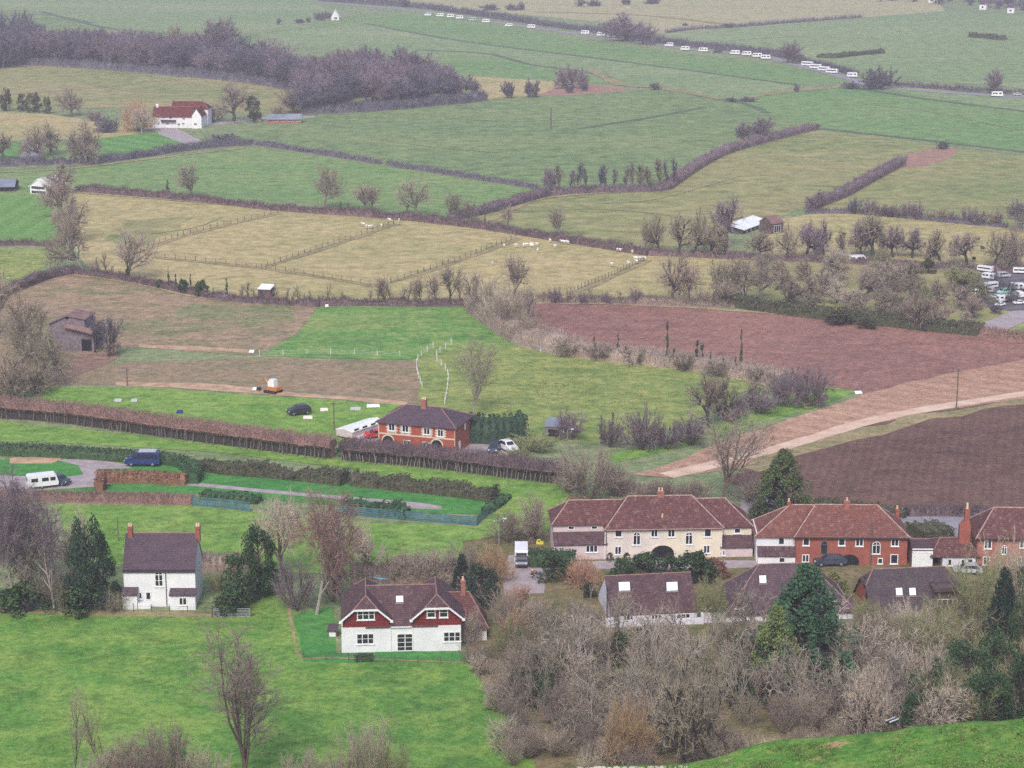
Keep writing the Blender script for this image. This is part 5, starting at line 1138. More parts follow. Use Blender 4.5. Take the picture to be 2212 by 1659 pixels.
# far road: a line of travellers' caravans and vans
FAR = [(924, 33, 'v'), (951, 35, 'c'), (974, 37, 'c'), (993, 40, 'c'), (1021, 44, 'x'), (1050, 48, 'c'), (1099, 56, 'v'), (1148, 60, 'c'), (1264, 73, 'c'), (1298, 77, 'c'), (1320, 80, 'c'), (1346, 86, 'x'), (1445, 99, 'v'),
       (1480, 108, 'c'), (1519, 111, 'c'), (1550, 113, 'k'), (1588, 117, 'c'), (1613, 119, 'c'), (1636, 123, 'c'), (1654, 127, 'c'), (1840, 166, 'c'), (2153, 208, 'c'), (2197, 205, 's')]
for i, (x, y, k) in enumerate(FAR):
    n = len(FAR); lab = nth(i, n)
    kd, pt, wd_ = {'c': ('caravan', 'white', 'white caravan'), 'v': ('van', 'white', 'white camper van'), 'x': ('caravan', 'silver', 'grey caravan'), 'k': ('van', 'black', 'dark van'), 's': ('car', 'silver', 'pale car')}[k]
    if i >= 20: lab = ''
    vehicle(kd, pt, x, y + 1.5, (168 if i % 3 else 172) if x < 1700 else 178, ('%s of the far lane, %s in the line of vehicles' % (wd_, lab)) if lab else
            {20: 'white caravan alone beside the bend of the far lane', 21: 'white caravan on the far lane near the right edge, under a bare tree', 22: 'small pale car at the right end of the far lane'}[i], {'c': 'caravan', 'x': 'caravan', 'v': 'van', 'k': 'van', 's': 'car'}[k], 'vehicles parked along the far lane', .92 if k in 'cx' else .88)
for i, (x, y) in enumerate(((1744, 143), (1762, 149), (1780, 154), (1797, 159))): vehicle('truck', 'white', x, y, 150, 'long white trailer on the sloping lane, %s of four nose to tail' % nth(i, 4), 'trailer', 'white trailers on the sloping lane', .75)
# scrapyard by the orchard
YARD = [(2128, 588, 'truck', 'white', 'square white box lorry'), (2113, 640, 'caravan', 'cream', 'cream caravan with a dark awning'), (2136, 604, 'caravan', 'white', 'small white caravan behind'), (2140, 624, 'truck', 'white', 'long white trailer'), (2130, 632, 'truck', 'silver', 'long pale grey trailer, lower'),
        (2168, 600, 'van', 'silver', 'silver van'), (2168, 636, 'van', 'green', 'pale green van'), (2196, 626, 'caravan', 'white', 'white caravan near the right edge'), (2168, 652, 'caravan', 'white', 'white caravan at the lower end'), (2200, 642, 'van', 'white', 'white van at the right edge'),
        (2205, 592, 'truck', 'white', 'long white shed-like lorry'), (2178, 616, 'car', 'grey', 'grey car'), (2160, 662, 'car', 'white', 'white car lowest'), (2150, 645, 'car', 'silver', 'silver car between two caravans'), (2200, 658, 'car', 'white', 'white car near the farm road')]
for i, (x, y, kd, pt, lab) in enumerate(YARD): vehicle(kd, pt, x, y, rng.choice((172, 195, 20, 215, 140, 100)), lab + ' in the cluttered yard beside the orchard', {'truck': 'lorry', 'caravan': 'caravan', 'van': 'van', 'car': 'car'}[kd], 'vehicles in the yard by the orchard', .5 if kd == 'truck' else .62)
vehicle('caravan', 'white', 1851, 569, 5, 'white rounded caravan under the apple trees at the top of the orchard', 'caravan', k=.8)
# ---- sheep
def animal_mesh():
    mb = MB(); n = 10
    prof = [(-.62, .62, .02, .02), (-.58, .62, .20, .20), (-.35, .62, .29, .29), (0, .60, .31, .30), (.32, .63, .27, .28), (.5, .70, .18, .20), (.62, .80, .12, .14), (.74, .84, .10, .11), (.88, .78, .07, .08), (.96, .74, .02, .03)]
    vs = [(x, math.cos(t * 6.2832 / n) * a, z + math.sin(t * 6.2832 / n) * b) for x, z, a, b in prof for t in range(n)]
    mb.add(vs, [(i * n + k, i * n + (k + 1) % n, (i + 1) * n + (k + 1) % n, (i + 1) * n + k) for i in range(len(prof) - 1) for k in range(n)])
    for x, y in ((-.42, -.15), (-.42, .15), (.36, -.14), (.36, .14)): mb.tube([(x, y, .5), (x + (.03 if x < 0 else 0), y, .28), (x, y, 0)], [.085, .05, .04], 5)
    for s_ in (-1, 1): mb.tube([(.70, s_ * .08, .90), (.66, s_ * .24, .92)], [.04, .015], 4)
    mb.tube([(-.6, 0, .66), (-.7, 0, .5)], [.05, .03], 4)
    return mb
WOOL = M('white_fleece', (.80, .78, .72), (.70, .67, .60), 4); DWOOL = M('dark_fleece', (.06, .05, .05), (.04, .035, .035), 4)
am = animal_mesh(); me_w, me_d = am.mesh('sheep', WOOL), am.mesh('sheep', DWOOL)
SH = [(140, 332), (160, 345), (182, 347), (200, 345), (258, 340), (310, 303), (372, 305), (1053, 472), (1130, 470), (1178, 468), (1198, 465), (1228, 463), (1232, 472), (1265, 463), (1270, 502), (1350, 438), (1430, 445), (1448, 448), (1465, 450), (1383, 475), (975, 585), (1785, 498), (1803, 500), (1883, 512), (1750, 593), (1857, 585), (1903, 553), (1914, 556), (1935, 555), (1960, 553), (1908, 575), (1972, 498)]
for i, (x, y) in enumerate(SH):
    vx, vy = 738 + x * .3335, 378 + y * .3335 + 1.5
    where = 'top left of the sheep pasture under the hedge' if x < 400 else 'middle of the sheep pasture' if x < 1480 else 'right end of the sheep pasture beside the fence'
    o = obj('sheep', me_w, None); o.location = P(vx, vy) + Vector((0, 0, .45)); o.rotation_euler = (0, 0, rng.uniform(0, 6.28)); o.scale = (.9,) * 3
    tag(o, 'white sheep standing in the ' + where, 'sheep', 'white sheep, ' + where)
for i, (x, y) in enumerate(((1043, 405), (1413, 435), (1565, 470), (1730, 470), (1600, 545), (1905, 437), (1940, 495), (1885, 565))):
    o = obj('sheep', me_d, None); o.location = P(1475 + x * .3335, 378 + y * .3335 + 1) + Vector((0, 0, .4)); o.rotation_euler = (0, 0, rng.uniform(0, 6.28)); o.scale = (1.25,) * 3
    tag(o, 'dark sheep grazing in the straw-coloured orchard meadow, %s of eight' % nth(sorted((1043, 1413, 1565, 1730, 1600, 1905, 1940, 1885)).index(x), 8), 'sheep', 'dark sheep behind the orchard')
# ---- poles
WOODP = M('pole_wood', (.16, .12, .10), (.11, .085, .07), 2)
def pole(x, y, hpx, label, arm=True, rad=.13, lamp=False):
    r = empty('utility_pole' if not lamp else 'street_lamp', P(x, y), rng.uniform(-.4, .4), label, 'pole' if not lamp else 'street lamp'); h_ = HM(hpx, y)
    m_ = MB(); m_.tube([(0, 0, -.2), (0, 0, h_)], [rad, rad * .75], 7); obj('pole', m_, WOODP if not lamp else PAINT['grey'], r)
    if arm:
        m_ = MB(); m_.box(-.8, .8, -.06, .06, h_ - .5, h_ - .36); obj('crossarm', m_, WOODP, r)
        m_ = MB()
        for k in (-.7, 0, .7): m_.tube([(k, 0, h_ - .36), (k, 0, h_ - .16)], [.05, .03], 5)
        obj('insulators', m_, XM['frame'], r)
    if lamp: m_ = MB(); m_.tube([(0, 0, h_), (.7, 0, h_ + .15)], .04, 5); obj('arm', m_, PAINT['grey'], r); m_ = MB(); m_.box(.6, 1.1, -.1, .1, h_ + .08, h_ + .2); obj('lamp_head', m_, XM['frame'], r)
pole(2066, 882, 84, 'lone telegraph pole standing beside the pale track across the ploughland'); pole(1190, 278, 42, 'lone dark pole in the middle of the large far green pasture', rad=.3)
pole(1225, 1012, 82, 'pale pole rising from the right end of the long brown hedge', lamp=True, rad=.1); pole(722, 930, 62, 'thin pole behind the long hedge left of the mobile home'); pole(275, 834, 40, 'short grey post in the trodden field left of the sand strip', arm=False)
pole(1880, 1222, 92, 'tall dark red-brown pole in front of the red brick house with the white wing', arm=False, rad=.16); pole(1831, 1070, 55, 'thin pale pole on the dark field edge behind the red brick house roof', arm=False, rad=.08)
pole(1078, 1180, 58, 'dark street pole above the concrete drive near the motorhome', lamp=True, rad=.1); pole(256, 1170, 52, 'thin dark post in the paddock left of the white cottage', arm=False, rad=.07)
# ---- fences
def fence(label, pts, hgt=1.1, gap=3.2, wire=True, mat=None, rad=.07, rails=0, name='fence', cap=95):
    line = [P(*q) for q in smooth_line(pts, 6)]; L = sum((b - a).length for a, b in zip(line, line[1:])); gap = max(gap, L / cap); O = line[0].copy()
    r = empty(name, O, 0, label, 'fence'); mat = mat or WOODP; s_ = 0; nxt = 0; posts = []
    for a, b in zip(line, line[1:]):
        l = (b - a).length
        while nxt <= s_ + l: posts.append(a.lerp(b, (nxt - s_) / l) - O); nxt += gap
        s_ += l
    for p in posts:
        m_ = MB(); hh = hgt * rng.uniform(.9, 1.1); m_.tube([p + Vector((0, 0, -.1)), p + Vector((rng.uniform(-.05, .05), rng.uniform(-.05, .05), hh + .3))], rad * rng.uniform(.8, 1.3), 5); obj('post', m_, mat, r)
    m_ = MB()
    for k in range(3 if not rails else rails):
        z = hgt * (k + 1) / (3 if not rails else rails)
        for a, b in zip(posts, posts[1:]): m_.bar(a + Vector((0, 0, z)), b + Vector((0, 0, z)), .012 if not rails else .05, 4)
    obj('wires' if not rails else 'rails', m_, mat, r); return r
fence('post and wire fence across the sheep pasture, upper left one', [(320, 534), (420, 503), (600, 460)], 1.05, rad=.09); fence('post and wire fence across the middle of the sheep pasture', [(565, 580), (720, 528), (860, 482)], 1.05, rad=.09); fence('right post and wire fence across the sheep pasture', [(830, 616), (980, 566), (1115, 515)], 1.05, rad=.09)
fence('post and wire fence along the lower edge of the sheep pasture', [(335, 556), (580, 582), (820, 620)], 1.0, rad=.08); fence('close-set fence at the right end of the sheep pasture', [(1225, 636), (1310, 601), (1396, 562)], 1.05, 2.0, rad=.09)
fence('thin pale tape fence along the top of the yellow-green pasture', [(560, 768), (740, 766), (900, 774)], 1.0, 5, mat=XM['frame'], rad=.05); fence('white tape fence curving beside the scrubby hedge', [(1040, 690), (1130, 750), (1220, 768), (1400, 782), (1560, 800), (1640, 830)], 1.0, 6, mat=XM['frame'], rad=.07)
fence('white tape fence running down to the brick house chimney', [(936, 752), (900, 785), (915, 850)], 1.1, 4, mat=XM['frame'], rad=.06); fence('white tape fence curling round the pale bare tree', [(975, 745), (942, 775), (968, 812), (960, 880)], 1.1, 4, mat=XM['frame'], rad=.06)
fence('slim post and wire fence below the white cottage', [(250, 1322), (400, 1324), (455, 1326)], .9, 2.5, rad=.05); fence('slim fence along the lawn edge below the gabled white house', [(655, 1424), (800, 1430), (1005, 1436)], .8, 3.0, rad=.05)
fence('rail fence at the brow of the hill under the ivy thicket', [(1905, 1572), (1990, 1560), (2090, 1545)], 1.0, 2.0, rad=.07, rails=2)
# teal netting fences of the long garden
TEAL = M('teal_netting', srgb(84, 120, 124), srgb(66, 98, 104), 1.0)
def panel_fence(label, pts, hgt, gap=2.4):
    line = [P(*q) for q in pts]; O = line[0].copy(); r = empty('netting_fence', O, 0, label, 'fence'); posts = []; m_ = MB()
    for a, b in zip(line, line[1:]):
        n = max(1, int((b - a).length / gap))
        for k in range(n):
            p, q = a.lerp(b, k / n) - O, a.lerp(b, (k + 1) / n) - O; d = (q - p).normalized(); nn = Vector((-d.y, d.x, 0)) * .02; u = Vector((0, 0, 1))
            for z in range(5): m_.prism([p + u * (hgt * z / 5 + .05), q + u * (hgt * z / 5 + .05), q + u * (hgt * (z + .78) / 5 + .05), p + u * (hgt * (z + .78) / 5 + .05)], nn)
            pm = MB(); pm.tube([p + Vector((0, 0, -.1)), p + Vector((0, 0, hgt + .15))], .06, 5); obj('post', pm, TEAL, r)
    obj('netting', m_, TEAL, r)
panel_fence('teal netting fence, left stretch below the garden path', [(415, 1094), (480, 1099), (540, 1106)], 1.7); panel_fence('teal netting fence, long right stretch that turns up at the garden corner', [(722, 1110), (860, 1122), (1030, 1136), (1060, 1108)], 1.5)
# field gate
def gate(label, a, b, hgt=1.15, mat=None):
    A, B = P(*a), P(*b); d = (B - A); L = d.length; r = empty('field_gate', A, math.atan2(d.y, d.x), label, 'gate'); mat = mat or RIM
    m_ = MB()
    for k in range(6): m_.bar((0, 0, .12 + hgt * k / 5), (L, 0, .12 + hgt * k / 5), .045, 6)
    for x in (0, L / 2, L): m_.bar((x, 0, .1), (x, 0, hgt + .15), .05, 6)
    obj('bars', m_, mat, r)
    for x in (-.2, L + .2): m_ = MB(); m_.tube([(x, 0, -.1), (x, 0, hgt + .45)], .11, 6); obj('post', m_, WOODP, r)
gate('galvanised metal field gate right of the white cottage', (462, 1334), (540, 1333), 1.1, M('galvanised_steel', (.40, .42, .44), rough=.45, metal=.3))
# picnic bench / trailer in front of the gabled house
r = empty('garden_bench', P(785, 1426), .05, 'dark garden bench table standing on the grass below the gabled white house', 'bench')
m_ = MB(); m_.box(-1.25, 1.25, -.4, .4, .74, .82); obj('table_top', m_, PAINT['black'], r)
for s_ in (-1, 1): m_ = MB(); m_.box(-1.25, 1.25, s_ * .95 - .16, s_ * .95 + .16, .42, .48); obj('seat', m_, PAINT['black'], r)
for x in (-.85, .85):
    for s_ in (-1, 1): m_ = MB(); m_.bar((x, s_ * .25, .74), (x, s_ * 1.0, 0), .06, 4); obj('leg', m_, PAINT['black'], r)
    m_ = MB(); m_.bar((x, -1.05, .4), (x, 1.05, .4), .05, 4); obj('brace', m_, PAINT['black'], r)
# small digger by the sand strip
r = empty('digger', P(590, 848), 2.6, 'small white and orange digger working beside the sand strip', 'digger')
for s_ in (-1, 1): m_ = MB(); m_.box(-1.4, 1.4, s_ * 1.0 - .25, s_ * 1.0 + .25, 0, .6); obj('track', m_, TYRE, r)
m_ = MB(); m_.box(-1.5, .8, -.95, .95, .62, 1.3); obj('body', m_, PAINT['orange'], r); m_ = MB(); loft(m_, [(-.7, 1.3), (.7, 1.3), (.8, 1.8), (.5, 2.7), (-.7, 2.7)], .65, 2, .6); obj('cab', m_, PAINT['white'], r)
m_ = MB(); m_.tube([(.6, .3, 1.2), (1.8, .3, 2.8), (3.0, .3, 1.6), (3.2, .3, .7)], [.18, .16, .12, .1], 5); obj('arm', m_, PAINT['orange'], r); m_ = MB(); m_.box(2.9, 3.5, .0, .6, .2, .75); obj('bucket', m_, TYRE, r)
# odds and ends that show as small marks
def slab(name, label, cat, x, y, lx, ly, lz, mat, rz=0, extra=None):
    r = empty(name, P(x, y), rz, label, cat); m_ = MB(); m_.prism([(-lx / 2, -ly / 2, lz * .3), (lx / 2, -ly / 2, lz * .3), (lx / 2 - .05, ly / 2, lz), (-lx / 2 + .05, ly / 2, lz)], (0, 0, -lz * .12)); obj('top', m_, mat, r)
    m_ = MB(); 
    for a in (-1, 1):
        for b in (-1, 1): m_.bar((a * lx * .42, b * ly * .42, 0), (a * lx * .42, b * ly * .42, lz * (.3 if b < 0 else .85)), .06, 4)
    obj('supports', m_, WOODP, r); return r
for x, y, lx, lab, mt in ((806, 880, 5, 'white plastic sheet lying left of the brick house roof', 'white'), (768, 886, 4, 'white boards stacked in the paddock behind the mobile home', 'silver'), (700, 888, 3, 'pale heap of boards right of the black car', 'cream'), (665, 905, 3.5, 'low pile of planks behind the long hedge', 'cream'),
                      (544, 762, 2.2, 'small white trough at the end of the pale soil line', 'white'), (550, 843, 1.6, 'small white tank at the left of the digger', 'white'), (255, 868, 3, 'white water trough in the green paddock behind the long hedge', 'silver'), (290, 868, 2.4, 'bluish white trough right of the other trough', 'silver'), (388, 893, 2.4, 'lilac-blue tarpaulin heap in the paddock', 'blue'),
                      (1432, 850, 0, '', ''), (1854, 851, 3, 'white trough at the grassy corner between two ploughed fields', 'white'), (706, 663, 1.6, 'small white trough at the corner of the bright paddock', 'white'), (1870, 1502, 0, '', '')):
    lx *= .5
    if lx: slab('trough' if 'trough' in lab else 'sheet_pile' if 'tank' not in lab else 'water_tank', lab, 'trough' if 'trough' in lab else 'tank' if 'tank' in lab else 'pile', x, y, lx, .8, .55, PAINT[mt], rng.uniform(-.2, .2))
# pots, toys and cones near the cream houses
m_ = MB(); 
for k, (x, y, mt, lab) in enumerate(((1166, 1176, 'yellow', 'yellow plastic toy car beside the left end of the cream houses'), (1150, 1236, 'red', 'red and white cone beside the motorhome'))):
    r = empty('toy_car' if k == 0 else 'traffic_cone', P(x, y, .4 if k else 0), 0, lab, 'toy' if k == 0 else 'cone'); r.scale = (.55,) * 3 if k == 0 else (.7,) * 3; m_ = MB()
    if k == 0: loft(m_, [(-1, .2), (1, .2), (1, .7), (.4, .8), (.2, 1.4), (-.6, 1.4), (-1, .8)], .6, .8, .45); obj('body', m_, XM[mt], r); m_ = MB(); m_.box(-.5, .1, -.55, .55, .95, 1.3); obj('window', m_, XM['glass'], r)
    else: m_.tube([(0, 0, 0), (0, 0, .5), (0, 0, 1.0)], [.35, .2, .05], 10); obj('cone', m_, XM[mt], r); m_ = MB(); m_.tube([(0, 0, .45), (0, 0, .7)], [.225, .16], 10); obj('band', m_, XM['frame'], r)
# stones at the brow of the hill
STN = M('pale_limestone', (.62, .54, .42), (.46, .40, .31), 3)
def stone(q, k, lab, grp):
    bm = bmesh.new(); bmesh.ops.create_icosphere(bm, subdivisions=2, radius=1)
    sd_ = rng.uniform(0, 99)
    for v_ in bm.verts: v_.co *= 1 + .35 * noise.noise(v_.co * 1.3 + Vector((sd_, 0, 0)))
    me = bpy.data.meshes.new('stone'); bm.to_mesh(me); bm.free(); me.materials.append(STN)
    o = bpy.data.objects.new('stone', me); C.objects.link(o); o.location = q; o.scale = (k * rng.uniform(1, 1.8), k, k * rng.uniform(.35, .6)); o.rotation_euler = (0, 0, rng.uniform(0, 6)); tag(o, lab, 'stone', grp)
for i in range(42):
    x = 1085 + (i + rng.uniform(-.4, .4)) * 9.6; y = brow_row(x) + rng.uniform(1.0, 3.5); stone(hill_pt(x, y), rng.uniform(.10, .26), 'pale limestone lump in the worn edge along the brow of the hill', 'pale stones along the brow')
# ================================================================ hedges
hedge('dark hedge line of brambles and trees along the far caravan lane, left stretch', [(690, 2), (760, 7), (900, 17), (1000, 30), (1150, 52)], 4.0, 5, 'slate'); hedge('dark hedge along the far caravan lane, middle stretch', [(1150, 52), (1250, 66), (1340, 79), (1480, 101)], 4.0, 5, 'slate')
hedge('dark hedge along the far caravan lane, right stretch', [(1480, 101), (1600, 112), (1680, 122), (1730, 134)], 4.2, 5, 'slate'); hedge('low dark hedge above the lane with the white trailers', [(1730, 134), (1780, 146), (1850, 164)], 3, 4, 'slate'); hedge('dark hedge behind the curving right end of the far lane', [(1890, 185), (1990, 190), (2130, 201), (2290, 208)], 2.6, 4, 'slate')
hedge('dark hedge stub alone in the far right pasture, left piece', [(1768, 124), (1800, 125), (1835, 121)], 2.4, 4, 'scrub', 'leaf'); hedge('dark hedge stub alone in the far right pasture, longer right piece', [(1838, 121), (1880, 117), (1906, 115)], 2.4, 4, 'scrub', 'leaf'); hedge('dark hedge scrap near the upper right edge', [(2100, 80), (2140, 84), (2168, 87)], 3, 5, 'scrub', 'leaf')
hedge('thin dark hedge between the beige stubble and the far right pasture', [(1440, 71), (1500, 64), (1590, 59), (1700, 50), (1860, 38)], 1.8, 3, 'slate')
hedge('thick brown hedge across the mid left, below the farm', [(-60, 362), (100, 356), (230, 350), (380, 328), (470, 318), (542, 312)], 3.2, 4, 'slate'); hedge('narrow dark trimmed hedge between two pastures, left piece', [(545, 312), (680, 332), (822, 355)], 1.9, 2.4, 'slate'); hedge('narrow dark trimmed hedge between two pastures, right piece after the gap', [(838, 358), (1000, 383), (1158, 408)], 1.9, 2.4, 'slate')
hedge('long dark brown hedge along the top of the sheep pasture, left half', [(168, 412), (300, 424), (450, 438), (600, 455), (760, 466)], 2.8, 3.4, 'plum'); hedge('long dark brown hedge along the top of the sheep pasture, right half', [(760, 466), (900, 478), (1050, 496), (1200, 520), (1400, 552)], 2.9, 3.4, 'plum')
hedge('dark hedge from the sheep pasture towards the orchard', [(1400, 552), (1470, 554), (1560, 558), (1640, 562)], 2.4, 3, 'plum'); hedge('brown hedge under the orchard meadow', [(1640, 562), (1760, 566), (1880, 572), (2050, 582), (2290, 592)], 2.2, 3, 'plum')
hedge('purple-brown scrubby hedge rising from the long hedge towards the poplars', [(975, 474), (1040, 462), (1110, 442), (1180, 422)], 3.2, 6, 'purple'); hedge('purple-brown hedge under the row of young poplars', [(1180, 422), (1280, 416), (1420, 412), (1450, 402)], 3.0, 6, 'purple'); hedge('purple-brown overgrown hedge climbing right from the poplars', [(1450, 402), (1500, 368), (1560, 335), (1640, 310), (1755, 281)], 3.4, 5, 'purple')
hedge('brown overgrown hedge between the two olive pastures', [(1750, 452), (1820, 425), (1880, 392), (1948, 355)], 3.6, 5, 'purple'); hedge('dark trimmed hedge along the top of the orchard meadow', [(1740, 462), (1850, 462), (1960, 472), (2080, 484), (2175, 492)], 1.6, 2.4, 'slate')
hedge('low brown hedge below the mown green field at the left edge', [(-60, 530), (60, 530), (132, 532)], 1.8, 2.5, 'plum'); hedge('brown hedge rising from the left edge to the great oak', [(-20, 650), (60, 618), (110, 600), (165, 590)], 3, 3.5, 'plum')
hedge('brown hedge foot of the tree line above the stubble field, left part', [(165, 592), (280, 608), (450, 643), (560, 655), (690, 662)], 2.2, 3, 'plum'); hedge('brown hedge foot of the tree line above the bright paddock', [(690, 660), (800, 660), (920, 662), (1020, 660)], 2.2, 3, 'plum'); hedge('scrubby brown hedge along the top of the red ploughed field', [(1160, 652), (1300, 655), (1450, 660), (1640, 664)], 2.4, 4, 'brown')
hedge('scrubby dark hedge under the orchard, above the red ploughed field', [(1560, 656), (1700, 678), (1850, 695), (2000, 712), (2120, 724)], 3.0, 4, 'scrub', 'leaf'); hedge('low red-brown hedge at the right end of the red ploughed field', [(2110, 724), (2200, 735), (2300, 748)], 2.0, 3, 'wine')
hedge('overgrown scrub hedge curving down between the bright paddock and the red ploughland', [(1030, 668), (1080, 705), (1140, 742), (1230, 764)], 4.0, 6, 'brown', dens=.8); hedge('scrub hedge along the lower edge of the red ploughland', [(1230, 764), (1330, 778), (1450, 790), (1560, 806), (1690, 832)], 3.2, 5, 'brown', dens=.8)
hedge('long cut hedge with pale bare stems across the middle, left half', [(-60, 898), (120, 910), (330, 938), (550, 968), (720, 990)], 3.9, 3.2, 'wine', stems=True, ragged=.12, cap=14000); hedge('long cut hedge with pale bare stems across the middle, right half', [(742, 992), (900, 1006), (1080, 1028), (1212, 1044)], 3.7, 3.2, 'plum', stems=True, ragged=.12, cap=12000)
hedge('clipped evergreen hedge at the left edge behind the gravel drive', [(-60, 980), (120, 987), (270, 996), (350, 1001), (396, 1010)], 2.1, 1.8, 'hedge', 'leaf', ragged=.04, cap=9000); hedge('clipped evergreen hedge that turns down beside the copper hedge', [(396, 1013), (418, 1022), (424, 1036), (416, 1046)], 2.3, 1.8, 'hedge', 'leaf', ragged=.04)
hedge('low copper-brown beech hedge in front of the blue camper van', [(212, 1040), (300, 1042), (404, 1046)], 2.0, 2.0, 'copper', 'leaf', ragged=.05); hedge('tall copper-orange hedge stub right of the white caravan', [(214, 1064), (222, 1052)], 2.4, 1.4, 'copper', 'leaf', ragged=.04)
hedge('dull reddish hedge under the gravel drive at the left edge', [(-60, 1080), (100, 1082), (260, 1086), (416, 1090)], 1.6, 1.4, 'wine', ragged=.15)
hedge('dark bushy garden hedge right of the clipped hedge, left piece', [(432, 1012), (500, 1022), (580, 1028), (640, 1034)], 2.3, 3.2, 'scrub', 'leaf', ragged=.5); hedge('dark bushy garden hedge, rounded middle piece', [(650, 1034), (700, 1040), (745, 1046)], 2.9, 3.4, 'scrub', 'leaf', ragged=.4); hedge('dark bushy garden hedge, long right piece', [(765, 1046), (860, 1056), (960, 1066), (1068, 1080)], 2.6, 3.2, 'scrub', 'leaf', ragged=.5)
hedge('dark evergreen hedge beside the garden path', [(745, 1104), (800, 1110), (880, 1118)], 2.6, 2.6, 'holly', 'leaf', ragged=.4); hedge('low evergreen border left of the path', [(440, 1074), (500, 1080), (560, 1086)], 1.4, 2.4, 'holly', 'leaf', ragged=.4); hedge('green shrub border at the upper right corner of the long garden', [(1052, 1108), (1076, 1092), (1092, 1076)], 1.6, 1.8, 'laurel', 'leaf', ragged=.6)
hedge('brown garden hedge behind the white cottage', [(438, 1232), (500, 1234), (560, 1232)], 2.4, 2.4, 'brown'); hedge('tall brown garden hedge behind the white gabled house', [(760, 1252), (860, 1250), (960, 1252), (1060, 1262)], 3.2, 4, 'brown', ragged=.5)
hedge('clipped dark evergreen hedge in front of the cream houses', [(1145, 1222), (1192, 1223), (1240, 1224)], 2.6, 2.2, 'holly', 'leaf', ragged=.05); hedge('dense dark clipped conifer screen right of the orange brick house', [(1012, 952), (1070, 954), (1130, 950)], 5.0, 4.5, 'dark', 'leaf', ragged=.10, cap=12000)
hedge('low brown hedge by the road behind the cream houses', [(1330, 1066), (1420, 1070), (1500, 1078)], 1.8, 2.2, 'brown'); hedge('dark scrub along the road behind the brick houses', [(1760, 1096), (1880, 1104), (1960, 1116)], 1.6, 3, 'scrub', 'leaf', ragged=.5); hedge('scrub along the dark ploughland at the right edge', [(1960, 1112), (2060, 1112), (2140, 1120)], 1.6, 2.5, 'plum')
hedge('dark evergreen mass between the two brick houses', [(1975, 1164), (2010, 1160), (2040, 1156)], 3.4, 5, 'scrub', 'leaf', ragged=.5)
# ================================================================ the far wood: separate trees
GW = 'bare trees of the far wood'
def wood(poly, n, h0, h1, lab, grp, leaf=('slate', 'purple', 'purple'), kind='wood', wr=(.85, 1.3), mind=14):
    for x, y in scatter(poly, n, mind=mind):
        hp = rng.uniform(h0, h1); plant(kind, x, y, hp, hp * rng.uniform(*wr), lab, rng.choice(leaf), 'dark' if rng.random() < .6 else 'grey', group=grp)
wood([(-40, 150), (60, 135), (330, 155), (560, 178), (690, 212), (690, 186), (560, 150), (330, 128), (100, 116), (-40, 130)], 110, 46, 66, 'bare purple-grey tree standing in the band of far wood along the bank pasture', 'bare trees of the far wood band', mind=13)
wood([(-40, 155), (50, 140), (70, 118), (-40, 110)], 8, 74, 96, 'tall dark bare tree at the left end of the far wood', 'tall trees at the left end of the far wood', ('slate',), wr=(.6, .8), mind=14)
wood([(655, 246), (800, 238), (1000, 219), (930, 190), (850, 165), (720, 165), (655, 190)], 80, 46, 66, 'bare purple-grey tree in the dense rounded right end of the far wood', 'bare trees in the right end of the far wood', mind=15)
wood([(930, 215), (1045, 218), (1000, 200), (950, 196)], 9, 34, 48, 'smaller dark bare tree at the tapering right tip of the far wood', 'small trees at the tip of the far wood', ('slate',), wr=(.7, 1), mind=12)
plant('wood', 470, 150, 100, 88, 'tallest broad bare tree rising above the far wood band', 'purple'); plant('wood', 378, 138, 74, 60, 'open bare tree with a pale trunk standing out left in the far wood band', 'grey')
hedge('dark bramble undergrowth along the foot of the far wood band', [(-40, 152), (60, 140), (330, 159), (560, 182), (690, 210)], 4.5, 8, 'slate', ragged=.5); hedge('dark undergrowth along the foot of the rounded right end of the far wood', [(650, 246), (800, 240), (960, 226), (1046, 217)], 5, 8, 'slate', ragged=.5)
wood([(1890, 4), (2080, 12), (2290, 34), (2290, 10), (2080, -2), (1900, -10)], 30, 18, 26, 'small bare purple tree of the wood in the top right corner', 'trees of the top right wood', ('slate', 'purple'), 'oak_far', (1.0, 1.5), mind=12)
wood([(690, 4), (760, 8), (880, 18), (900, 8), (760, -6), (690, -8)], 12, 14, 24, 'dark bare tree at the top left end of the far lane', 'trees at the left end of the far lane', ('slate',), 'oak_far', (1.0, 1.5), mind=12)
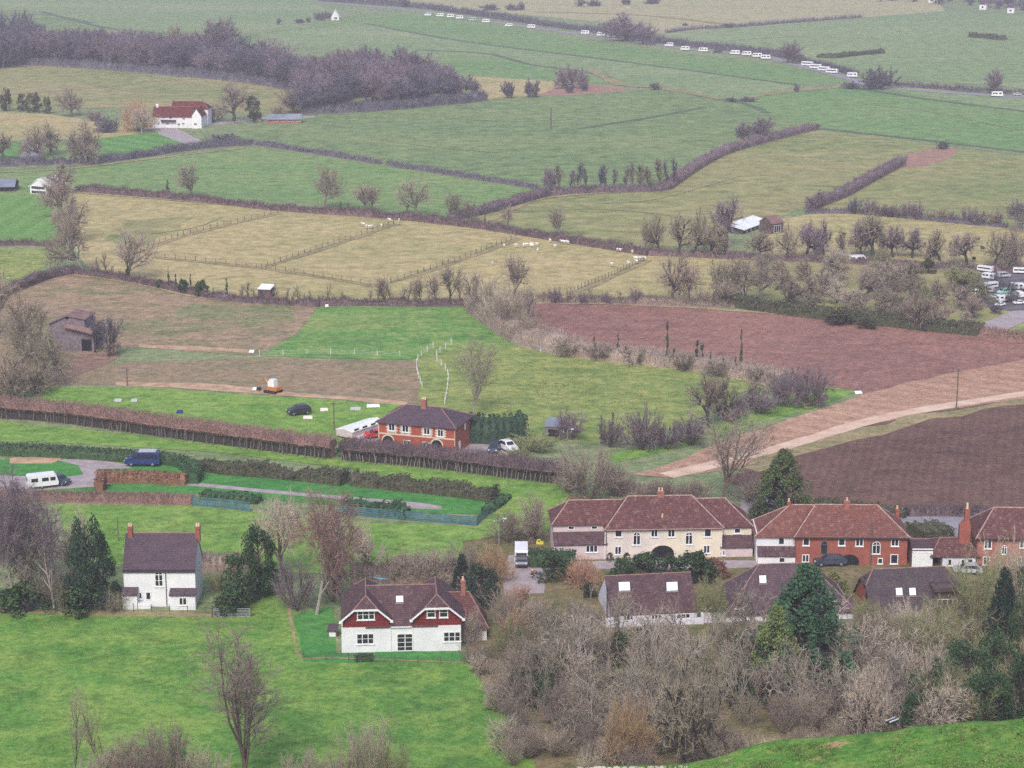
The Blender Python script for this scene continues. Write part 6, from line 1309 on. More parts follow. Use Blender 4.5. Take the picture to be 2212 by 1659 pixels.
# ================================================================ far single trees and bushes
def each(items, kind, leaf, labels=None, cat='tree', bark=None, group=None, name=None):
    for i, (x, y, hp, wp, lab) in enumerate(items): plant(kind, x, y, hp, wp, lab, leaf, bark, cat=cat, group=group, name=name)
each([(1352, 88, 54, 104, 'large round bare tree by the far caravan lane'), (1318, 82, 38, 60, 'smaller bare tree left of the large round one by the far lane'), (1386, 96, 40, 60, 'spreading bare tree right of the large round one by the far lane'), (1700, 136, 42, 58, 'round dark bare tree where the far lane starts to slope'), (2150, 203, 48, 46, 'loose brown bare tree above the white caravan near the right edge'),
      (1238, 190, 44, 40, 'tall bare tree in the small clump on the wet meadow, right one'), (1216, 192, 42, 36, 'tall bare tree in the small clump on the wet meadow, left one'), (1258, 192, 40, 34, 'bare tree at the right edge of the clump on the wet meadow')], 'oak_far', 'purple')
each([(1098, 212, 32, 30, 'squat purple-brown bush at the end of the bleached grass, left one'), (1148, 210, 34, 38, 'squat purple-brown bush at the end of the bleached grass, right one'), (1896, 192, 40, 76, 'broad dark bush at the bend of the far lane'), (1838, 192, 14, 36, 'low dark bush below the bend of the far lane'), (1230, 200, 16, 24, 'small dark bush under the clump on the wet meadow'), (1262, 197, 18, 20, 'small dark bush at the right foot of the clump on the wet meadow'),
      (1416, 194, 14, 24, 'single round dark bush beside the ditch'), (1720, 198, 16, 12, 'small upright bush at a field corner'), (1580, 220, 9, 24, 'low bush on the bank, left one'), (1614, 219, 9, 36, 'low bush on the bank, right one'), (1764, 280, 12, 16, 'small dark bush at the top of the climbing hedge'), (2038, 322, 16, 26, 'dark bush above the orange soil patch'), (1480, 56, 6, 10, 'tiny bush left on the stubble edge'), (1572, 60, 9, 24, 'tiny bush right on the stubble edge'),
      (480, 308, 16, 70, 'dark bramble clump where two hedges meet below the farm'), (230, 286, 30, 52, 'dark bare thicket left of the orange willow')], 'scrub_far', 'slate', cat='shrub')
each([(1106, 22, 12, 26, 'tiny round dark tree on the beige stubble, left of two'), (1126, 22, 16, 16, 'tiny taller dark tree on the beige stubble, right of two'), (1060, 22, 12, 40, 'tiny wide dark tree left of the pair on the stubble'), (1254, 14, 14, 20, 'tiny dark tree at the top, first of the top row'), (1284, 13, 12, 34, 'tiny wide dark tree at the top, second of the top row'), (1352, 10, 12, 24, 'tiny dark tree at the top, third of the top row'), (1410, 8, 10, 34, 'tiny wide dark tree at the top, fourth of the top row'),
      (602, 53, 12, 10, 'tiny dark tree left of the white tent-like house'), (648, 50, 9, 20, 'tiny low bush left of the white tent-like house'), (666, 48, 10, 12, 'tiny dark tree, second left of the white tent-like house'), (692, 44, 16, 26, 'small dark tree against the white tent-like house'), (706, 40, 14, 20, 'small dark tree just behind the white tent-like house')], 'scrub_far', 'slate')
# farm trees
plant('dome', 298, 284, 62, 74, 'rounded yellow-orange willow left of the white farmhouse', 'orange', name='willow', cat='tree', seed=1); plant('ash_mid', 306, 288, 52, 40, 'pale branching bare tree in front of the farmhouse left wall', 'straw', 'pale')
each([(505, 262, 80, 74, 'broad bare brown tree right of the farmhouse'), (155, 252, 56, 64, 'spreading bare tree left of the farm'), (92, 345, 66, 80, 'bare tree by the striped garden, left one of three'), (150, 348, 60, 66, 'bare tree by the striped lawn, middle one of three'), (192, 352, 84, 92, 'tall bare tree by the striped lawn, right one of three'), (8, 345, 54, 60, 'bare tree cut off by the left edge beside the striped garden'),
      (110, 330, 60, 76, 'grey bare tree behind the three by the striped lawn')], 'oak_mid', 'brown')
each([(640, 244, 50, 66, 'orange-brown twiggy tree at the end of the farm shed'), (462, 262, 28, 44, 'grey bush right of the farmhouse'), (205, 262, 22, 40, 'low dark thicket above the white farm track'), (600, 246, 18, 30, 'small brown bush behind the farm shed')], 'scrub_mid', 'brown', cat='shrub')
plant('ivy_tree', 547, 264, 52, 36, 'dark pointed evergreen between the farmhouse and the shed', 'ivy', name='evergreen_tree')
each([(14, 240, 46, 30, 'ivy-covered tree on the left edge above the rough field, first of four'), (50, 240, 34, 26, 'ivy-covered tree above the rough field, second of four'), (74, 243, 42, 36, 'ivy-covered tree above the rough field, third of four'), (102, 246, 36, 18, 'narrow ivy-covered tree above the rough field, fourth of four')], 'ivy_tree', 'scrub')
# row of poplars and hedge trees in the middle distance
PX = [1178, 1196, 1214, 1232, 1250, 1270, 1292, 1310, 1328, 1346, 1366, 1386, 1404, 1424, 1442, 1458]
for i, x in enumerate(PX): plant('poplar', x + rng.uniform(-3, 3), 412 if x < 1420 else 404, rng.uniform(38, 62), rng.uniform(22, 34), 'slim bare young poplar in the row on the purple-brown hedge, %s' % nth(i, len(PX)), rng.choice(('slate', 'purple', 'grey')), 'dark', group='young poplars on the purple-brown hedge')
each([(1190, 416, 46, 40, 'denser bare tree at the left end of the poplar row'), (1650, 304, 46, 70, 'bushy purple tree on the climbing hedge, larger'), (1605, 312, 44, 34, 'leaning purple tree on the climbing hedge, smaller'), (1770, 458, 42, 56, 'round bare tree at the foot of the brown overgrown hedge')], 'oak_far', 'purple')
each([(415, 428, 68, 62, 'lone pale bare tree on the long dark hedge, left'), (700, 452, 86, 72, 'tall bare tree on the long dark hedge, first of the middle group'), (790, 458, 56, 50, 'bare tree on the long dark hedge, second of the middle group'), (806, 460, 58, 50, 'bare tree on the long dark hedge, third of the middle group'), (900, 466, 74, 70, 'broad bare tree on the long dark hedge, fourth of the middle group'), (968, 472, 56, 50, 'slighter bare tree where the hedges meet'), (1016, 476, 44, 30, 'small bare tree right of the hedge junction'),
      (1212, 512, 60, 50, 'single bare tree standing behind the long hedge right of the middle'), (1096, 498, 52, 24, 'thin bare tree behind the long hedge'), (1393, 546, 74, 30, 'thin dark bare tree at the right end of the long hedge')], 'ash_mid', 'grey')
plant('ivy_stem', 362, 420, 30, 18, 'short ivy-clad trunk left of the lone pale tree', 'ivy'); plant('ivy_stem', 1047, 490, 28, 8, 'ivy-clad stub trunk behind the long hedge', 'scrub')
for i, (x, y, hp) in enumerate(((735, 456, 20), (752, 458, 18), (775, 460, 14), (880, 468, 24))): plant('ivy_stem', x, y, hp, 14, 'stubby ivy-clad trunk on the long dark hedge, %s of four' % nth(i, 4), 'scrub')
BX = [1848, 1880, 1902, 1930, 1956, 1978, 2010, 2034, 2060, 2092, 2120, 2146]
for i, x in enumerate(BX): plant('scrub_mid', x, 462 + (x - 1840) * .085, rng.uniform(22, 36), rng.uniform(24, 36), 'bushy bare hedge tree above the orchard meadow, %s' % nth(i, len(BX)), rng.choice(('slate', 'grey', 'purple')), 'dark', name='hedge_tree', cat='tree', group='bushy hedge trees above the orchard meadow')
each([(2195, 500, 64, 70, 'large bare tree at the right edge above the orchard'), (2160, 490, 34, 20, 'narrow upright tree near the right edge above the orchard')], 'oak_mid', 'slate')
# orchard trees in rows and behind the barn
OT = [(1424, 545, 74, 56), (1466, 552, 86, 66), (1500, 548, 92, 58), (1570, 534, 104, 66), (1535, 556, 70, 60), (1572, 556, 60, 44)]
for i, (x, y, hp, wp) in enumerate(OT): plant('oak_mid', x, y, hp, wp, 'big bare tree of the clump left of the cattle barn, %s' % nth(i, len(OT)) if i < 4 else ('smaller bare tree in front of the clump by the cattle barn, %s' % ('left' if i == 4 else 'right')), rng.choice(('grey', 'purple')), 'dark', group='bare clump left of the cattle barn')
RT = [(1640, 560, 56, 60), (1700, 556, 66, 66), (1742, 556, 70, 62), (1780, 552, 66, 50), (1812, 544, 46, 30), (1860, 556, 70, 52), (1886, 560, 92, 76), (1930, 556, 64, 60), (1972, 558, 60, 58), (2030, 564, 62, 62), (2088, 572, 66, 58), (2146, 576, 70, 64), (2180, 580, 92, 56), (2204, 578, 60, 50)]
for i, (x, y, hp, wp) in enumerate(RT): plant('apple', x, y, hp, wp, 'rounded bare orchard tree in the row along the straw-coloured meadow, %s' % nth(i, len(RT)), rng.choice(('grey', 'purple', 'grey', 'brown')), 'dark', group='orchard row along the meadow')
for x, y in scatter([(1655, 650), (1690, 590), (1800, 585), (2080, 600), (2110, 690), (2010, 712), (1850, 690), (1700, 672)], 34, mind=36):
    plant('apple', x, y, rng.uniform(38, 54), rng.uniform(50, 74), 'old gnarled apple tree in the old orchard above the red ploughed field', rng.choice(('grey', 'grey', 'olive', 'brown', 'straw')), 'dark', group='old apple trees of the orchard')
each([(1996, 716, 84, 74, 'taller bare tree leaning in the lower right of the orchard'), (2076, 720, 46, 56, 'dark-stemmed tree with a low umbrella crown at the orchard corner')], 'oak_mid', 'brown', bark='dark')
plant('bush', 1818, 700, 34, 90, 'big dark bramble mound at the lower edge of the orchard', 'scrub'); plant('bush', 1870, 708, 24, 60, 'smaller dark bramble mound right of the big one', 'scrub'); plant('bush', 1790, 592, 34, 40, 'dark evergreen shrub at the upper edge of the orchard', 'scrub'); plant('bush', 2005, 590, 34, 46, 'dark bush at the top of the orchard by the yard', 'scrub')
for i, (x, y, hp, wp) in enumerate(((1538, 655, 90, 60), (1575, 650, 98, 64), (1612, 655, 84, 60), (1640, 648, 70, 66), (1560, 660, 50, 56), (1660, 610, 64, 70))): plant('ash_mid', x, y, hp, wp, 'bare tree of the thicket left of the orchard, %s' % (nth(i, 6) if i < 4 else ('lowest in front' if i == 4 else 'highest at the back')), rng.choice(('grey', 'brown')), group='thicket left of the orchard')
plant('oak_mid', 1447, 656, 104, 82, 'dark sturdy bare oak on the hedge above the red ploughed field', 'brown', 'dark', seed=2); plant('ash_mid', 1490, 655, 84, 60, 'slighter bare tree right of the sturdy oak', 'brown')
plant('oak_mid', 1112, 648, 92, 58, 'tall bare tree with an orange-brown crown in the middle hedge corner', 'brown'); plant('ash_mid', 1145, 690, 60, 50, 'olive-brown bare tree at the start of the scrub hedge, right', 'straw')
for i, (x, y, hp, wp) in enumerate(((1048, 690, 84, 70), (1078, 706, 92, 84), (1108, 720, 90, 80), (1136, 742, 74, 66))): plant('spray', x, y, hp, wp, 'feathery olive-brown tree in the scrub between the paddock and the ploughland, %s' % nth(i, 4), rng.choice(('brown', 'grey', 'straw')), name='bare_tree', cat='tree', group='feathery trees between the paddock and the ploughland')
# left column of trees
each([(128, 418, 62, 70, 'brown bare tree behind the white barn on the left'), (134, 470, 80, 66, 'bare tree in the left column, upper'), (150, 520, 92, 84, 'bare tree in the left column, middle')], 'oak_mid', 'brown')
plant('oak_mid', 178, 590, 138, 112, 'great spreading bare oak at the left corner of the sheep pasture', 'grey', 'grey', seed=1); plant('ash_mid', 277, 606, 102, 86, 'bare ivy-footed tree right of the great oak', 'straw', 'grey'); plant('ivy_stem', 276, 608, 50, 16, 'dark ivy-clad trunk inside the tree right of the great oak', 'ivy')
SX = [(198, 594, 28), (215, 598, 42), (229, 600, 54), (240, 602, 30), (262, 606, 26), (298, 612, 24), (320, 615, 20), (448, 642, 16), (520, 650, 36), (535, 652, 44), (552, 653, 30), (604, 656, 46), (618, 658, 36), (632, 658, 30), (648, 658, 40), (662, 659, 26), (676, 659, 34), (706, 660, 48), (722, 660, 24), (738, 660, 30)]
for i, (x, y, hp) in enumerate(SX): plant('sapling_mid', x, y, hp, hp * .55, 'thin bare sapling in the tree line above the stubble field, %s' % nth(i, len(SX)), rng.choice(('brown', 'grey')), 'dark', group='saplings above the stubble field')
TX = [(802, 660, 40), (816, 660, 56), (834, 660, 62), (850, 661, 50), (866, 661, 44), (882, 660, 54), (896, 660, 40), (912, 661, 62), (928, 661, 38), (944, 661, 66), (974, 660, 84), (994, 660, 56), (1006, 662, 44), (1022, 662, 72)]
for i, (x, y, hp) in enumerate(TX): plant('ash_mid' if hp > 58 else 'sapling_mid', x, y, hp, hp * rng.uniform(.5, .75), 'bare tree in the line above the bright paddock, %s' % nth(i, len(TX)), rng.choice(('brown', 'straw', 'grey')), 'dark', group='bare trees above the bright paddock')
each([(346, 622, 20, 24, 'low ivy bush in the tree line, first of four'), (368, 626, 22, 22, 'low ivy bush in the tree line, second of four'), (396, 634, 34, 34, 'taller green ivy bush in the tree line, third of four'), (436, 640, 38, 40, 'largest green ivy bush in the tree line, fourth of four')], 'bush', 'holly')
for i, (x, y, hp, wp) in enumerate(((365, 624, 48, 10), (380, 628, 36, 10), (412, 632, 44, 10), (491, 646, 48, 13), (461, 644, 22, 12))): plant('ivy_stem', x, y, hp, wp, 'dark ivy-clad trunk in the tree line above the stubble, %s' % ('first', 'second', 'third', 'tallest, alone at the right', 'short one')[i], 'ivy')
HX = [(1172, 26), (1198, 34), (1226, 30), (1258, 22), (1284, 40), (1310, 26), (1345, 30), (1376, 34), (1402, 26), (1520, 34), (1548, 30)]
for i, (x, hp) in enumerate(HX): plant('scrub_mid' if i % 2 else 'sapling_mid', x, 655 + (x - 1150) * .012, hp, hp * .9, 'bare scrub along the top of the red ploughed field, %s' % nth(i, len(HX)), rng.choice(('brown', 'purple', 'grey')), name='hedge_tree', cat='tree', group='scrub above the red ploughed field')
IX = [(1284, 768, 34), (1335, 776, 42), (1352, 778, 24), (1392, 784, 22), (1440, 788, 72), (1455, 790, 30), (1505, 794, 46), (1516, 796, 40), (1535, 798, 30), (1560, 806, 28), (1600, 810, 78), (1588, 812, 34)]
for i, (x, y, hp) in enumerate(IX): plant('ivy_stem', x, y + 3, hp * 1.35, 17 if hp < 60 else 15, 'ivy-clad pollard trunk along the lower edge of the red ploughland, %s' % nth(i, len(IX)), rng.choice(('scrub', 'ivy')), group='ivy trunks along the red ploughland')
for i, (x, y, hp, wp) in enumerate(((1230, 770, 36, 60), (1300, 778, 34, 60), (1370, 786, 30, 64), (1480, 800, 36, 60), (1550, 812, 30, 60), (1640, 826, 34, 60), (1690, 840, 30, 56))): plant('scrub_mid', x, y, hp, wp, 'tangled grey-brown bush along the lower edge of the red ploughland, %s' % nth(i, 7), rng.choice(('grey', 'brown')), group='bushes along the red ploughland')
# trees round the ruined barn and left edge
each([(205, 762, 78, 50, 'ivy-limbed bare tree at the right side of the ruined barn, left one'), (236, 772, 86, 46, 'dark leaning ivy-limbed tree at the right side of the ruined barn, right one')], 'ash_mid', 'slate', bark='dark')
each([(40, 800, 150, 140, 'large grey bare tree at the left edge in front of the ruined barn'), (90, 830, 110, 110, 'bare grey tree below the ruined barn'), (-5, 720, 120, 110, 'grey-green bare tree cut off by the left edge')], 'oak', 'grey')
each([(30, 860, 90, 110, 'grey-blue thicket at the left edge above the long hedge'), (80, 850, 60, 80, 'brown thicket left of the trodden field'), (60, 770, 70, 80, 'pale thicket left of the ruined barn'), (120, 800, 30, 50, 'low brown bramble below the ruined barn'), (245, 768, 26, 36, 'reddish bramble bush at the foot of the leaning tree')], 'scrub_mid', 'grey', cat='shrub')
# around the brick house
plant('elm', 1020, 905, 158, 140, 'large pale feathery bare tree behind the dark conifer screen', 'grey', 'grey', seed=1)
each([(890, 968, 38, 110, 'round olive bush in front of the brick house arch'), (965, 975, 30, 40, 'small olive bush at the right corner of the brick house'), (1150, 975, 34, 90, 'dark bramble bush right of the white pickup'), (1110, 990, 20, 60, 'low brown bramble under the parked cars')], 'scrub_mid', 'olive', cat='shrub')
plant('bush', 742, 988, 38, 42, 'dark green bush in the gap of the long hedge', 'laurel')
each([(1232, 950, 62, 62, 'rounded bare shrub left of the ivy trunks'), (1320, 966, 60, 56, 'brown bramble at the foot of the ivy trunks'), (1385, 972, 84, 84, 'dark rounded thicket in the hedge corner, larger'), (1440, 970, 54, 66, 'dark thicket in the hedge corner, smaller'), (1490, 962, 60, 70, 'brown thicket below the hedge trees'), (1700, 880, 70, 76, 'grey thicket at the field corner, left'), (1750, 878, 84, 82, 'grey thicket at the field corner, right with pale stems'), (1640, 892, 44, 90, 'purplish bramble between the hedge corner and the field corner'), (1580, 910, 50, 80, 'bramble under the tall hedge trees')], 'scrub_mid', 'purple', cat='shrub')
for i, (x, y, hp, wp) in enumerate(((1298, 950, 52, 14), (1322, 958, 70, 16), (1300, 960, 30, 16))): plant('ivy_stem', x, y, hp, wp, 'dark ivy-clad trunk beside the yellow-green pasture, %s' % ('left', 'right and tallest', 'short one between')[i], 'scrub')
each([(1532, 925, 112, 66, 'dark-limbed bare tree in the hedge left of the pale soil field'), (1572, 912, 104, 70, 'bare tree with ivy on its limbs in the hedge by the pale soil field'), (1620, 880, 60, 60, 'small bare tree near the grassy corner')], 'ash_mid', 'brown', bark='dark')
each([(1270, 1078, 112, 140, 'broad feathery brown tree behind the left end of the cream houses'), (1330, 1072, 66, 90, 'brown scrub behind the cream houses, left of the chimney'), (1225, 1062, 60, 66, 'olive-brown scrub at the end of the long hedge'), (1420, 1085, 50, 80, 'brown scrub behind the cream house chimney'), (1500, 1090, 50, 80, 'grey scrub at the foot of the many-stemmed tree'), (1620, 1085, 56, 84, 'scrub right of the many-stemmed tree')], 'thicket', 'brown', cat='shrub')
plant('elm', 1562, 1092, 200, 190, 'many-stemmed bare tree with pollarded limbs behind the cream houses', 'brown', 'brown', seed=3)
plant('cypress', 1690, 1118, 150, 158, 'pointed green conifer with brown tips behind the brick houses', 'spruce', seed=0)
each([(1640, 1122, 40, 60, 'dark evergreen shrub left foot of the pointed conifer'), (1745, 1112, 40, 70, 'dark evergreen shrub right foot of the pointed conifer')], 'bush', 'scrub')
# ================================================================ round the near houses
plant('birch', 28, 1322, 292, 150, 'pale-stemmed birch at the left edge beside the white cottage', 'purple', 'pale', seed=0); plant('birch', 118, 1324, 250, 140, 'grey forked birch second from the left edge', 'purple', 'pale', seed=1); plant('ash', 40, 1250, 190, 170, 'brown bare tree behind the left edge birch', 'brown', 'grey', seed=3); plant('ash', 78, 1300, 240, 170, 'brown bare tree between the two birches', 'brown', 'grey', seed=1); plant('ash', 150, 1290, 180, 130, 'straw-coloured bare tree behind the dark ivy tree', 'straw', 'grey', seed=2)
plant('ivy_tree', 192, 1320, 208, 96, 'tall dark ivy-hung tree left of the white cottage', 'dark', seed=0, name='ivy_clad_tree'); plant('ivy_tree', 226, 1300, 130, 60, 'smaller dark evergreen between the ivy tree and the cottage', 'ivy', seed=1, name='evergreen_tree')
each([(62, 1322, 84, 120, 'dark green laurel at the foot of the birches, left'), (178, 1324, 76, 120, 'dark green bush at the foot of the ivy tree'), (248, 1300, 46, 50, 'rounded green bush against the cottage left wall'), (12, 1326, 60, 80, 'dark green bush at the left edge')], 'bush', 'laurel')
each([(120, 1318, 90, 110, 'grey brushwood between the laurels'), (238, 1322, 50, 70, 'brown brambles at the left corner of the cottage')], 'thicket', 'grey', cat='shrub')
each([(560, 1290, 150, 80, 'tall glossy holly right of the white cottage'), (520, 1310, 110, 80, 'dark holly right of the cottage, in front')], 'ivy_tree', 'holly', name='holly_tree')
each([(500, 1322, 70, 96, 'dark hedge-like bush behind the field gate'), (585, 1285, 80, 60, 'green bush beside the grassy bank')], 'bush', 'holly')
each([(545, 1240, 60, 60, 'olive shrub behind the hollies'), (470, 1280, 44, 50, 'brown shrub at the right wall of the cottage')], 'thicket', 'olive', cat='shrub')
plant('birch', 684, 1328, 262, 176, 'large purple-brown birch with a pale trunk left of the gabled white house', 'wine', 'pale', seed=2)
each([(610, 1250, 170, 120, 'olive-grey bare tree behind the large birch'), (745, 1250, 150, 110, 'brown bare tree behind the gabled house roof, left'), (800, 1245, 110, 90, 'pale bare tree behind the gabled house roof, right')], 'ash', 'straw')
each([(640, 1318, 110, 90, 'brown brushwood at the foot of the large birch'), (720, 1300, 90, 60, 'brown shrub between the birch and the gabled house')], 'thicket', 'purple', cat='shrub')
each([(860, 1256, 60, 110, 'brown shrub in the hedge behind the gabled house, first of four'), (930, 1262, 70, 110, 'brown shrub in the hedge behind the gabled house, second of four'), (1000, 1250, 70, 100, 'brown shrub in the hedge behind the gabled house, third of four')], 'thicket', 'brown', cat='shrub')
plant('dome', 1060, 1256, 70, 100, 'orange-brown rounded shrub left of the concrete drive', 'orange'); plant('thicket', 1100, 1170, 60, 90, 'brown shrub above the concrete drive', 'brown'); plant('thicket', 1150, 1168, 90, 90, 'tall brown shrub at the left end of the cream houses', 'brown')
plant('spire', 998, 1296, 104, 66, 'dark narrow conifer behind the gabled house, left one', 'dark', seed=1); plant('ivy_tree', 1040, 1310, 96, 76, 'dark evergreen behind the gabled house, right one', 'dark', name='evergreen_tree')
plant('dome', 1016, 1392, 70, 50, 'pale twiggy shrub covering the right end of the gabled house', 'straw', 'pale')
# gardens in front of the cream houses
each([(1195, 1250, 62, 96, 'dark evergreen shrub right of the motorhome'), (1400, 1240, 56, 96, 'dark evergreen shrub in the front garden of the cream houses, middle'), (1500, 1262, 80, 112, 'large dark evergreen shrub in the front garden of the cream houses, right'), (1340, 1250, 50, 70, 'green shrub in the front garden of the cream houses, left'), (1448, 1250, 60, 60, 'grey-green shrub in the front garden of the cream houses')], 'bush', 'ivy')
plant('bush', 1545, 1246, 44, 76, 'orange-brown shrub under the right lean-to of the cream houses', 'copper'); plant('dome', 1258, 1262, 54, 82, 'reddish-brown shrub left of the front garden', 'orange'); plant('bush', 1270, 1290, 34, 50, 'low dark shrub above the white bungalow gable', 'scrub')
for i, x in enumerate((1318, 1354, 1394, 1486)):
    r = plant('round', x, 1215, 22, 18, 'clipped shrub in a tub before the cream houses, %s of four' % nth(i, 4), 'scrub', name='potted_shrub'); 
plant('round', 1352, 1232, 22, 22, 'small clipped green ball in the front garden', 'laurel'); plant('dome', 1540, 1345, 92, 66, 'olive-yellow shrub between the bungalow and the purple roof', 'olive'); plant('thicket', 1290, 1345, 30, 40, 'low shrub left of the bungalow gable', 'brown')
plant('bush', 1800, 1278, 44, 70, 'olive shrub between the two lower roofs', 'olive'); plant('bush', 1825, 1316, 36, 40, 'green garden shrub beside the brick gable', 'olive')
# big conifers and the ornamental one
plant('cypress', 1738, 1466, 254, 262, 'very large dark green conifer in front of the purple-brown roof', 'cypress', seed=0); plant('cypress', 1676, 1480, 176, 148, 'yellow-green conifer in front of the very large dark one', 'gold', seed=1)
plant('spire', 2160, 1432, 214, 112, 'tall narrow blue-green conifer near the right edge', 'dark', seed=2); plant('ivy_tree', 2205, 1470, 230, 70, 'dark green conifer cut off by the right edge', 'ivy', seed=2, name='evergreen_tree')
plant('dome', 1876, 1362, 62, 72, 'rounded olive-green shrub below the brick gable', 'olive'); plant('spray', 2105, 1345, 150, 120, 'olive-brown feathery willow behind the tall narrow conifer', 'olive', cat='tree', name='willow'); plant('spray', 2185, 1330, 170, 110, 'brown feathery tree at the right edge in front of the brick house', 'straw', cat='tree', name='bare_tree'); plant('spray', 2040, 1352, 66, 90, 'olive brush under the flat dormer', 'olive')
# ================================================================ the thicket on the lower right
def thick(poly, n, h0, h1, kinds, leaves, lab, grp, mind, wr=(.9, 1.4)):
    for x, y in scatter(poly, n, mind=mind):
        hp = rng.uniform(h0, h1); plant(rng.choice(kinds), x, y, hp, hp * rng.uniform(*wr), lab, rng.choice(leaves), rng.choice(('grey', 'brown', 'grey', 'pale', 'grey')), group=grp)
thick([(1075, 1330), (1180, 1300), (1290, 1390), (1285, 1440), (1150, 1440), (1060, 1420)], 11, 50, 84, ('dome', 'thicket', 'spray'), ('orange', 'brown', 'olive', 'straw'), 'orange-brown shrub in the thicket right of the gabled white house', 'orange-brown thicket by the gabled house', 34)
thick([(1030, 1440), (1300, 1440), (1330, 1560), (1200, 1600), (1080, 1500)], 11, 54, 84, ('thicket', 'twisted', 'dome'), ('brown', 'grey', 'olive', 'brown'), 'tangled brown shrub in the left part of the lower thicket', 'left part of the lower thicket', 40)
thick([(1290, 1400), (1640, 1400), (1700, 1500), (1620, 1600), (1250, 1630), (1200, 1600)], 19, 50, 80, ('thicket', 'twisted', 'spray', 'thicket'), ('grey', 'brown', 'grey', 'straw', 'olive'), 'tangled grey-brown shrub in the middle of the lower thicket', 'middle of the lower thicket', 42)
thick([(1640, 1500), (1960, 1440), (1990, 1560), (1760, 1610), (1560, 1640)], 15, 54, 84, ('thicket', 'dome', 'spray'), ('brown', 'straw', 'brown', 'grey'), 'soft brown shrub in the right part of the lower thicket', 'right part of the lower thicket', 42)
thick([(1840, 1390), (1970, 1380), (2000, 1470), (1850, 1480)], 8, 60, 90, ('thicket', 'spray'), ('straw', 'brown', 'grey'), 'pale twiggy shrub below the mossy dark roof', 'pale shrubs below the mossy roof', 36)
thick([(1970, 1400), (2230, 1440), (2240, 1570), (2000, 1580)], 20, 80, 130, ('twisted', 'thicket', 'spray'), ('olive', 'olive', 'olive', 'straw'), 'mossy olive tangled tree at the right end of the lower thicket', 'mossy trees at the right end of the thicket', 40)
thick([(1010, 1430), (1060, 1430), (1130, 1560), (1170, 1650), (1130, 1650), (1080, 1560)], 16, 30, 56, ('thicket', 'dome', 'spray'), ('brown', 'straw', 'grey'), 'low brown scrub along the edge of the foreground meadow', 'scrub edge of the foreground meadow', 22)
thick([(1080, 1600), (1300, 1620), (1580, 1640), (1900, 1600), (1900, 1640), (1500, 1690), (1100, 1680)], 20, 50, 74, ('dome', 'spray', 'thicket'), ('brown', 'straw', 'straw', 'brown'), 'low brown brush along the foot of the hill behind the brow', 'brown brush behind the brow', 40)
for x, y in scatter([(1060, 1430), (1300, 1400), (1640, 1400), (1960, 1420), (2220, 1450), (2220, 1560), (1760, 1610), (1400, 1640), (1150, 1600)], 60, mind=34):
    plant('limbs', x, y, rng.uniform(84, 136), rng.uniform(90, 150), 'bare shrub with pale winding limbs standing out of the lower thicket', rng.choice(('straw', 'grey')), rng.choice(('pale', 'pale', 'grey')), group='pale-limbed shrubs of the lower thicket')
for x, y in scatter([(1080, 1450), (1260, 1460), (1280, 1540), (1120, 1530)], 9, mind=28) + scatter([(1580, 1420), (1800, 1440), (1820, 1540), (1600, 1540)], 11, mind=30) + scatter([(1300, 1400), (1560, 1410), (1540, 1600), (1320, 1580)], 10, mind=34):
    plant('bush', x, y, rng.uniform(56, 92), rng.uniform(60, 90), 'dark ivy and bramble clump between the bare shrubs of the lower thicket', rng.choice(('ivy', 'scrub', 'laurel')), group='ivy clumps in the lower thicket')
for i, (x, y, hp, wp) in enumerate(((2000, 1560, 130, 100), (2085, 1530, 150, 130), (2150, 1500, 140, 100), (2200, 1575, 150, 110), (2040, 1590, 90, 90), (1985, 1595, 100, 96), (2125, 1585, 130, 124))): plant('ivy_tree' if i != 4 else 'bush', x, y, hp, wp, 'ivy-smothered green tree among the mossy ones at the right end, %s' % ('leftmost', 'second from the left', 'third from the left', 'rightmost', 'lowest in front', 'in front at the left', 'in front in the middle')[i], rng.choice(('holly', 'laurel', 'ivy')), name='ivy_clad_tree', cat='tree')
plant('dome', 1360, 1655, 140, 110, 'rounded orange-red shrub at the lower middle of the thicket', 'orange', seed=2); plant('twisted', 1482, 1655, 230, 150, 'dark twisted tree with snaking limbs in front of the thicket', 'grey', 'dark', seed=1, name='bare_tree', cat='tree'); plant('twisted', 1290, 1600, 120, 150, 'shrub with a bleached snaking limb in the left of the thicket', 'brown', 'pale', seed=2)
plant('twisted', 1870, 1620, 170, 130, 'leaning tree with long dark limbs in front of the grey mound', 'straw', 'dark', seed=3, name='bare_tree', cat='tree'); plant('twisted', 2040, 1600, 120, 150, 'spreading bare shrub at the foot of the ivy trees', 'straw', 'grey', seed=0)
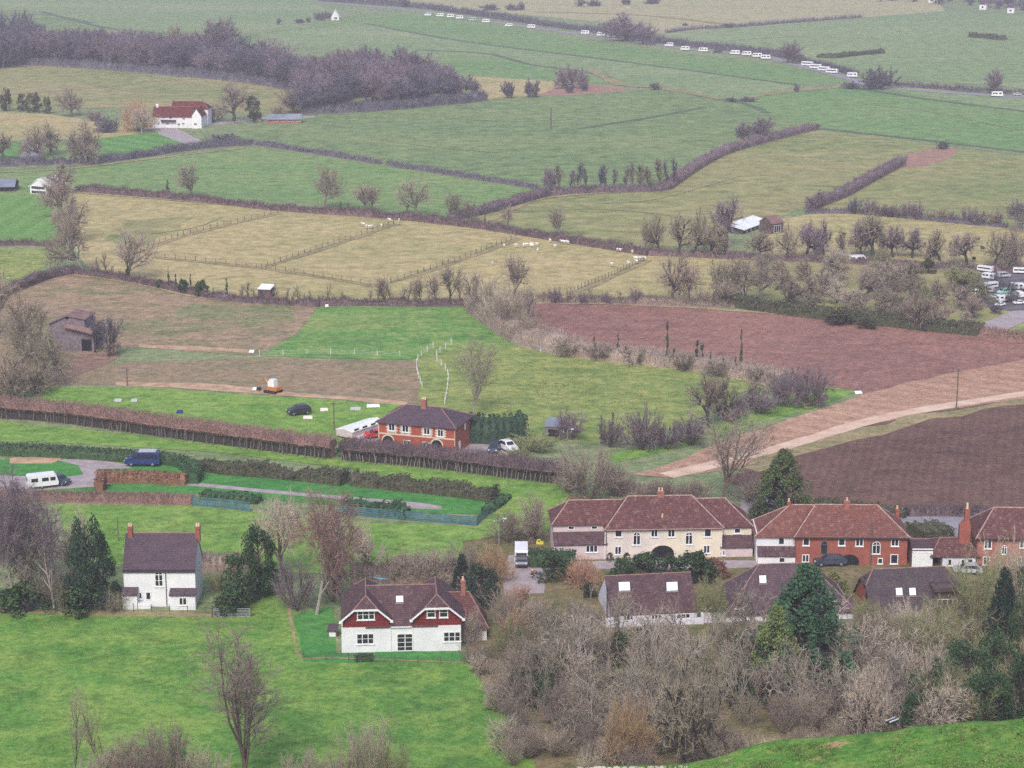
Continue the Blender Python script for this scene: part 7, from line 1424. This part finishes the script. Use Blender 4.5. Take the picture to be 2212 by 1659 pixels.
# ================================================================ trees at the bottom left
plant('elm', 545, 1712, 335, 225, 'tall bare tree with bent limbs standing in the foreground meadow', 'brown', 'brown', seed=0)
plant('sapling', 160, 1720, 230, 60, 'thin dark leaning sapling at the bottom left, left one', 'grey', 'dark', seed=0); plant('sapling', 238, 1715, 220, 120, 'thin pale sapling at the bottom left, right one', 'grey', 'brown', seed=1); plant('sapling', 275, 1715, 130, 50, 'short thin sapling right of the pale one', 'grey', 'brown', seed=2)
for i, (x, y, hp, wp) in enumerate(((290, 1735, 140, 150), (365, 1740, 160, 150), (220, 1745, 110, 120), (440, 1740, 120, 110))): plant('dome', x, y, hp, wp, 'brown shrub on the bottom edge left of the tall bare tree, %s' % nth(i, 4) if i not in (2,) else 'lowest pale brown shrub on the bottom edge, far left', ('brown', 'brown', 'straw', 'straw')[i])
for i, (x, y, hp, wp) in enumerate(((800, 1745, 195, 110), (735, 1745, 130, 100), (850, 1745, 140, 100), (660, 1740, 110, 120))): plant('spray', x, y, hp, wp, 'feathery olive-brown shrub at the bottom middle, %s' % ('tallest', 'left of the tallest', 'right of the tallest', 'lowest, by the tall tree')[i], ('straw', 'brown', 'olive', 'brown')[i])
for i, (x, y) in enumerate(((2098, 612), (2118, 628), (2154, 612), (2186, 648), (2176, 628), (2212, 634), (2110, 664), (2152, 672))): plant('scrub_mid', x, y + 6, rng.uniform(18, 34), rng.uniform(26, 44), 'bare bush among the vehicles of the cluttered yard, %s' % ('far left', 'second at the left', 'at the top middle', 'at the right', 'in the middle', 'at the right edge', 'lowest at the left', 'lowest in the middle')[i], 'slate', 'dark')
# ================================================================ odd objects in the thicket
r = empty('tree_stump', P(1955, 1500), .3, 'pale broken tree stump standing in the thicket below the mossy dark roof', 'stump'); m_ = MB(); m_.tube([(0, 0, 0), (-.2, 0, 1.5), (-.5, .1, 3.4)], [.55, .5, .32], 9); obj('trunk', m_, BARK['grey'], r); m_ = MB(); m_.tube([(.7, 0, .3), (.8, 0, 2.4)], [.22, .14], 7); obj('split_limb', m_, BARK['pale'], r)
o = obj('earth_mound', (lambda: (lambda mb: (mb.tube([(0, 0, -.2), (0, 0, .9), (.1, 0, 1.7), (.15, 0, 2.1)], [2.8, 2.2, 1.2, .2], 14), mb)[1])(MB()))(), G['asphalt']); o.location = P(1895, 1520); tag(o, 'rounded grey heap in the thicket below the pale stump', 'heap')
r = empty('trough', hill_pt(1940, 1592) + Vector((0, 2.5, .0)), .7, 'dark trough with a white rim at the brow of the hill', 'trough'); m_ = MB(); r.scale = (.55,) * 3; m_.box(-.9, .9, -.3, .3, .0, .5); obj('tub', m_, PAINT['black'], r); m_ = MB(); m_.box(-.95, .95, -.35, -.27, .42, .56); m_.box(-.95, .95, .27, .35, .42, .56); obj('rim', m_, XM['frame'], r)
# ================================================================ the air
hz = MB(); hz.box(-4600, 4600, -400, 9400, -1.5, 108)
mz = bpy.data.materials.new('haze'); mz.use_nodes = True; t_ = mz.node_tree; t_.nodes.remove(t_.nodes['Principled BSDF']); pv = t_.nodes.new('ShaderNodeVolumePrincipled')
pv.inputs['Color'].default_value = (.89, .84, .97, 1); pv.inputs['Density'].default_value = .00024; pv.inputs['Anisotropy'].default_value = 0.0
t_.links.new(pv.outputs[0], t_.nodes['Material Output'].inputs['Volume'])
ho = obj('haze', hz, mz); ho['kind'] = 'stuff'
